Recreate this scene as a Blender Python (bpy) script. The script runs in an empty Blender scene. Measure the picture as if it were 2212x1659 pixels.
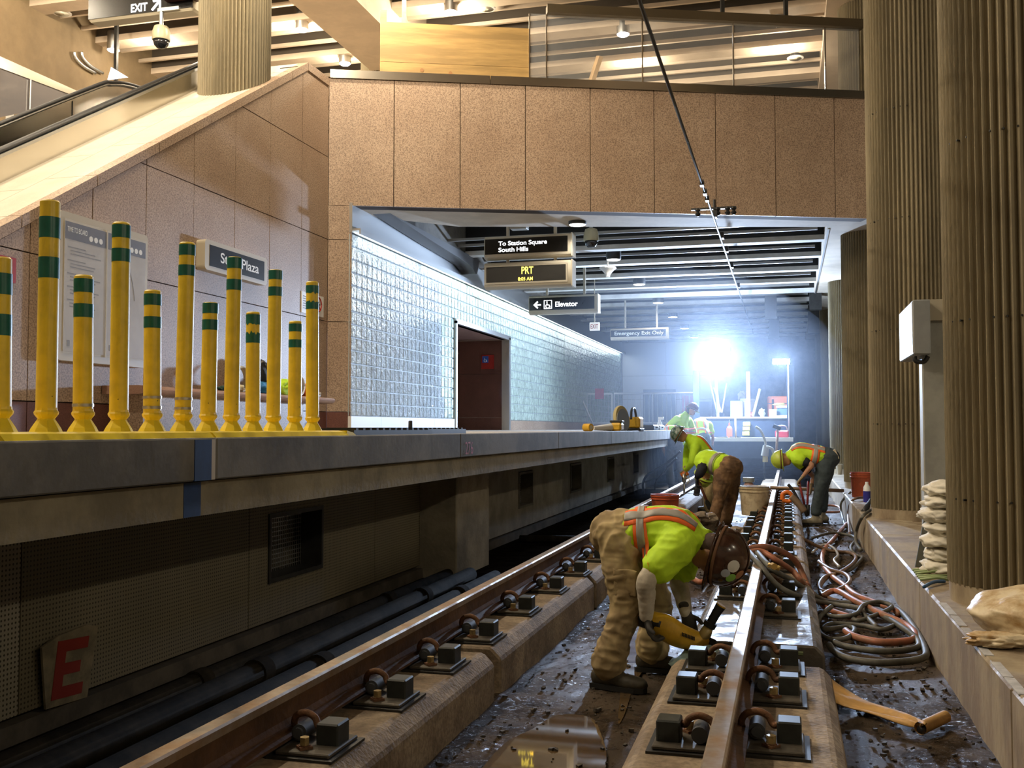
import bpy, bmesh, math, random
from mathutils import Vector, Matrix, noise
from mathutils.bvhtree import BVHTree
random.seed(7)
R = math.radians
scene = bpy.context.scene
COL = scene.collection

# ------------------------------------------------------------------ camera
W, H, F = 2212.0, 1659.0, 2200.0
YAW, PITCH, CAMZ = R(15.1445), R(2.4856), 1.45
cam_d = bpy.data.cameras.new('camera')
cam_d.sensor_fit = 'HORIZONTAL'; cam_d.sensor_width = 36.0
cam_d.lens = F / W * 36.0
cam_d.clip_end = 200
cam = bpy.data.objects.new('camera', cam_d); COL.objects.link(cam)
cam.location = (0, 0, CAMZ); cam.rotation_euler = (R(90) + PITCH, 0, YAW)
scene.camera = cam
_fw = Vector((-math.sin(YAW)*math.cos(PITCH), math.cos(YAW)*math.cos(PITCH), math.sin(PITCH)))
_rt = Vector((math.cos(YAW), math.sin(YAW), 0)); _up = _rt.cross(_fw)

def at(u, v, X=None, Y=None, Z=None):
    """survey helper: point of the place on a known plane, read off the photograph"""
    d = _fw + _rt*((u - W/2)/F) - _up*((v - H/2)/F)
    if X is not None: s = X/d.x
    elif Y is not None: s = Y/d.y
    else: s = (Z - CAMZ)/d.z
    return Vector((0, 0, CAMZ)) + d*s

# ------------------------------------------------------------------ world, exposure
wd = bpy.data.worlds.new('world'); scene.world = wd; wd.use_nodes = True
wd.node_tree.nodes['Background'].inputs[0].default_value = (0.55, 0.47, 0.36, 1)
wd.node_tree.nodes['Background'].inputs[1].default_value = 0.12
vs = scene.view_settings
vs.view_transform = 'Standard'; vs.look = 'None'; vs.gamma = 1.0; vs.use_curve_mapping = False
vs.exposure = 0.0
scene.cycles.use_denoising = True
scene.cycles.max_bounces = 5; scene.cycles.diffuse_bounces = 3; scene.cycles.transmission_bounces = 3
scene.cycles.use_adaptive_sampling = True; scene.cycles.adaptive_threshold = 0.05; scene.cycles.adaptive_min_samples = 14
scene.cycles.glossy_bounces = 2; scene.cycles.volume_bounces = 0; scene.cycles.sample_clamp_indirect = 6.0
WARM = (1.0, 0.87, 0.66); COOL = (0.53, 0.70, 1.0); NEUT = (1.0, 0.93, 0.82)

def light(name, kind, loc, power, color, size=0.2, rot=None, spot=None, blend=0.5):
    d = bpy.data.lights.new(name, kind); d.energy = power; d.color = color
    if kind == 'AREA': d.shape = 'DISK'; d.size = size
    else: d.shadow_soft_size = size
    if kind == 'SPOT': d.spot_size = spot; d.spot_blend = blend
    o = bpy.data.objects.new(name, d); COL.objects.link(o); o.location = loc
    if rot: o.rotation_euler = rot
    return o

# ceiling downlights of the station hall; the visible lamp bodies are built further down
HALL_LAMPS = []                       # (x, y, z, power)
for y in (2.65, 6.31, 9.97, 13.63, 17.3):
    for x in (-12.0, -8.85, -5.85):
        HALL_LAMPS.append((x, y, 9.0, (130 if x < -10 else 520) if y < 17 else (90 if x < -10 else 180)))
HALL_LAMPS += [(-8.75, 19.1, 9.0, 110), (-2.95, 20.96, 9.0, 140), (-0.1, 20.96, 9.0, 140)]
SIDE_LAMPS = [(5.2, -2.0, 4.7), (5.2, 2.6, 4.7), (5.2, 9.9, 4.7)]      # lamps over the other track, right of the columns
LOW_LAMPS = [(-3.35, 16.55 + 3.655*i, 4.84) for i in range(7)]
for p in HALL_LAMPS:
    light('hall_lamp_light', 'POINT', (p[0], p[1], p[2] - 0.12), p[3], WARM, 0.12)
for p in SIDE_LAMPS:
    light('side_lamp_light', 'POINT', (p[0], p[1], p[2] - 0.1), 185, WARM, 0.12)
for i, p in enumerate(LOW_LAMPS):
    light('low_lamp_light', 'SPOT', (p[0], p[1], p[2] - 0.06), 45, NEUT, 0.1, (0, 0, 0), R(150), 0.6)
# work flood lamps on the rail cart (bodies are built with the cart)
FLOOD_A = Vector((-1.72, 25.6, 3.16)); FLOOD_B = Vector((-0.12, 26.0, 3.1))
def look(loc, to): return (Vector(to) - Vector(loc)).to_track_quat('-Z', 'Y').to_euler()
light('flood_light', 'SPOT', FLOOD_A + Vector((0, -0.12, 0)), 4200, COOL, 0.22, look(FLOOD_A, (-1.9, 12, 1.4)), R(112), 0.55)
light('flood_spill', 'POINT', FLOOD_A + Vector((0.1, -0.35, 0)), 1300, COOL, 0.2)
light('flood_light', 'SPOT', FLOOD_B + Vector((0, -0.1, 0)), 700, COOL, 0.12, look(FLOOD_B, (-0.5, 14, 0.5)), R(165), 0.3)

# ------------------------------------------------------------------ materials
MATS = {}
def mat(name, col, rough=0.6, metal=0.0, var=0.0, vscale=8.0, col2=None, bump=0.0, bscale=40.0,
        rvar=0.0, emit=None, estr=0.0, spec=0.5, alpha=1.0, trans=0.0, speck=0.0, sscale=200.0, speckcol=None, stretch=None, coat=0.0, detail=5.0, bdist=0.02):
    if name in MATS: return MATS[name]
    m = bpy.data.materials.new(name); m.use_nodes = True; nt = m.node_tree; N = nt.nodes; L = nt.links
    b = N['Principled BSDF']
    b.inputs['Base Color'].default_value = (*col, 1); b.inputs['Roughness'].default_value = rough
    b.inputs['Metallic'].default_value = metal; b.inputs['Specular IOR Level'].default_value = spec
    b.inputs['Alpha'].default_value = alpha; b.inputs['Transmission Weight'].default_value = trans
    b.inputs['Coat Weight'].default_value = coat
    if emit: b.inputs['Emission Color'].default_value = (*emit, 1); b.inputs['Emission Strength'].default_value = estr
    tc = N.new('ShaderNodeTexCoord'); src = tc.outputs['Object']
    geo = N.new('ShaderNodeNewGeometry'); src = geo.outputs['Position']
    if stretch:
        mp = N.new('ShaderNodeMapping'); mp.inputs['Scale'].default_value = stretch
        L.new(src, mp.inputs['Vector']); src = mp.outputs['Vector']
    cur = None
    if var > 0 or rvar > 0:
        n = N.new('ShaderNodeTexNoise'); n.inputs['Scale'].default_value = vscale; n.inputs['Detail'].default_value = detail
        n.inputs['Roughness'].default_value = 0.65
        L.new(src, n.inputs['Vector'])
        rp = N.new('ShaderNodeMapRange'); rp.inputs[1].default_value = 0.40; rp.inputs[2].default_value = 0.60
        L.new(n.outputs['Fac'], rp.inputs[0])
    if var > 0:
        c2 = col2 if col2 else tuple(c*(1 - var) for c in col)
        mx = N.new('ShaderNodeMix'); mx.data_type = 'RGBA'
        mx.inputs[6].default_value = (*col, 1); mx.inputs[7].default_value = (*c2, 1)
        L.new(rp.outputs[0], mx.inputs[0]); cur = mx.outputs[2]
    if speck > 0:
        v = N.new('ShaderNodeTexNoise'); v.inputs['Scale'].default_value = sscale; v.inputs['Detail'].default_value = 2
        L.new(src, v.inputs['Vector'])
        r2 = N.new('ShaderNodeMapRange'); r2.inputs[1].default_value = 0.40; r2.inputs[2].default_value = 0.66
        r2.inputs[3].default_value = 0; r2.inputs[4].default_value = speck
        L.new(v.outputs['Fac'], r2.inputs[0])
        m2 = N.new('ShaderNodeMix'); m2.data_type = 'RGBA'
        if cur: L.new(cur, m2.inputs[6])
        else: m2.inputs[6].default_value = (*col, 1)
        m2.inputs[7].default_value = (*(speckcol or (0.05, 0.035, 0.03)), 1)
        L.new(r2.outputs[0], m2.inputs[0]); cur = m2.outputs[2]
    if cur: L.new(cur, b.inputs['Base Color'])
    if rvar > 0:
        r3 = N.new('ShaderNodeMapRange'); r3.inputs[3].default_value = max(0.03, rough - rvar); r3.inputs[4].default_value = min(1, rough + rvar)
        L.new(rp.outputs[0], r3.inputs[0]); L.new(r3.outputs[0], b.inputs['Roughness'])
    if bump > 0:
        n2 = N.new('ShaderNodeTexNoise'); n2.inputs['Scale'].default_value = bscale; n2.inputs['Detail'].default_value = 6
        L.new(src, n2.inputs['Vector'])
        bp = N.new('ShaderNodeBump'); bp.inputs['Strength'].default_value = bump; bp.inputs['Distance'].default_value = bdist
        L.new(n2.outputs['Fac'], bp.inputs['Height']); L.new(bp.outputs['Normal'], b.inputs['Normal'])
    MATS[name] = m
    return m

GRAN = mat('granite', (0.49, 0.355, 0.25), 0.5, var=0.2, vscale=1.3, speck=0.8, sscale=60, speckcol=(0.15, 0.095, 0.065), col2=(0.43, 0.30, 0.205))
GRANLT = mat('granite_pale', (0.62, 0.56, 0.45), 0.5, var=0.1, vscale=3, speck=0.25, sscale=110, speckcol=(0.4, 0.33, 0.25))
GRANRED = mat('granite_red', (0.20, 0.075, 0.052), 0.45, var=0.2, vscale=2, speck=0.6, sscale=90, speckcol=(0.06, 0.02, 0.018))
JOINT = mat('joint', (0.045, 0.03, 0.022), 0.9)
CONC = mat('concrete', (0.30, 0.26, 0.19), 0.8, var=0.35, vscale=2.5, bump=0.25, bscale=30)
CONCD = mat('concrete_dark', (0.17, 0.15, 0.12), 0.85, var=0.4, vscale=2.0, bump=0.25, bscale=25)
CONCLT = mat('concrete_light', (0.55, 0.47, 0.37), 0.8, var=0.15, vscale=2.5, bump=0.1, bscale=30)
COLM = mat('column_concrete', (0.25, 0.205, 0.125), 0.75, var=0.26, vscale=3.2, bump=0.3, bscale=45, stretch=(1, 1, 0.22))
PLIN = mat('plinth_concrete', (0.33, 0.255, 0.17), 0.8, var=0.6, vscale=4.5, col2=(0.19, 0.135, 0.085), bump=0.3, bscale=60, detail=7, speck=0.5, sscale=38, speckcol=(0.10, 0.07, 0.045))
PLINW = mat('plinth_wet', (0.17, 0.15, 0.125), 0.42, var=0.5, vscale=4, col2=(0.09, 0.075, 0.06), bump=0.25, bscale=24, rvar=0.2, spec=0.5)
KERBM = mat('kerb_concrete', (0.38, 0.31, 0.21), 0.65, var=0.5, vscale=2.6, col2=(0.20, 0.145, 0.09), bump=0.15, bscale=40, rvar=0.15, stretch=(1, 1, 0.4), detail=9)
FASC = mat('fascia_concrete', (0.19, 0.18, 0.16), 0.75, var=0.4, vscale=2.2, bump=0.05, bscale=30)
BEAMC = mat('platform_beam_concrete', (0.27, 0.235, 0.16), 0.8, var=0.35, vscale=2.6, bump=0.2, bscale=22)
PLATT = mat('platform_top', (0.42, 0.38, 0.33), 0.7, var=0.2, vscale=3)
STEEL = mat('stainless', (0.60, 0.56, 0.49), 0.2, 1.0)
STEELB = mat('brushed_steel', (0.55, 0.55, 0.54), 0.38, 1.0)
DKMET = mat('dark_metal', (0.035, 0.033, 0.03), 0.5, 0.3, var=0.3, vscale=12)
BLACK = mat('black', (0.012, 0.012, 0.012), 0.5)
GREYP = mat('grey_paint', (0.33, 0.34, 0.34), 0.45, var=0.12, vscale=5)
LGREY = mat('light_grey_paint', (0.55, 0.56, 0.57), 0.4)
WHITEP = mat('white_paint', (0.78, 0.76, 0.72), 0.5)
RUST = mat('rust', (0.19, 0.085, 0.035), 0.75, 0.2, var=0.5, vscale=14, bump=0.3, bscale=60)
RAILW = mat('rail_web', (0.13, 0.062, 0.028), 0.6, 0.3, var=0.5, vscale=4, bump=0.15, bscale=40)
RAILT = mat('rail_head', (0.46, 0.40, 0.33), 0.46, 0.85, var=0.45, vscale=3, col2=(0.33, 0.22, 0.13), rvar=0.12)
YEL = mat('bollard_yellow', (0.90, 0.64, 0.035), 0.38, var=0.12, vscale=7, speck=0.1, sscale=14, speckcol=(0.3, 0.2, 0.03))
YELB = mat('strip_yellow', (0.88, 0.68, 0.03), 0.42, var=0.12, vscale=6)
GRN = mat('tape_green', (0.004, 0.13, 0.095), 0.35, var=0.2, vscale=20)
BLUEP = mat('blue_paint', (0.010, 0.042, 0.15), 0.6, var=0.25, vscale=9)
REDP = mat('red_paint', (0.42, 0.02, 0.012), 0.5, var=0.2, vscale=10)
WOOD = mat('plywood', (0.40, 0.25, 0.085), 0.6, var=0.35, vscale=2.0, stretch=(0.35, 0.35, 4.0), bump=0.05)
LUMB = mat('lumber', (0.66, 0.43, 0.2), 0.6, var=0.25, vscale=5)
CREAM = mat('sign_cream', (0.50, 0.44, 0.33), 0.4)
SIGNBK = mat('sign_black', (0.006, 0.006, 0.006), 0.25)
LETTER = mat('letter_white', (0.85, 0.85, 0.82), 0.5)
LETLIT = mat('letter_lit', (0.9, 0.9, 0.9), 0.5, emit=(0.95, 0.97, 1.0), estr=3.5)
LEDY = mat('led_yellow', (0.9, 0.7, 0.1), 0.5, emit=(1.0, 0.78, 0.1), estr=3.0)
LAMPW = mat('lamp_lens', (1, 1, 1), 0.4, emit=(0.92, 0.95, 1.0), estr=9.0)
LAMPC = mat('lamp_lens_low', (1, 1, 1), 0.4, emit=(1.0, 0.97, 0.92), estr=5.0)
FLOODM = mat('flood_lens', (1, 1, 1), 0.4, emit=(0.85, 0.92, 1.0), estr=60.0)
TUBEM = mat('tube_lens', (1, 1, 1), 0.4, emit=(0.82, 0.92, 1.0), estr=7.0)
GLASS = mat('glass', (0.8, 0.82, 0.85), 0.03, alpha=0.10, spec=0.4)
GBLK = mat('glass_block', (0.72, 0.83, 0.89), 0.10, 0.0, bump=1.0, bscale=14, bdist=0.10, spec=1.0, var=0.25, vscale=9)
GBLKF = mat('glass_block_far', (0.60, 0.73, 0.64), 0.14, 0.0, bump=1.0, bscale=12, bdist=0.05, spec=0.8, var=0.3, vscale=6)
MORT = mat('mortar', (0.42, 0.47, 0.49), 0.6)
RUBBER = mat('rubber', (0.02, 0.02, 0.021), 0.55)

# ------------------------------------------------------------------ mesh helpers
class MB:
    def __init__(s): s.v = []; s.f = []; s.m = []
    def add(s, vs, fs, mi=0):
        o = len(s.v); s.v += [tuple(x) for x in vs]
        for f in fs: s.f.append([i + o for i in f]); s.m.append(mi)
        return s
    def box(s, x0, x1, y0, y1, z0, z1, mi=0, M=None):
        p = [Vector((x, y, z)) for z in (z0, z1) for y in (y0, y1) for x in (x0, x1)]
        if M: p = [M @ q for q in p]
        return s.add(p, [(0, 2, 3, 1), (4, 5, 7, 6), (0, 1, 5, 4), (2, 6, 7, 3), (0, 4, 6, 2), (1, 3, 7, 5)], mi)
    def cbox(s, c, d, mi=0, M=None):
        return s.box(c[0]-d[0]/2, c[0]+d[0]/2, c[1]-d[1]/2, c[1]+d[1]/2, c[2]-d[2]/2, c[2]+d[2]/2, mi, M)
    def bbox(s, x0, x1, y0, y1, z0, z1, b=0.01, mi=0, M=None):
        """box with chamfered edges"""
        bm = bmesh.new(); bmesh.ops.create_cube(bm, size=1)
        for v in bm.verts: v.co = Vector(((x0+x1)/2 + v.co.x*(x1-x0), (y0+y1)/2 + v.co.y*(y1-y0), (z0+z1)/2 + v.co.z*(z1-z0)))
        bmesh.ops.bevel(bm, geom=bm.edges[:], offset=b, segments=1, affect='EDGES')
        bm.verts.index_update()
        p = [v.co.copy() for v in bm.verts]
        if M: p = [M @ q for q in p]
        s.add(p, [[v.index for v in f.verts] for f in bm.faces], mi); bm.free(); return s
    def extrude(s, poly, a, b, mi=0, M=None):
        """poly: list of Vector in a plane; a,b offset vectors"""
        n = len(poly); p = [Vector(q) + Vector(a) for q in poly] + [Vector(q) + Vector(b) for q in poly]
        if M: p = [M @ q for q in p]
        fs = [tuple(range(n - 1, -1, -1)), tuple(range(n, 2*n))] + [(i, (i+1) % n, n + (i+1) % n, n + i) for i in range(n)]
        return s.add(p, fs, mi)
    def ring(s, rings, closed=True, cap=True, mi=0):
        n = len(rings[0]); vs = [q for r in rings for q in r]; fs = []
        for i in range(len(rings) - 1):
            for j in range(n if closed else n - 1):
                k = (j + 1) % n; fs.append((i*n + j, i*n + k, (i+1)*n + k, (i+1)*n + j))
        if cap and closed:
            fs.append(tuple(range(n - 1, -1, -1))); fs.append(tuple((len(rings)-1)*n + j for j in range(n)))
        return s.add(vs, fs, mi)
    def tube(s, pts, r, n=10, mi=0, cap=True, side=None):
        """r: number or list of numbers or list of (ra, rb)"""
        pts = [Vector(p) for p in pts]; m = len(pts)
        rr = r if isinstance(r, (list, tuple)) else [r]*m
        rings = []; ref = Vector(side) if side is not None else None
        for i, p in enumerate(pts):
            t = (pts[min(i+1, m-1)] - pts[max(i-1, 0)])
            if t.length < 1e-9: t = Vector((0, 0, 1))
            t.normalize()
            if ref is None:
                ref = Vector((0, 0, 1)) if abs(t.z) < 0.9 else Vector((1, 0, 0))
            a = ref - t*ref.dot(t)
            if a.length < 1e-5: a = t.orthogonal()
            a.normalize()
            if side is None: ref = a
            b = t.cross(a)
            q = rr[i]; ra, rb = q if isinstance(q, (list, tuple)) else (q, q)
            rings.append([p + a*(ra*math.cos(2*math.pi*k/n)) + b*(rb*math.sin(2*math.pi*k/n)) for k in range(n)])
        return s.ring(rings, True, cap, mi)
    def cyl(s, p, q, r, n=16, mi=0, r2=None):
        return s.tube([p, q], [r, r if r2 is None else r2], n, mi)
    def lathe(s, prof, c, axis=(0, 0, 1), n=24, mi=0, cap=True):
        ax = Vector(axis).normalized(); a = ax.orthogonal().normalized(); b = ax.cross(a); c = Vector(c)
        rings = [[c + ax*h + (a*math.cos(2*math.pi*k/n) + b*math.sin(2*math.pi*k/n))*max(r, 1e-4) for k in range(n)] for r, h in prof]
        return s.ring(rings, True, cap, mi)
    def ell(s, c, r, M=None, n=16, m=10, mi=0):
        c = Vector(c); rings = []
        for i in range(m + 1):
            th = math.pi*i/m; rr = max(math.sin(th), 1e-3); z = -math.cos(th)
            ring = []
            for k in range(n):
                q = Vector((r[0]*rr*math.cos(2*math.pi*k/n), r[1]*rr*math.sin(2*math.pi*k/n), r[2]*z))
                ring.append(c + (M @ q if M else q))
            rings.append(ring)
        return s.ring(rings, True, True, mi)

def wpos(o):
    p = Vector((0, 0, 0))
    while o is not None: p += o.location; o = o.parent
    return p
def finish(me, smooth):
    if smooth:
        for p in me.polygons: p.use_smooth = True
        if smooth is not True: me.set_sharp_from_angle(angle=R(smooth))
def link(me, name, parent=None, org=None, mats=None, smooth=False, local=False):
    """vertices are in world space; the object's origin goes to the parent's place, or to the base of the mesh"""
    me.name = name
    if mats is not None:
        for m in (mats if isinstance(mats, (list, tuple)) else [mats]): me.materials.append(m)
    o = bpy.data.objects.new(name, me); COL.objects.link(o)
    if parent is not None:
        o.parent = parent
        if not local: me.transform(Matrix.Translation(-wpos(parent)))
    elif not local:
        if org is None:
            xs = [v.co for v in me.vertices]
            org = Vector(((min(p.x for p in xs)+max(p.x for p in xs))/2, (min(p.y for p in xs)+max(p.y for p in xs))/2, min(p.z for p in xs)))
        me.transform(Matrix.Translation(-Vector(org))); o.location = org
    finish(me, smooth)
    return o
def build(mb, name, mats, parent=None, smooth=False, local=False, org=None):
    me = bpy.data.meshes.new(name); me.from_pydata(mb.v, [], mb.f); me.polygons.foreach_set('material_index', mb.m)
    me.update()
    bm = bmesh.new(); bm.from_mesh(me); bmesh.ops.recalc_face_normals(bm, faces=bm.faces[:]); bm.to_mesh(me); bm.free()
    return link(me, name, parent, org, mats, smooth, local)
def tag(o, label, cat, group=None, kind=None):
    if label: o['label'] = label
    if cat: o['category'] = cat
    if group: o['group'] = group
    if kind: o['kind'] = kind
    return o
def struct(o): o['kind'] = 'structure'; return o
def thing(name, loc, label, cat, group=None):
    o = bpy.data.objects.new(name, None); COL.objects.link(o); o.location = loc; o.empty_display_size = 0.1
    return tag(o, label, cat, group)
def copy_tree(o, parent=None):
    c = o.copy(); COL.objects.link(c); c.parent = parent
    for ch in list(o.children): copy_tree(ch, c)
    return c
def spline(pts, k=6):
    pts = [Vector(p) for p in pts]; out = []
    for i in range(len(pts) - 1):
        p0 = pts[max(i-1, 0)]; p1 = pts[i]; p2 = pts[i+1]; p3 = pts[min(i+2, len(pts)-1)]
        for j in range(k):
            t = j/k
            out.append(0.5*((2*p1) + (p2-p0)*t + (2*p0-5*p1+4*p2-p3)*t*t + (3*p1-p0-3*p2+p3)*t**3))
    out.append(pts[-1]); return out
def text(s, parent, mt, origin, right, up, height, depth=0.004, align='LEFT', bold=0.0, name='lettering', width=None):
    cu = bpy.data.curves.new(name, 'FONT'); cu.body = s; cu.size = 1.0; cu.extrude = 0.0; cu.offset = bold; cu.align_x = 'LEFT'
    to = bpy.data.objects.new(name, cu); COL.objects.link(to)
    bpy.context.view_layer.update()
    me = bpy.data.meshes.new_from_object(to.evaluated_get(bpy.context.evaluated_depsgraph_get()))
    bpy.data.objects.remove(to); bpy.data.curves.remove(cu)
    xs = [v.co.x for v in me.vertices]; ys = [v.co.y for v in me.vertices]
    x0, x1, y0, y1 = min(xs), max(xs), min(ys), max(ys)
    hs = height/(0.71 if not width else 0.71); ws = hs if not width else width/(x1-x0)
    r = Vector(right).normalized(); u = Vector(up).normalized(); nrm = r.cross(u)
    off = {'LEFT': 0, 'CENTER': -(x1-x0)/2, 'RIGHT': -(x1-x0)}[align]
    for v in me.vertices:
        p = Vector(origin) + r*((v.co.x - x0 + off)*ws) + u*(v.co.y*hs) + nrm*depth
        v.co = p
    return link(me, name, parent, None, mt)
def clip(poly, n, d):
    """keep n.p <= d for 2-D polygon"""
    out = []
    for i in range(len(poly)):
        a, b = poly[i], poly[(i+1) % len(poly)]; da = n[0]*a[0]+n[1]*a[1]-d; db = n[0]*b[0]+n[1]*b[1]-d
        if da <= 0: out.append(a)
        if (da < 0 < db) or (db < 0 < da):
            t = da/(da-db); out.append((a[0]+(b[0]-a[0])*t, a[1]+(b[1]-a[1])*t))
    return out
ORD = ['first', 'second', 'third', 'fourth', 'fifth', 'sixth', 'seventh', 'eighth', 'ninth', 'tenth', 'eleventh', 'twelfth', 'thirteenth',
       'fourteenth', 'fifteenth', 'sixteenth', 'seventeenth', 'eighteenth', 'nineteenth', 'twentieth', 'twenty-first', 'twenty-second', 'twenty-third', 'twenty-fourth']
# ================================================================== SETTING
PZ = 1.405                      # platform level; track slab is 0, rail head 0.45
EX = -2.45                      # platform edge
# ---- track slab, wet and muddy
def mud_material():
    m = bpy.data.materials.new('wet_mud'); m.use_nodes = True; nt = m.node_tree; N = nt.nodes; L = nt.links
    b = N['Principled BSDF']; geo = N.new('ShaderNodeNewGeometry')
    def nz(scale, detail=6, rough=0.6, dist=0.0):
        n = N.new('ShaderNodeTexNoise'); n.inputs['Scale'].default_value = scale; n.inputs['Detail'].default_value = detail
        n.inputs['Roughness'].default_value = rough; n.inputs['Distortion'].default_value = dist
        L.new(geo.outputs['Position'], n.inputs['Vector']); return n.outputs['Fac']
    def mr(i, a, c, lo, hi):
        r = N.new('ShaderNodeMapRange'); r.inputs[1].default_value = a; r.inputs[2].default_value = c
        r.inputs[3].default_value = lo; r.inputs[4].default_value = hi; L.new(i, r.inputs[0]); return r.outputs[0]
    wet = mr(nz(0.9, 3, 0.55, 0.6), 0.46, 0.60, 0, 1)                 # standing water
    fleck = mr(nz(30, 3, 0.6), 0.54, 0.62, 0, 1)                       # small wet flecks all over
    c1 = N.new('ShaderNodeMix'); c1.data_type = 'RGBA'
    c1.inputs[6].default_value = (0.165, 0.118, 0.075, 1); c1.inputs[7].default_value = (0.062, 0.042, 0.027, 1)
    L.new(mr(nz(4, 8, 0.7), 0.40, 0.60, 0, 1), c1.inputs[0])
    c2 = N.new('ShaderNodeMix'); c2.data_type = 'RGBA'
    L.new(c1.outputs[2], c2.inputs[6]); c2.inputs[7].default_value = (0.10, 0.07, 0.043, 1); L.new(wet, c2.inputs[0])
    L.new(c2.outputs[2], b.inputs['Base Color'])
    mxw = N.new('ShaderNodeMath'); mxw.operation = 'MAXIMUM'; wl = N.new('ShaderNodeMath'); wl.operation = 'MULTIPLY'; wl.inputs[1].default_value = 0.45
    L.new(wet, wl.inputs[0]); L.new(wl.outputs[0], mxw.inputs[0]); L.new(fleck, mxw.inputs[1])
    L.new(mr(mxw.outputs[0], 0, 1, 0.65, 0.16), b.inputs['Roughness']); L.new(mr(mxw.outputs[0], 0, 1, 0.04, 0.6), b.inputs['Specular IOR Level'])
    h = N.new('ShaderNodeMath'); h.operation = 'MULTIPLY'
    L.new(nz(38, 8, 0.75), h.inputs[0]); L.new(mr(wet, 0, 1, 1.0, 0.6), h.inputs[1])
    bp = N.new('ShaderNodeBump'); bp.inputs['Strength'].default_value = 1.0; bp.inputs['Distance'].default_value = 0.045
    L.new(h.outputs[0], bp.inputs['Height']); L.new(bp.outputs['Normal'], b.inputs['Normal'])
    return m
MUD = mud_material()
mb = MB(); nx, ny = 90, 330; x0, x1, y0, y1 = -3.6, 0.95, -6.0, 46.0
vv = []
for j in range(ny + 1):
    for i in range(nx + 1):
        x = x0 + (x1-x0)*i/nx; y = y0 + (y1-y0)*(j/ny)**1.6
        vv.append((x, y, 0.022*noise.noise(Vector((x*3.1, y*3.1, 1))) + 0.010*noise.noise(Vector((x*11, y*11, 4))) - 0.008))
mb.add(vv, [(j*(nx+1)+i, j*(nx+1)+i+1, (j+1)*(nx+1)+i+1, (j+1)*(nx+1)+i) for j in range(ny) for i in range(nx)])
struct(build(mb, 'floor', MUD, smooth=True, org=(0, 0, 0)))
struct(build(MB().box(-3.6, -2.34, -6, 24, -0.04, 0.028), 'trench_shade_strip', mat('trench_shade', (0.014, 0.011, 0.008), 0.95, var=0.5, vscale=7, bump=0.6, bscale=30, spec=0.0)))  # dark strip added over the floor; trench shade is put into its colour

# ---- platform: slab, fascia stones, edge beam, wall below with vents
plat = struct(build(MB().box(-16, EX - 0.06, -6, 41, 1.235, PZ), 'platform_floor', PLATT, org=(-6, 8, 0)))
ys = [-6, -3.0, 0.5, 4.03, 7.53, 11.03, 14.5, 18.1, 21.6, 25.1, 28.6, 32.1, 35.6]
for a, b in zip(ys[:-1], ys[1:]):
    build(MB().bbox(EX - 0.12, EX, a + 0.006, b - 0.006, 1.223, PZ + 0.002, 0.006), 'fascia_panel', FASC, plat)
build(MB().box(EX - 0.07, EX + 0.004, 3.855, 3.985, 1.2235, PZ - 0.004), 'painted_stripe', BLUEP, plat)
build(MB().box(EX - 0.07, EX + 0.003, 3.987, 4.018, 1.2235, PZ - 0.004), 'painted_stripe', CREAM, plat)
build(MB().box(-3.3, -2.5, -6, 41, 1.065, 1.215), 'edge_beam', BEAMC, plat)
build(MB().box(-2.52, -2.497, 3.855, 3.985, 1.066, 1.214), 'painted_stripe', BLUEP, plat)
build(MB().box(-2.56, -2.52, -6, 41, 1.21, 1.226), 'shadow_gap_strip', BLACK, plat)  # black strip standing for the shadow between fascia and beam
text('276', plat, REDP, (EX, 7.64, 1.245), (0, 1, 0), (0, 0, 1), 0.10, 0.003, name='painted_number')

def perf_material(nm, c):
    m = bpy.data.materials.new(nm); m.use_nodes = True; nt = m.node_tree; N = nt.nodes; L = nt.links; b = N['Principled BSDF']
    geo = N.new('ShaderNodeNewGeometry'); v = N.new('ShaderNodeVectorMath'); v.operation = 'FRACTION'
    sc = N.new('ShaderNodeVectorMath'); sc.operation = 'SCALE'; sc.inputs[3].default_value = 45.0
    L.new(geo.outputs['Position'], sc.inputs[0]); L.new(sc.outputs[0], v.inputs[0])
    d = N.new('ShaderNodeVectorMath'); d.operation = 'DISTANCE'; mz = N.new('ShaderNodeVectorMath'); mz.operation = 'MULTIPLY'
    mz.inputs[1].default_value = (0, 1, 1); L.new(v.outputs[0], mz.inputs[0]); L.new(mz.outputs[0], d.inputs[0]); d.inputs[1].default_value = (0, 0.5, 0.5)
    lt = N.new('ShaderNodeMath'); lt.operation = 'LESS_THAN'; lt.inputs[1].default_value = 0.24; L.new(d.outputs[1], lt.inputs[0])
    n = N.new('ShaderNodeTexNoise'); n.inputs['Scale'].default_value = 1.6; n.inputs['Detail'].default_value = 6; L.new(geo.outputs['Position'], n.inputs[0])
    mx = N.new('ShaderNodeMix'); mx.data_type = 'RGBA'; mx.inputs[6].default_value = (*c, 1); mx.inputs[7].default_value = (*[q*0.5 for q in c], 1); L.new(n.outputs['Fac'], mx.inputs[0])
    m2 = N.new('ShaderNodeMix'); m2.data_type = 'RGBA'; L.new(mx.outputs[2], m2.inputs[6]); m2.inputs[7].default_value = (0.03, 0.025, 0.015, 1); L.new(lt.outputs[0], m2.inputs[0])
    L.new(m2.outputs[2], b.inputs['Base Color']); b.inputs['Roughness'].default_value = 0.6
    return m
PERF = perf_material('perforated_panel', (0.22, 0.185, 0.115))
PERFL = perf_material('perforated_panel_lit', (0.36, 0.32, 0.24))  # lit copy of the panel colour, paints in the lighter region
WX = -3.4
wallp = struct(build(MB().box(-4.0, -3.62, -6, 41, -0.05, 1.235), 'wall_platform', CONCD, org=(-3.8, 8, 0)))
VENTS = [(6.25, 7.08), (12.88, 13.64), (16.15, 17.05), (19.65, 20.45), (23.1, 23.9)]
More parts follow.
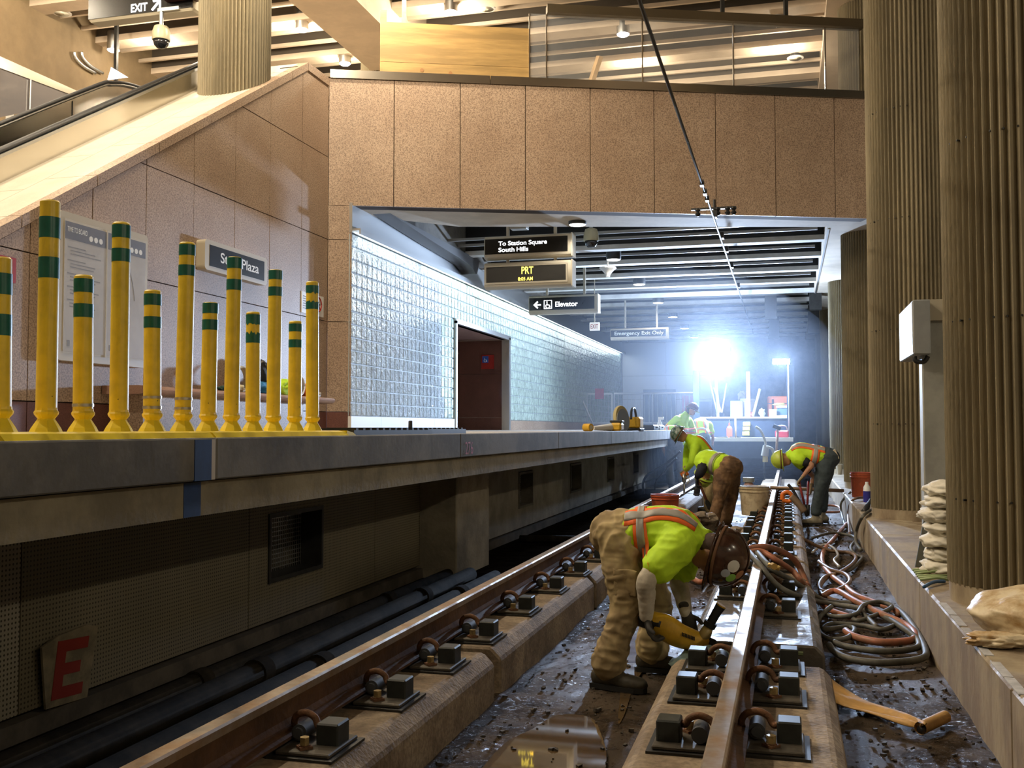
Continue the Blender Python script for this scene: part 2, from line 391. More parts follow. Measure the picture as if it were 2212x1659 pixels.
PIL = [(9.2, 10.28), (21.2, 22.2), (26.5, 27.5)]
edges = [-6, -3.5, -1.1, 1.3, 3.95, 6.0, 8.1, 9.2]
for a, b in zip(edges[:-1], edges[1:]):
    m = PERFL if a == 1.3 else PERF
    segs = [(a + 0.004, b - 0.004)]
    for va, vb in VENTS:
        if a < va and vb < b: segs = [(a + 0.004, va), (vb, b - 0.004)]
    for s0, s1 in segs: build(MB().box(-3.62, WX, s0, s1, 0.145, 1.08), 'wall_panel', m, wallp)
    for va, vb in VENTS:
        if a < va and vb < b:
            build(MB().box(-3.62, WX, va, vb, 0.145, 0.4), 'wall_panel', m, wallp); build(MB().box(-3.62, WX, va, vb, 0.86, 1.08), 'wall_panel', m, wallp)
edges = [10.28, 12.88, 13.64, 16.15, 17.05, 19.65, 20.45, 23.1, 23.9, 26.5, 29.5, 33, 36, 41]
for a, b in zip(edges[:-1], edges[1:]):
    if (a, b) in VENTS:
        build(MB().box(-3.62, WX, a, b, 0.145, 0.4), 'wall_panel', CONC, wallp); build(MB().box(-3.62, WX, a, b, 0.88, 1.08), 'wall_panel', CONC, wallp)
    else: build(MB().box(-3.62, WX, a + 0.004, b - 0.004, 0.145, 1.08), 'wall_panel', CONC, wallp)
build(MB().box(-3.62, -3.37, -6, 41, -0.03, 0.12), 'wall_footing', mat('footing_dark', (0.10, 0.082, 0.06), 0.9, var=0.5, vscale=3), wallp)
for a, b in PIL[:1]: build(MB().bbox(-3.6, -3.03, a, b, -0.03, 1.08, 0.012), 'pilaster', CONC, wallp)
for y in [1.2, 3.0, 4.7, 6.4, 8.1]:
    build(MB().cbox((-3.36, y, 1.03), (0.08, 0.05, 0.05)), 'hanger_bracket', DKMET, wallp)
for i, (a, b) in enumerate(VENTS):
    t = thing('vent_grille', (WX, (a+b)/2, 0.4), ['dark recessed vent with wire mesh in the wall under the near platform', 'second recessed vent along the under-platform wall, past the concrete pilaster',
        'third recessed vent along the under-platform wall from the camera', 'fourth recessed vent along the under-platform wall, in haze', 'farthest recessed vent under the platform, beside the bending workers'][i], 'vent', 'vents in the wall under the platform')
    f = MB(); w = 0.03
    f.box(-3.62, WX + 0.012, a, a + w, 0.4, 0.87).box(-3.62, WX + 0.012, b - w, b, 0.4, 0.87).box(-3.62, WX + 0.012, a + w, b - w, 0.4, 0.43).box(-3.62, WX + 0.012, a + w, b - w, 0.84, 0.87)
    build(f, 'vent_frame', CONCD if i else DKMET, t)
    g = MB()
    y = a + 0.05
    while y < b - 0.04: g.box(-3.56, -3.555, y, y + 0.006, 0.43, 0.84); y += 0.032
    z = 0.45
    while z < 0.84: g.box(-3.562, -3.557, a + 0.03, b - 0.03, z, z + 0.006); z += 0.032
    o = build(g, 'wire_mesh', STEELB, t); o['kind'] = 'stuff'
# letter board
t = thing('letter_board', (-3.36, 4.2, 0.13), 'square board with a red letter E leaning on the under-platform wall', 'sign')
M = Matrix.Translation((-3.37, 4.2, 0.13)) @ Matrix.Rotation(R(-4), 4, 'X') @ Matrix.Rotation(R(4), 4, 'Y')
mb = MB(); poly = [(0, -0.12, 0.0), (0, 0.17, 0.005), (0, 0.19, 0.35), (0, 0.10, 0.365), (0, -0.10, 0.335), (0, -0.2, 0.295)]
mb.extrude([Vector(p) for p in poly], (0, 0, 0), (0.012, 0, 0), M=M); build(mb, 'board', mat('old_board', (0.22, 0.18, 0.11), 0.7, var=0.4, vscale=9), t)
e = MB()
for (a, b, c, d) in [(-0.095, -0.03, 0.035, 0.31), (-0.03, 0.12, 0.035, 0.09), (-0.03, 0.085, 0.145, 0.2), (-0.03, 0.125, 0.255, 0.31)]: e.box(0.012, 0.015, a, b, c, d, M=M)
build(e, 'red_letter', mat('dark_red', (0.22, 0.02, 0.01), 0.6), t)
# pipes along the foot of the wall
for k, (x, r, lab) in enumerate([(-3.1, 0.055, 'dark pipe nearest the wall at the foot of the platform'), (-2.88, 0.065, 'middle of three dark pipes running below the platform wall'), (-2.62, 0.06, 'grey pipe nearest the left rail, running below the platform wall')]):
    t = thing('pipe', (x, 4, 0.0), lab, 'pipe', 'pipes below the platform')
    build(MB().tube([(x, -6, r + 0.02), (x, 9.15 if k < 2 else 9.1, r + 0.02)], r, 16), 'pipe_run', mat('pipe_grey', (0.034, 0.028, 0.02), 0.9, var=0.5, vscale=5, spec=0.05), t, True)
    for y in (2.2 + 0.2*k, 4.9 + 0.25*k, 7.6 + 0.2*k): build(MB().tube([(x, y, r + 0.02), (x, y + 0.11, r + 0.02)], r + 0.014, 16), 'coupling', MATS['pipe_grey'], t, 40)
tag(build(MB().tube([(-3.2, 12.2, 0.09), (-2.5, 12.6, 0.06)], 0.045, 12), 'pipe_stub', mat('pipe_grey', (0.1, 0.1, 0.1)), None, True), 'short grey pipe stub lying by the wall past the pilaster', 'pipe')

# ---- kerb on the right with fluted columns
KX, KZ = 0.868, 0.392
kerb = struct(build(MB().box(KX + 0.05, 7.0, -6, 46, -0.05, KZ - 0.01), 'kerb_floor', KERBM, org=(2, 8, 0)))
for a, b in zip([-6, -2, 1.2, 4.6, 7.6, 10.8, 14.2, 17.6, 21, 25, 29, 34, 40], [-2, 1.2, 4.6, 7.6, 10.8, 14.2, 17.6, 21, 25, 29, 34, 40, 46]):
    build(MB().bbox(KX, KX + 0.5, a + 0.003, b - 0.003, -0.05, KZ, 0.014), 'kerb_stone', KERBM, kerb)
struct(build(MB().box(7, 7.2, -6, 46, -0.05, 10), 'wall_right', CONCD))
RC = 0.49
def fluted(cx, cy, z0, z1, r=RC, nf=60, zfun=None, n8=8):
    mb = MB(); prof = [0.0, 0.0, 0.012, 0.03, 0.03, 0.012, 0.0, 0.0]; prof = [0.036, 0.031, 0.018, 0.005, 0.0, 0.005, 0.018, 0.031]
    rings = []
    for top in (0, 1):
        ring = []
        for k in range(nf*8):
            th = 2*math.pi*k/(nf*8); rr = r - prof[k % 8]
            x, y = cx + rr*math.cos(th), cy + rr*math.sin(th)
            ring.append((x, y, z1 if top else (zfun(y) if zfun else z0)))
        rings.append(ring)
    return mb.ring(rings)
COLY = [0.75, 6.86, 12.96, 19.05, 25.15, 31.25, 37.35]
CLAB = ['', 'nearest fluted concrete column at the right edge of the picture', 'second fluted concrete column, behind the red bucket on the kerb', 'third fluted concrete column, passing under the granite bridge',
        'fourth fluted column along the kerb, beyond the bridge', 'fifth fluted column along the kerb, lit blue by the work lamps', 'farthest fluted column along the kerb']
for i, y in enumerate(COLY):
    if i == 0: continue
    t = thing('fluted_column', (1.44, y, KZ), CLAB[i], 'column', 'fluted columns on the right kerb')
    top = 9.1 if i <= 3 else 5.2
    build(fluted(1.44, y, KZ + 0.115, top), 'shaft', COLM, t, 28)
    build(MB().lathe([(RC - 0.012, KZ - 0.012), (RC - 0.008, KZ + 0.115)], (1.44, y, 0), n=48), 'base', KERBM, t, 40)
    if i in (1, 2):
        h = MB()
        for z in ((1.02, 2.1, 3.2, 4.3) if i == 1 else (1.5, 2.6, 3.9, 5.2)):
            for a in (200, 209, 218, 236, 245, 254, 263):
                c = Vector((1.44 + (RC + 0.001)*math.cos(R(a)), y + (RC + 0.001)*math.sin(R(a)), z)); d = Vector((math.cos(R(a)), math.sin(R(a)), 0))
                h.cyl(c - d*0.02, c, 0.006, 8)
        o = build(h, 'tie_holes', BLACK, t); o['kind'] = 'stuff'

# ---- station wall (granite), ramp coping, escalator side
SX = -6.8
def slope_z(y): return 3.26 + 0.6*(y - 7.55)
CT = 6.86
wst = struct(build(MB().extrude([Vector((SX - 0.12, q, w)) for q, w in ((4.6, PZ), (14.28, PZ), (14.28, CT - 0.14), (13.3, CT - 0.14), (13.3, slope_z(13.3) - 0.16), (4.75, slope_z(4.75) - 0.16))], (-0.2, 0, 0), (0.085, 0, 0)), 'wall_station', JOINT))
yj = [4.23, 5.15, 6.08, 7.02, 7.93, 8.8, 9.69, 10.62, 11.55, 12.46, 13.4, 14.28]; zj = [PZ, 1.70, 3.083, 4.353, 5.628, 6.9]
for a, b in zip(yj[:-1], yj[1:]):
    for c, d in zip(zj[:-1], zj[1:]):
        g = 0.006; poly = [(a+g, c+g), (b-g, c+g), (b-g, d-g), (a+g, d-g)]
        poly = clip(poly, (-0.6, 1), 3.26 - 0.6*7.55 - 0.125); poly = clip(poly, (0, 1), CT - 0.11) if poly else poly
        if len(poly) >= 3:
            mb = MB(); mb.extrude([Vector((SX, y, z)) for y, z in poly], (-0.05, 0, 0), (random.uniform(-0.002, 0.002), 0, 0)); build(mb, 'granite_panel', GRANRED if d == 1.70 else GRAN, wst)
# coping stones along the slope, then level to the corner
cop = struct(build(MB().box(SX - 1.2, SX - 0.9, 5, 5.1, PZ, PZ + 0.1), 'trim_coping', GRAN))
YA = 13.55
def ramp_pt(x, y, dz=0): return Vector((x, y, min(slope_z(y), CT) + dz))
cj = [1.5 + 1.05*k for k in range(12)]; cj = [y for y in cj if y < YA] + [YA]
for a, b in zip(cj[:-1], cj[1:]):
    mb = MB(); n = Vector((0, -0.6, 1)).normalized()
    mb.extrude([Vector((SX + 0.015, a + 0.006, slope_z(a + 0.006) - 0.115)), Vector((SX + 0.015, b - 0.006, slope_z(b - 0.006) - 0.115)), Vector((SX + 0.015, b - 0.006, slope_z(b - 0.006))), Vector((SX + 0.015, a + 0.006, slope_z(a + 0.006)))], (-0.16, 0, 0), (0, 0, 0))
    build(mb, 'coping_stone', GRAN, cop)
build(MB().box(SX - 1.2, SX + 0.015, YA + 0.002, 14.27, CT - 0.12, CT), 'coping_stone', GRAN, cop)
for row, (xa, xb) in enumerate(((SX - 0.148, SX - 0.62), (SX - 0.626, SX - 1.15))):
    for a, b in zip([q - 0.3*row for q in cj[:-1]], [q - 0.3*row for q in cj[1:]]):
        mb = MB(); mb.extrude([Vector((xa, a + 0.005, slope_z(a + 0.005))), Vector((xa, b - 0.005, slope_z(b - 0.005))), Vector((xb, b - 0.005, slope_z(b - 0.005))), Vector((xb, a + 0.005, slope_z(a + 0.005)))], (0, 0, -0.06), (0, 0, -0.002))
        build(mb, 'ramp_slab', GRANLT, cop)
mb = MB(); mb.extrude([Vector((SX - 0.15, 1.5, slope_z(1.5) - 0.06)), Vector((SX - 0.15, YA, slope_z(YA) - 0.06)), Vector((SX - 1.15, YA, slope_z(YA) - 0.06)), Vector((SX - 1.15, 1.5, slope_z(1.5) - 0.06))], (0, 0, -0.1), (0, 0, 0))
build(mb, 'ramp_bed', JOINT, cop)
# column standing on the ramp
for (cx, cy, z0, zf, lab) in [(-7.36, 12.45, 5, slope_z, 'fluted column rising from the pale ramp beside the escalator'), (-7.9, 19.2, 6.0, None, 'fluted column on the upper level behind the plywood board')]:
    t = thing('fluted_column', (cx, cy, slope_z(cy - RC) if zf else z0), lab, 'column')
    build(fluted(cx, cy, z0, 9.1, zfun=(lambda y: slope_z(y) - 0.01) if zf else None), 'shaft', COLM, t, 28)
# escalator: two balustrades with handrails
esc = thing('escalator', (-8.5, 9, PZ), 'stainless steel escalator with black handrails rising to the right', 'escalator')
def sl(x, y, dz): return Vector((x, y, slope_z(y) + dz))
ya, yb = 1.5, 14.0
mb = MB(); mb.extrude([sl(-7.95, ya, -0.25), sl(-7.95, yb, -0.25), sl(-7.95, yb, 0.27), sl(-7.95, ya, 0.27)], (-0.03, 0, 0), (0, 0, 0)); build(mb, 'outer_panel', STEEL, esc)
mb = MB(); mb.extrude([sl(-7.93, ya, 0.272), sl(-7.93, yb, 0.272), sl(-7.93, yb, 0.31), sl(-7.93, ya, 0.31)], (-0.14, 0, 0), (0, 0, 0)); build(mb, 'deck_cap', STEELB, esc)
build(MB().tube([sl(-7.985, ya, 0.345), sl(-7.985, yb, 0.345)], [(0.04, 0.03)]*2, 12, side=(1, 0, 0)), 'handrail', RUBBER, esc, True)
pf = [(3.0, slope_z(3.0) + 0.36)] + [(y, slope_z(y) + 0.36) for y in (8, 11.4)] + [(12.0, slope_z(12) + 0.31), (12.6, slope_z(12) + 0.44), (13.2, slope_z(12) + 0.42), (13.55, slope_z(12) + 0.2)]
pf = [(p.y, p.z) for p in spline([(0, *q) for q in pf], 8)]
mb = MB(); mb.extrude([Vector((-9.0, y, z - 0.05)) for y, z in pf] + [Vector((-9.0, 13.55, slope_z(12) - 0.6)), Vector((-9.0, 3.0, slope_z(3) - 0.5))], (-0.02, 0, 0), (0, 0, 0)); build(mb, 'inner_panel', STEEL, esc)
build(MB().tube([Vector((-9.0, y, z - 0.035)) for y, z in pf], [(0.045, 0.02)]*len(pf), 10, side=(1, 0, 0)), 'panel_trim', STEELB, esc, True)
build(MB().tube([Vector((-9.0, y, z)) for y, z in pf], [(0.04, 0.026)]*len(pf), 12, side=(1, 0, 0)), 'handrail', RUBBER, esc, True)
for k, y in enumerate((7.0, 9.2, 11.2)): build(MB().box(-8.998, -8.992, y, y + 0.012, slope_z(y) - 0.1, slope_z(y) + 0.28), 'panel_seam', DKMET, esc)
st = MB()
for k in range(46):
    y = 2 + 0.25*k; st.box(-8.95, -8.0, y, y + 0.26, slope_z(y) - 0.75, slope_z(y) - 0.6)
o = build(st, 'steps', DKMET, esc); o['kind'] = 'stuff'

# ---- granite bridge across the track
BA = Vector((-6.8, 14.28, 0)); BD = Vector((8.05, 3.22, 0)).normalized(); BN = Vector((BD.y, -BD.x, 0)); BL = 8.75
def bp(s, d, z): return BA + BD*s - BN*d + Vector((0, 0, z))
def bbar(mb, s0, s1, d0, d1, z0, z1, mi=0):
    return mb.extrude([bp(s0, d0, z0), bp(s1, d0, z0), bp(s1, d1, z0), bp(s0, d1, z0)], (0, 0, 0), (0, 0, z1 - z0), mi)
bridge = struct(build(bbar(MB(), 0.0, BL, 0.04, 0.3, 4.893, 6.87), 'wall_bridge', JOINT))
sj = [0.0]
for u in (851, 994, 1135, 1275, 1413, 1546, 1675, 1803):
    d = at(u, 320, Y=10) - Vector((0, 0, CAMZ)); k = d.x/d.y          # X = k*Y on the bridge face
    sj.append((k*BA.y - BA.x)/(BD.x - k*BD.y))
sj.append(BL)
for a, b in zip(sj[:-1], sj[1:]): build(bbar(MB(), a + 0.006, b - 0.006, 0.0, 0.045, 4.889, 6.868), 'granite_panel', GRAN, bridge)
for a, b in ((0.02, 2.5), (2.51, 8.75)): build(bbar(MB(), a, b, -0.03, 0.3, 6.872, 7.0), 'steel_cap', STEEL, bridge)
build(MB().extrude([bp(0.4, 0.045, 4.894), bp(BL + 0.2, 0.045, 4.894), Vector((1.25, 18.15, 4.894)), Vector((0.6, 18.1, 4.894)), Vector((-5.4, 16.45, 4.894)), Vector((-6.62, 15.2, 4.894))], (0, 0, 0), (0, 0, 0.5)), 'soffit', CONCLT, bridge)
# pier under the bridge corner
for c, d in zip([PZ, 1.70, 3.083, 4.353], [1.70, 3.083, 4.353, 4.888]): build(bbar(MB(), 0.004, 0.36, 0.0, 0.3, c + 0.005, d - 0.005), 'pier_stone', GRANRED if d == 1.70 else GRAN, bridge)
# upper floor and lower ceiling
struct(build(MB().extrude([bp(0, 0.3, 5.7), bp(BL, 0.3, 5.7), Vector((7, 20, 5.7)), Vector((7, 46, 5.7)), Vector((-16, 46, 5.7)), Vector((-16, 15, 5.7))], (0, 0, 0), (0, 0, 0.3)), 'upper_floor', mat('upper_floor_stone', (0.62, 0.55, 0.45), 0.5)))
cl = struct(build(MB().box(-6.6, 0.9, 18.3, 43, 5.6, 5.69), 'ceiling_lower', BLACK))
k = 0
JL = mat('joist_concrete', (0.64, 0.62, 0.58), 0.7, var=0.2, vscale=2)
FINM = mat('fin_metal', (0.30, 0.29, 0.27), 0.45, 0.2)
for k in range(-1, 13):
    y = 19.45 + 1.828*k
    x0_ = -6.4 if k >= 0 else -3.2
    if k >= 0: build(MB().box(x0_, 0.68, y - 0.13, y + 0.13, 4.9, 4.99), 'joist', JL, cl); build(MB().box(x0_, 0.68, y - 0.11, y + 0.11, 4.99, 5.6), 'joist_web', BLACK, cl)  # webs are black: the shade between joists is put into their colour
    for d in (0.61, 1.22):
        if y + d < 17.0: continue
        xa = max(-6.3, -6.4 + (17.9 - y - d)*3) if y + d < 18.2 else -6.3
        build(MB().box(xa, 0.55, y + d - 0.022, y + d + 0.022, 4.99, 5.04), 'ceiling_fin', FINM, cl)
for (xa, ya_) in ((-4.2, 20.1), (-1.2, 21.6), (-0.2, 23.9), (-2.6, 25.4), (-4.6, 22.0), (-1.8, 28.9)):
    build(MB().box(xa, xa + 0.12, ya_, ya_ + 0.6, 5.3, 5.6), 'ceiling_hanger', CONCD, cl)
eb = struct(build(MB().box(0.68, 2.2, 18.0, 46, 4.9, 5.7), 'trim_edge_beam', CONCLT))
build(MB().box(0.70, 0.735, 18.3, 32, 4.885, 4.9), 'light_strip', STEELB, eb)
# long dark beam above the glass wall
lb = struct(build(MB().extrude([Vector((-6.62, 14.9, 4.93)), Vector((-6.62, 41, 4.93)), Vector((-6.2, 41, 4.93)), Vector((-6.2, 16.5, 4.93))], (0, 0, 0), (0, 0, 0.7)), 'trim_long_beam', CONCD))
# haunched dark girder under it
mb = MB(); gp = spline([(0, 15.0, 4.90), (0, 17.2, 4.80), (0, 19.0, 4.74), (0, 19.55, 4.68), (0, 19.8, 4.60), (0, 19.95, 4.72), (0, 20.0, 4.92)], 5)
mb.extrude([Vector((0, p.y, p.z)) for p in gp], (-6.42, 0, 0), (-6.12, 0, 0)); tag(build(mb, 'girder_nose', mat('girder_dark', (0.07, 0.065, 0.06), 0.6)), 'dark tapered girder with rounded end above the glass block wall', 'girder')

# ---- glass block wall
GX = -6.45
gw = struct(build(MB().box(GX - 0.16, GX - 0.035, 14.4, 19.6, 1.64, 4.45), 'wall_glass_block', MORT))
build(MB().box(GX - 0.16, GX - 0.035, 19.6, 23.5, 3.62, 4.45), 'mortar_bed', MORT, gw); build(MB().box(GX - 0.16, GX - 0.035, 23.5, 41, 1.64, 4.45), 'mortar_bed', MORT, gw)
BP = 0.2015; NB = 14
blk = MB().bbox(-0.045, 0.045, -0.094, 0.094, -0.094, 0.094, 0.012)
bmesh_data = None; far = MB(); cnt = 0; y = 14.42
while y + BP < 40.95:
    for r in range(NB):
        z = 1.64 + BP*r
        if 19.42 < y < 23.5 and z < 3.56: continue
        c = Vector((GX - 0.06, y + BP/2, z + BP/2))
        if cnt < 296:
            if bmesh_data is None:
                o = build(blk, 'glass_block', GBLK, None, local=True); bmesh_data = o.data
            else:
                o = bpy.data.objects.new('glass_block', bmesh_data); COL.objects.link(o)
            o.parent = gw; o.location = c - wpos(gw); cnt += 1
        else: far.bbox(c.x - 0.045, c.x + 0.045, c.y - 0.094, c.y + 0.094, c.z - 0.094, c.z + 0.094, 0.012) if c.y < 30 else far.box(c.x - 0.045, c.x + 0.045, c.y - 0.094, c.y + 0.094, c.z - 0.094, c.z + 0.094)
    y += BP
o = build(far, 'glass_blocks_beyond', GBLKF, gw); o['kind'] = 'stuff'
for a, b, m in ((14.4, 15.6, WHITEP), (15.605, 16.9, WHITEP), (16.905, 18.2, WHITEP), (18.205, 19.5, WHITEP), (23.6, 26, GRAN), (26.005, 29, GRAN), (29.005, 32, GRAN), (32.005, 36, GRAN), (36.005, 41, GRAN)):
    build(MB().box(GX - 0.14, GX + 0.005, a, b, PZ, 1.635), 'base_stone', m, gw)
# steel header and the cove tube lighting the top row
build(MB().box(GX - 0.2, GX + 0.0, 14.4, 41, 4.47, 4.93), 'header_plate', STEELB, gw)
build(MB().box(GX, GX + 0.13, 14.42, 41, 4.50, 4.53).box(GX + 0.11, GX + 0.13, 14.42, 41, 4.44, 4.50), 'cove_trough', STEELB, gw)
for k in range(9):
    ya_ = 14.6 + 2.9*k; build(MB().cyl((GX + 0.06, ya_, 4.475), (GX + 0.06, ya_ + 2.75, 4.475), 0.018, 10), 'cove_tube', TUBEM, gw, True)
    ld = bpy.data.lights.new('cove_light', 'AREA'); ld.shape = 'RECTANGLE'; ld.size = 0.05; ld.size_y = 2.75; ld.energy = 10; ld.color = (0.78, 0.9, 1.0)
    lo = bpy.data.objects.new('cove_light', ld); COL.objects.link(lo); lo.location = (GX + 0.06, ya_ + 1.375, 4.45); lo.rotation_euler = (0, R(-20), 0)
# door recess
dn = struct(build(MB().box(-10.2, -10, 19.3, 24, PZ, 3.8), 'wall_recess', GRANRED))
for a, b in ((-10, -8.9), (-8.895, -7.7), (-7.695, -6.47)):
    for c, d in ((PZ, 1.7), (1.706, 2.75), (2.756, 3.56)): build(MB().box(a, b, 23.5, 23.7, c, d), 'granite_panel', GRANRED, dn)
build(MB().box(-10, -6.5, 19.4, 23.5, 3.565, 3.7), 'recess_ceiling', mat('recess_ceiling_red', (0.24, 0.12, 0.085), 0.7), dn)
build(MB().box(GX - 0.16, GX + 0.03, 19.44, 19.52, PZ, 3.62), 'door_frame', STEELB, dn)
build(MB().box(GX - 0.16, GX + 0.03, 23.48, 23.6, PZ, 3.62), 'door_frame', STEELB, dn)
build(MB().box(GX - 0.16, GX + 0.03, 19.44, 23.6, 3.565, 3.66), 'door_frame', STEELB, dn)
# end wall of the lower level, with panels
ew = struct(build(MB().box(-7, 7, 41.02, 41.2, -0.05, 5.7), 'wall_far', CONCD))
for a, b in ((-6.45, -4.7), (-4.69, -2.9)):
    for c, d in ((PZ, 2.6), (2.61, 3.55), (3.56, 4.9)): build(MB().box(a, b, 40.97, 41.02, c, d), 'wall_panel', LGREY, ew)
struct(build(MB().box(-16.2, -16, -6, 46, PZ, 9.6), 'wall_left', CONC))
struct(build(MB().box(-16, 7, -6.2, -6, -0.05, 9.6), 'wall_back', CONC))
struct(build(MB().box(-16, 7, 27, 27.2, 6, 9.6), 'wall_upper', CONC))
# ---- upper ceiling
cu = struct(build(MB().box(-16, 7, -6, 27, 9.75, 9.9), 'ceiling_upper', mat('ceiling_shade', (0.045, 0.037, 0.03), 0.8)))  # dark colour carries the recess shade above the joists
JU = mat('joist_upper', (0.60, 0.48, 0.36), 0.75, var=0.12, vscale=2)
WEBU = mat('web_shade', (0.085, 0.066, 0.048), 0.8)  # darker than the soffits: recess shade painted into the webs
for k in range(-14, 4):
    y = 20.93 + 1.828*k
    if y < -5: continue
    for xa, xb in ((-13.2, -8.0), (-6.9, 0.75)):
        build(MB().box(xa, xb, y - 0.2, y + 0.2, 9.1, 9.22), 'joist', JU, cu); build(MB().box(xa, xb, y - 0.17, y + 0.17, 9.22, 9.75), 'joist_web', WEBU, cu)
        for d in (0.61, 1.22): build(MB().box(xa, xb, y + d - 0.03, y + d + 0.03, 9.2, 9.27), 'ceiling_fin', JU, cu)
build(MB().box(-8.0, -6.9, -6, 19.8, 8.62, 9.75), 'long_beam', JU, cu)
build(MB().box(0.75, 2.2, -6, 27, 9.0, 9.75), 'long_beam', JU, cu)
uw = struct(build(MB().box(-13.4, -13.2, -6, 27, 6.2, 9.75), 'wall_upper_left', mat('tan_wall', (0.20, 0.14, 0.075), 0.8, var=0.2, vscale=1.5)))
# ================================================================== TRACK
RLX, RRX = -1.885, -0.228
def rail_prof(x, z0):
    h = [(-0.07, 0), (0.07, 0), (0.07, 0.012), (0.02, 0.028), (0.009, 0.05), (0.009, 0.118), (0.034, 0.132), (0.035, 0.16), (0.028, 0.168), (-0.028, 0.168), (-0.035, 0.16), (-0.034, 0.132), (-0.009, 0.118), (-0.009, 0.05), (-0.02, 0.028), (-0.07, 0.012)]
    return [Vector((x + a, 0, z0 + b)) for a, b in h]
RZ = 0.45 - 0.168
for x, ye, lab in ((RLX, 40, 'left running rail with polished head, beside the platform'), (RRX, 40, 'right running rail with polished head, near the kerb')):
    t = thing('rail', (x, 4, RZ), lab, 'rail', 'running rails')
    p = rail_prof(x, RZ)
    build(MB().extrude(p[:7] + p[11:], (0, -6, 0), (0, ye, 0)), 'web_and_foot', RAILW, t)
    build(MB().extrude(p[6:12], (0, -6, 0.0002), (0, ye, 0.0002)), 'rail_head', RAILT, t)
def plinth(x0, x1, y0, y1, z1, lab, ch=0.06, m=PLIN):
    pr = [(x0, -0.05), (x1, -0.05), (x1, z1 - ch), (x1 - ch, z1), (x0 + ch, z1), (x0, z1 - ch)]
    mb = MB(); mb.extrude([Vector((a, 0, b)) for a, b in pr], (0, y0, 0), (0, y1, 0))
    o = build(mb, 'concrete_plinth', m)
    mo = o.modifiers.new('b', 'BEVEL'); mo.width = 0.012; mo.segments = 1
    return tag(o, lab, 'plinth', 'concrete track plinths')
PT = RZ - 0.035
NWORD = ['nearest', 'second', 'third', 'fourth', 'fifth', 'sixth', 'seventh', 'eighth', 'ninth', 'tenth', 'eleventh']
for i, (a, b) in enumerate([(-5, 5.3), (5.42, 8.2), (8.3, 11.5), (11.6, 15), (15.1, 19), (19.1, 24)]):
    plinth(-2.36, -1.53, a, b, PT, f'{NWORD[i]} muddy concrete plinth block under the left rail')
rb = [(-5, 5.42, -0.61, 0.2, PT), (6.02, 8.36, -0.585, 0.185, PT - 0.02), (8.5, 9.55, -0.57, 0.17, PT), (9.68, 10.7, -0.57, 0.17, PT), (10.85, 11.95, -0.57, 0.17, PT),
      (12.1, 13.3, -0.57, 0.17, PT), (13.45, 14.7, -0.57, 0.17, PT), (14.9, 16.6, -0.55, 0.17, PT), (16.8, 20, -0.6, 0.2, PT), (20.15, 25, -0.6, 0.2, PT)]
for i, (a, b, xa, xb, z) in enumerate(rb):
    plinth(xa, xb, a, b, z, f'{NWORD[i]} muddy concrete plinth block under the right rail', 0.05, PLINW if i == 1 else PLIN)

def fastener_proto():
    t = thing('rail_fastener', (0, 0, 0), 'x', 'rail fastener')
    build(MB().box(-0.05, 0.215, -0.15, 0.15, 0, 0.010), 'base_pad', DKMET, t, local=True)
    mb = MB().bbox(-0.02, 0.195, -0.13, 0.13, 0.010, 0.026, 0.004); build(mb, 'base_plate', mat('plate_steel', (0.10, 0.085, 0.065), 0.6, 0.4, var=0.4, vscale=10), t, local=True)
    mb = MB().bbox(0.095, 0.185, -0.03, 0.075, 0.02, 0.105, 0.006); build(mb, 'shoulder_block', mat('shoulder_black', (0.03, 0.033, 0.03), 0.5, 0.2, var=0.3, vscale=20), t, local=True)
    mb = MB().cyl((0.022, -0.02, 0.062), (0.022, 0.085, 0.062), 0.031, 16).cyl((0.022, -0.032, 0.062), (0.022, -0.02, 0.062), 0.02, 14); build(mb, 'insulator', mat('insulator_grey', (0.045, 0.047, 0.05), 0.65), t, 40, local=True)
    b_ = build(MB().cyl((0.075, -0.08, 0.026), (0.075, -0.08, 0.036), 0.034, 4).cyl((0.075, -0.08, 0.036), (0.075, -0.08, 0.04), 0.022, 12), 'washer', RUST, t, local=True)
    build(MB().cyl((0.075, -0.08, 0.04), (0.075, -0.08, 0.068), 0.018, 6), 'bolt_head', mat('bolt_brass', (0.46, 0.34, 0.15), 0.4, 0.6, var=0.4, vscale=30), b_, local=True)
    pts = spline([(-0.035, 0.075, 0.045), (-0.038, 0.06, 0.075), (-0.018, 0.045, 0.108), (0.025, 0.035, 0.122), (0.062, 0.03, 0.108), (0.078, 0.022, 0.084), (0.09, 0.012, 0.080), (0.108, 0.0, 0.088)], 5)
    build(MB().tube(pts, 0.0135, 10), 'spring_clip', RUST, t, True, local=True)
    return t
PROTO = fastener_proto(); used = [False]
def place_fast(x, y, z, flip, label, group):
    o = copy_tree(PROTO) if used[0] else PROTO
    used[0] = True
    o.location = (x, y, z); o.rotation_euler = (0, 0, R(180) if flip else 0); o['label'] = label; o['group'] = group
LY = [3.55, 4.24, 4.92, 5.62, 6.5, 7.4, 8.3, 9.2, 10.1, 11.0, 11.9, 12.9]
for i, y in enumerate(LY): place_fast(RLX + 0.08, y, PT, False, f'{ORD[i]} rail fastener from the camera along the inner side of the left rail', 'fasteners on the left rail')
RYo = [3.15, 4.02, 4.74, 5.32, 6.95, 7.75, 8.95, 9.4, 10.2, 11.1, 11.75, 12.6, 13.1, 13.9, 14.5, 15.0, 15.5, 16.0, 16.6, 17.2, 17.9, 18.6]
for i, y in enumerate(RYo): place_fast(RRX + 0.08, y, PT if not 5.9 < y < 8.4 else PT - 0.02, False, f'{ORD[i]} rail fastener from the camera on the kerb side of the right rail', 'fasteners on the kerb side of the right rail')
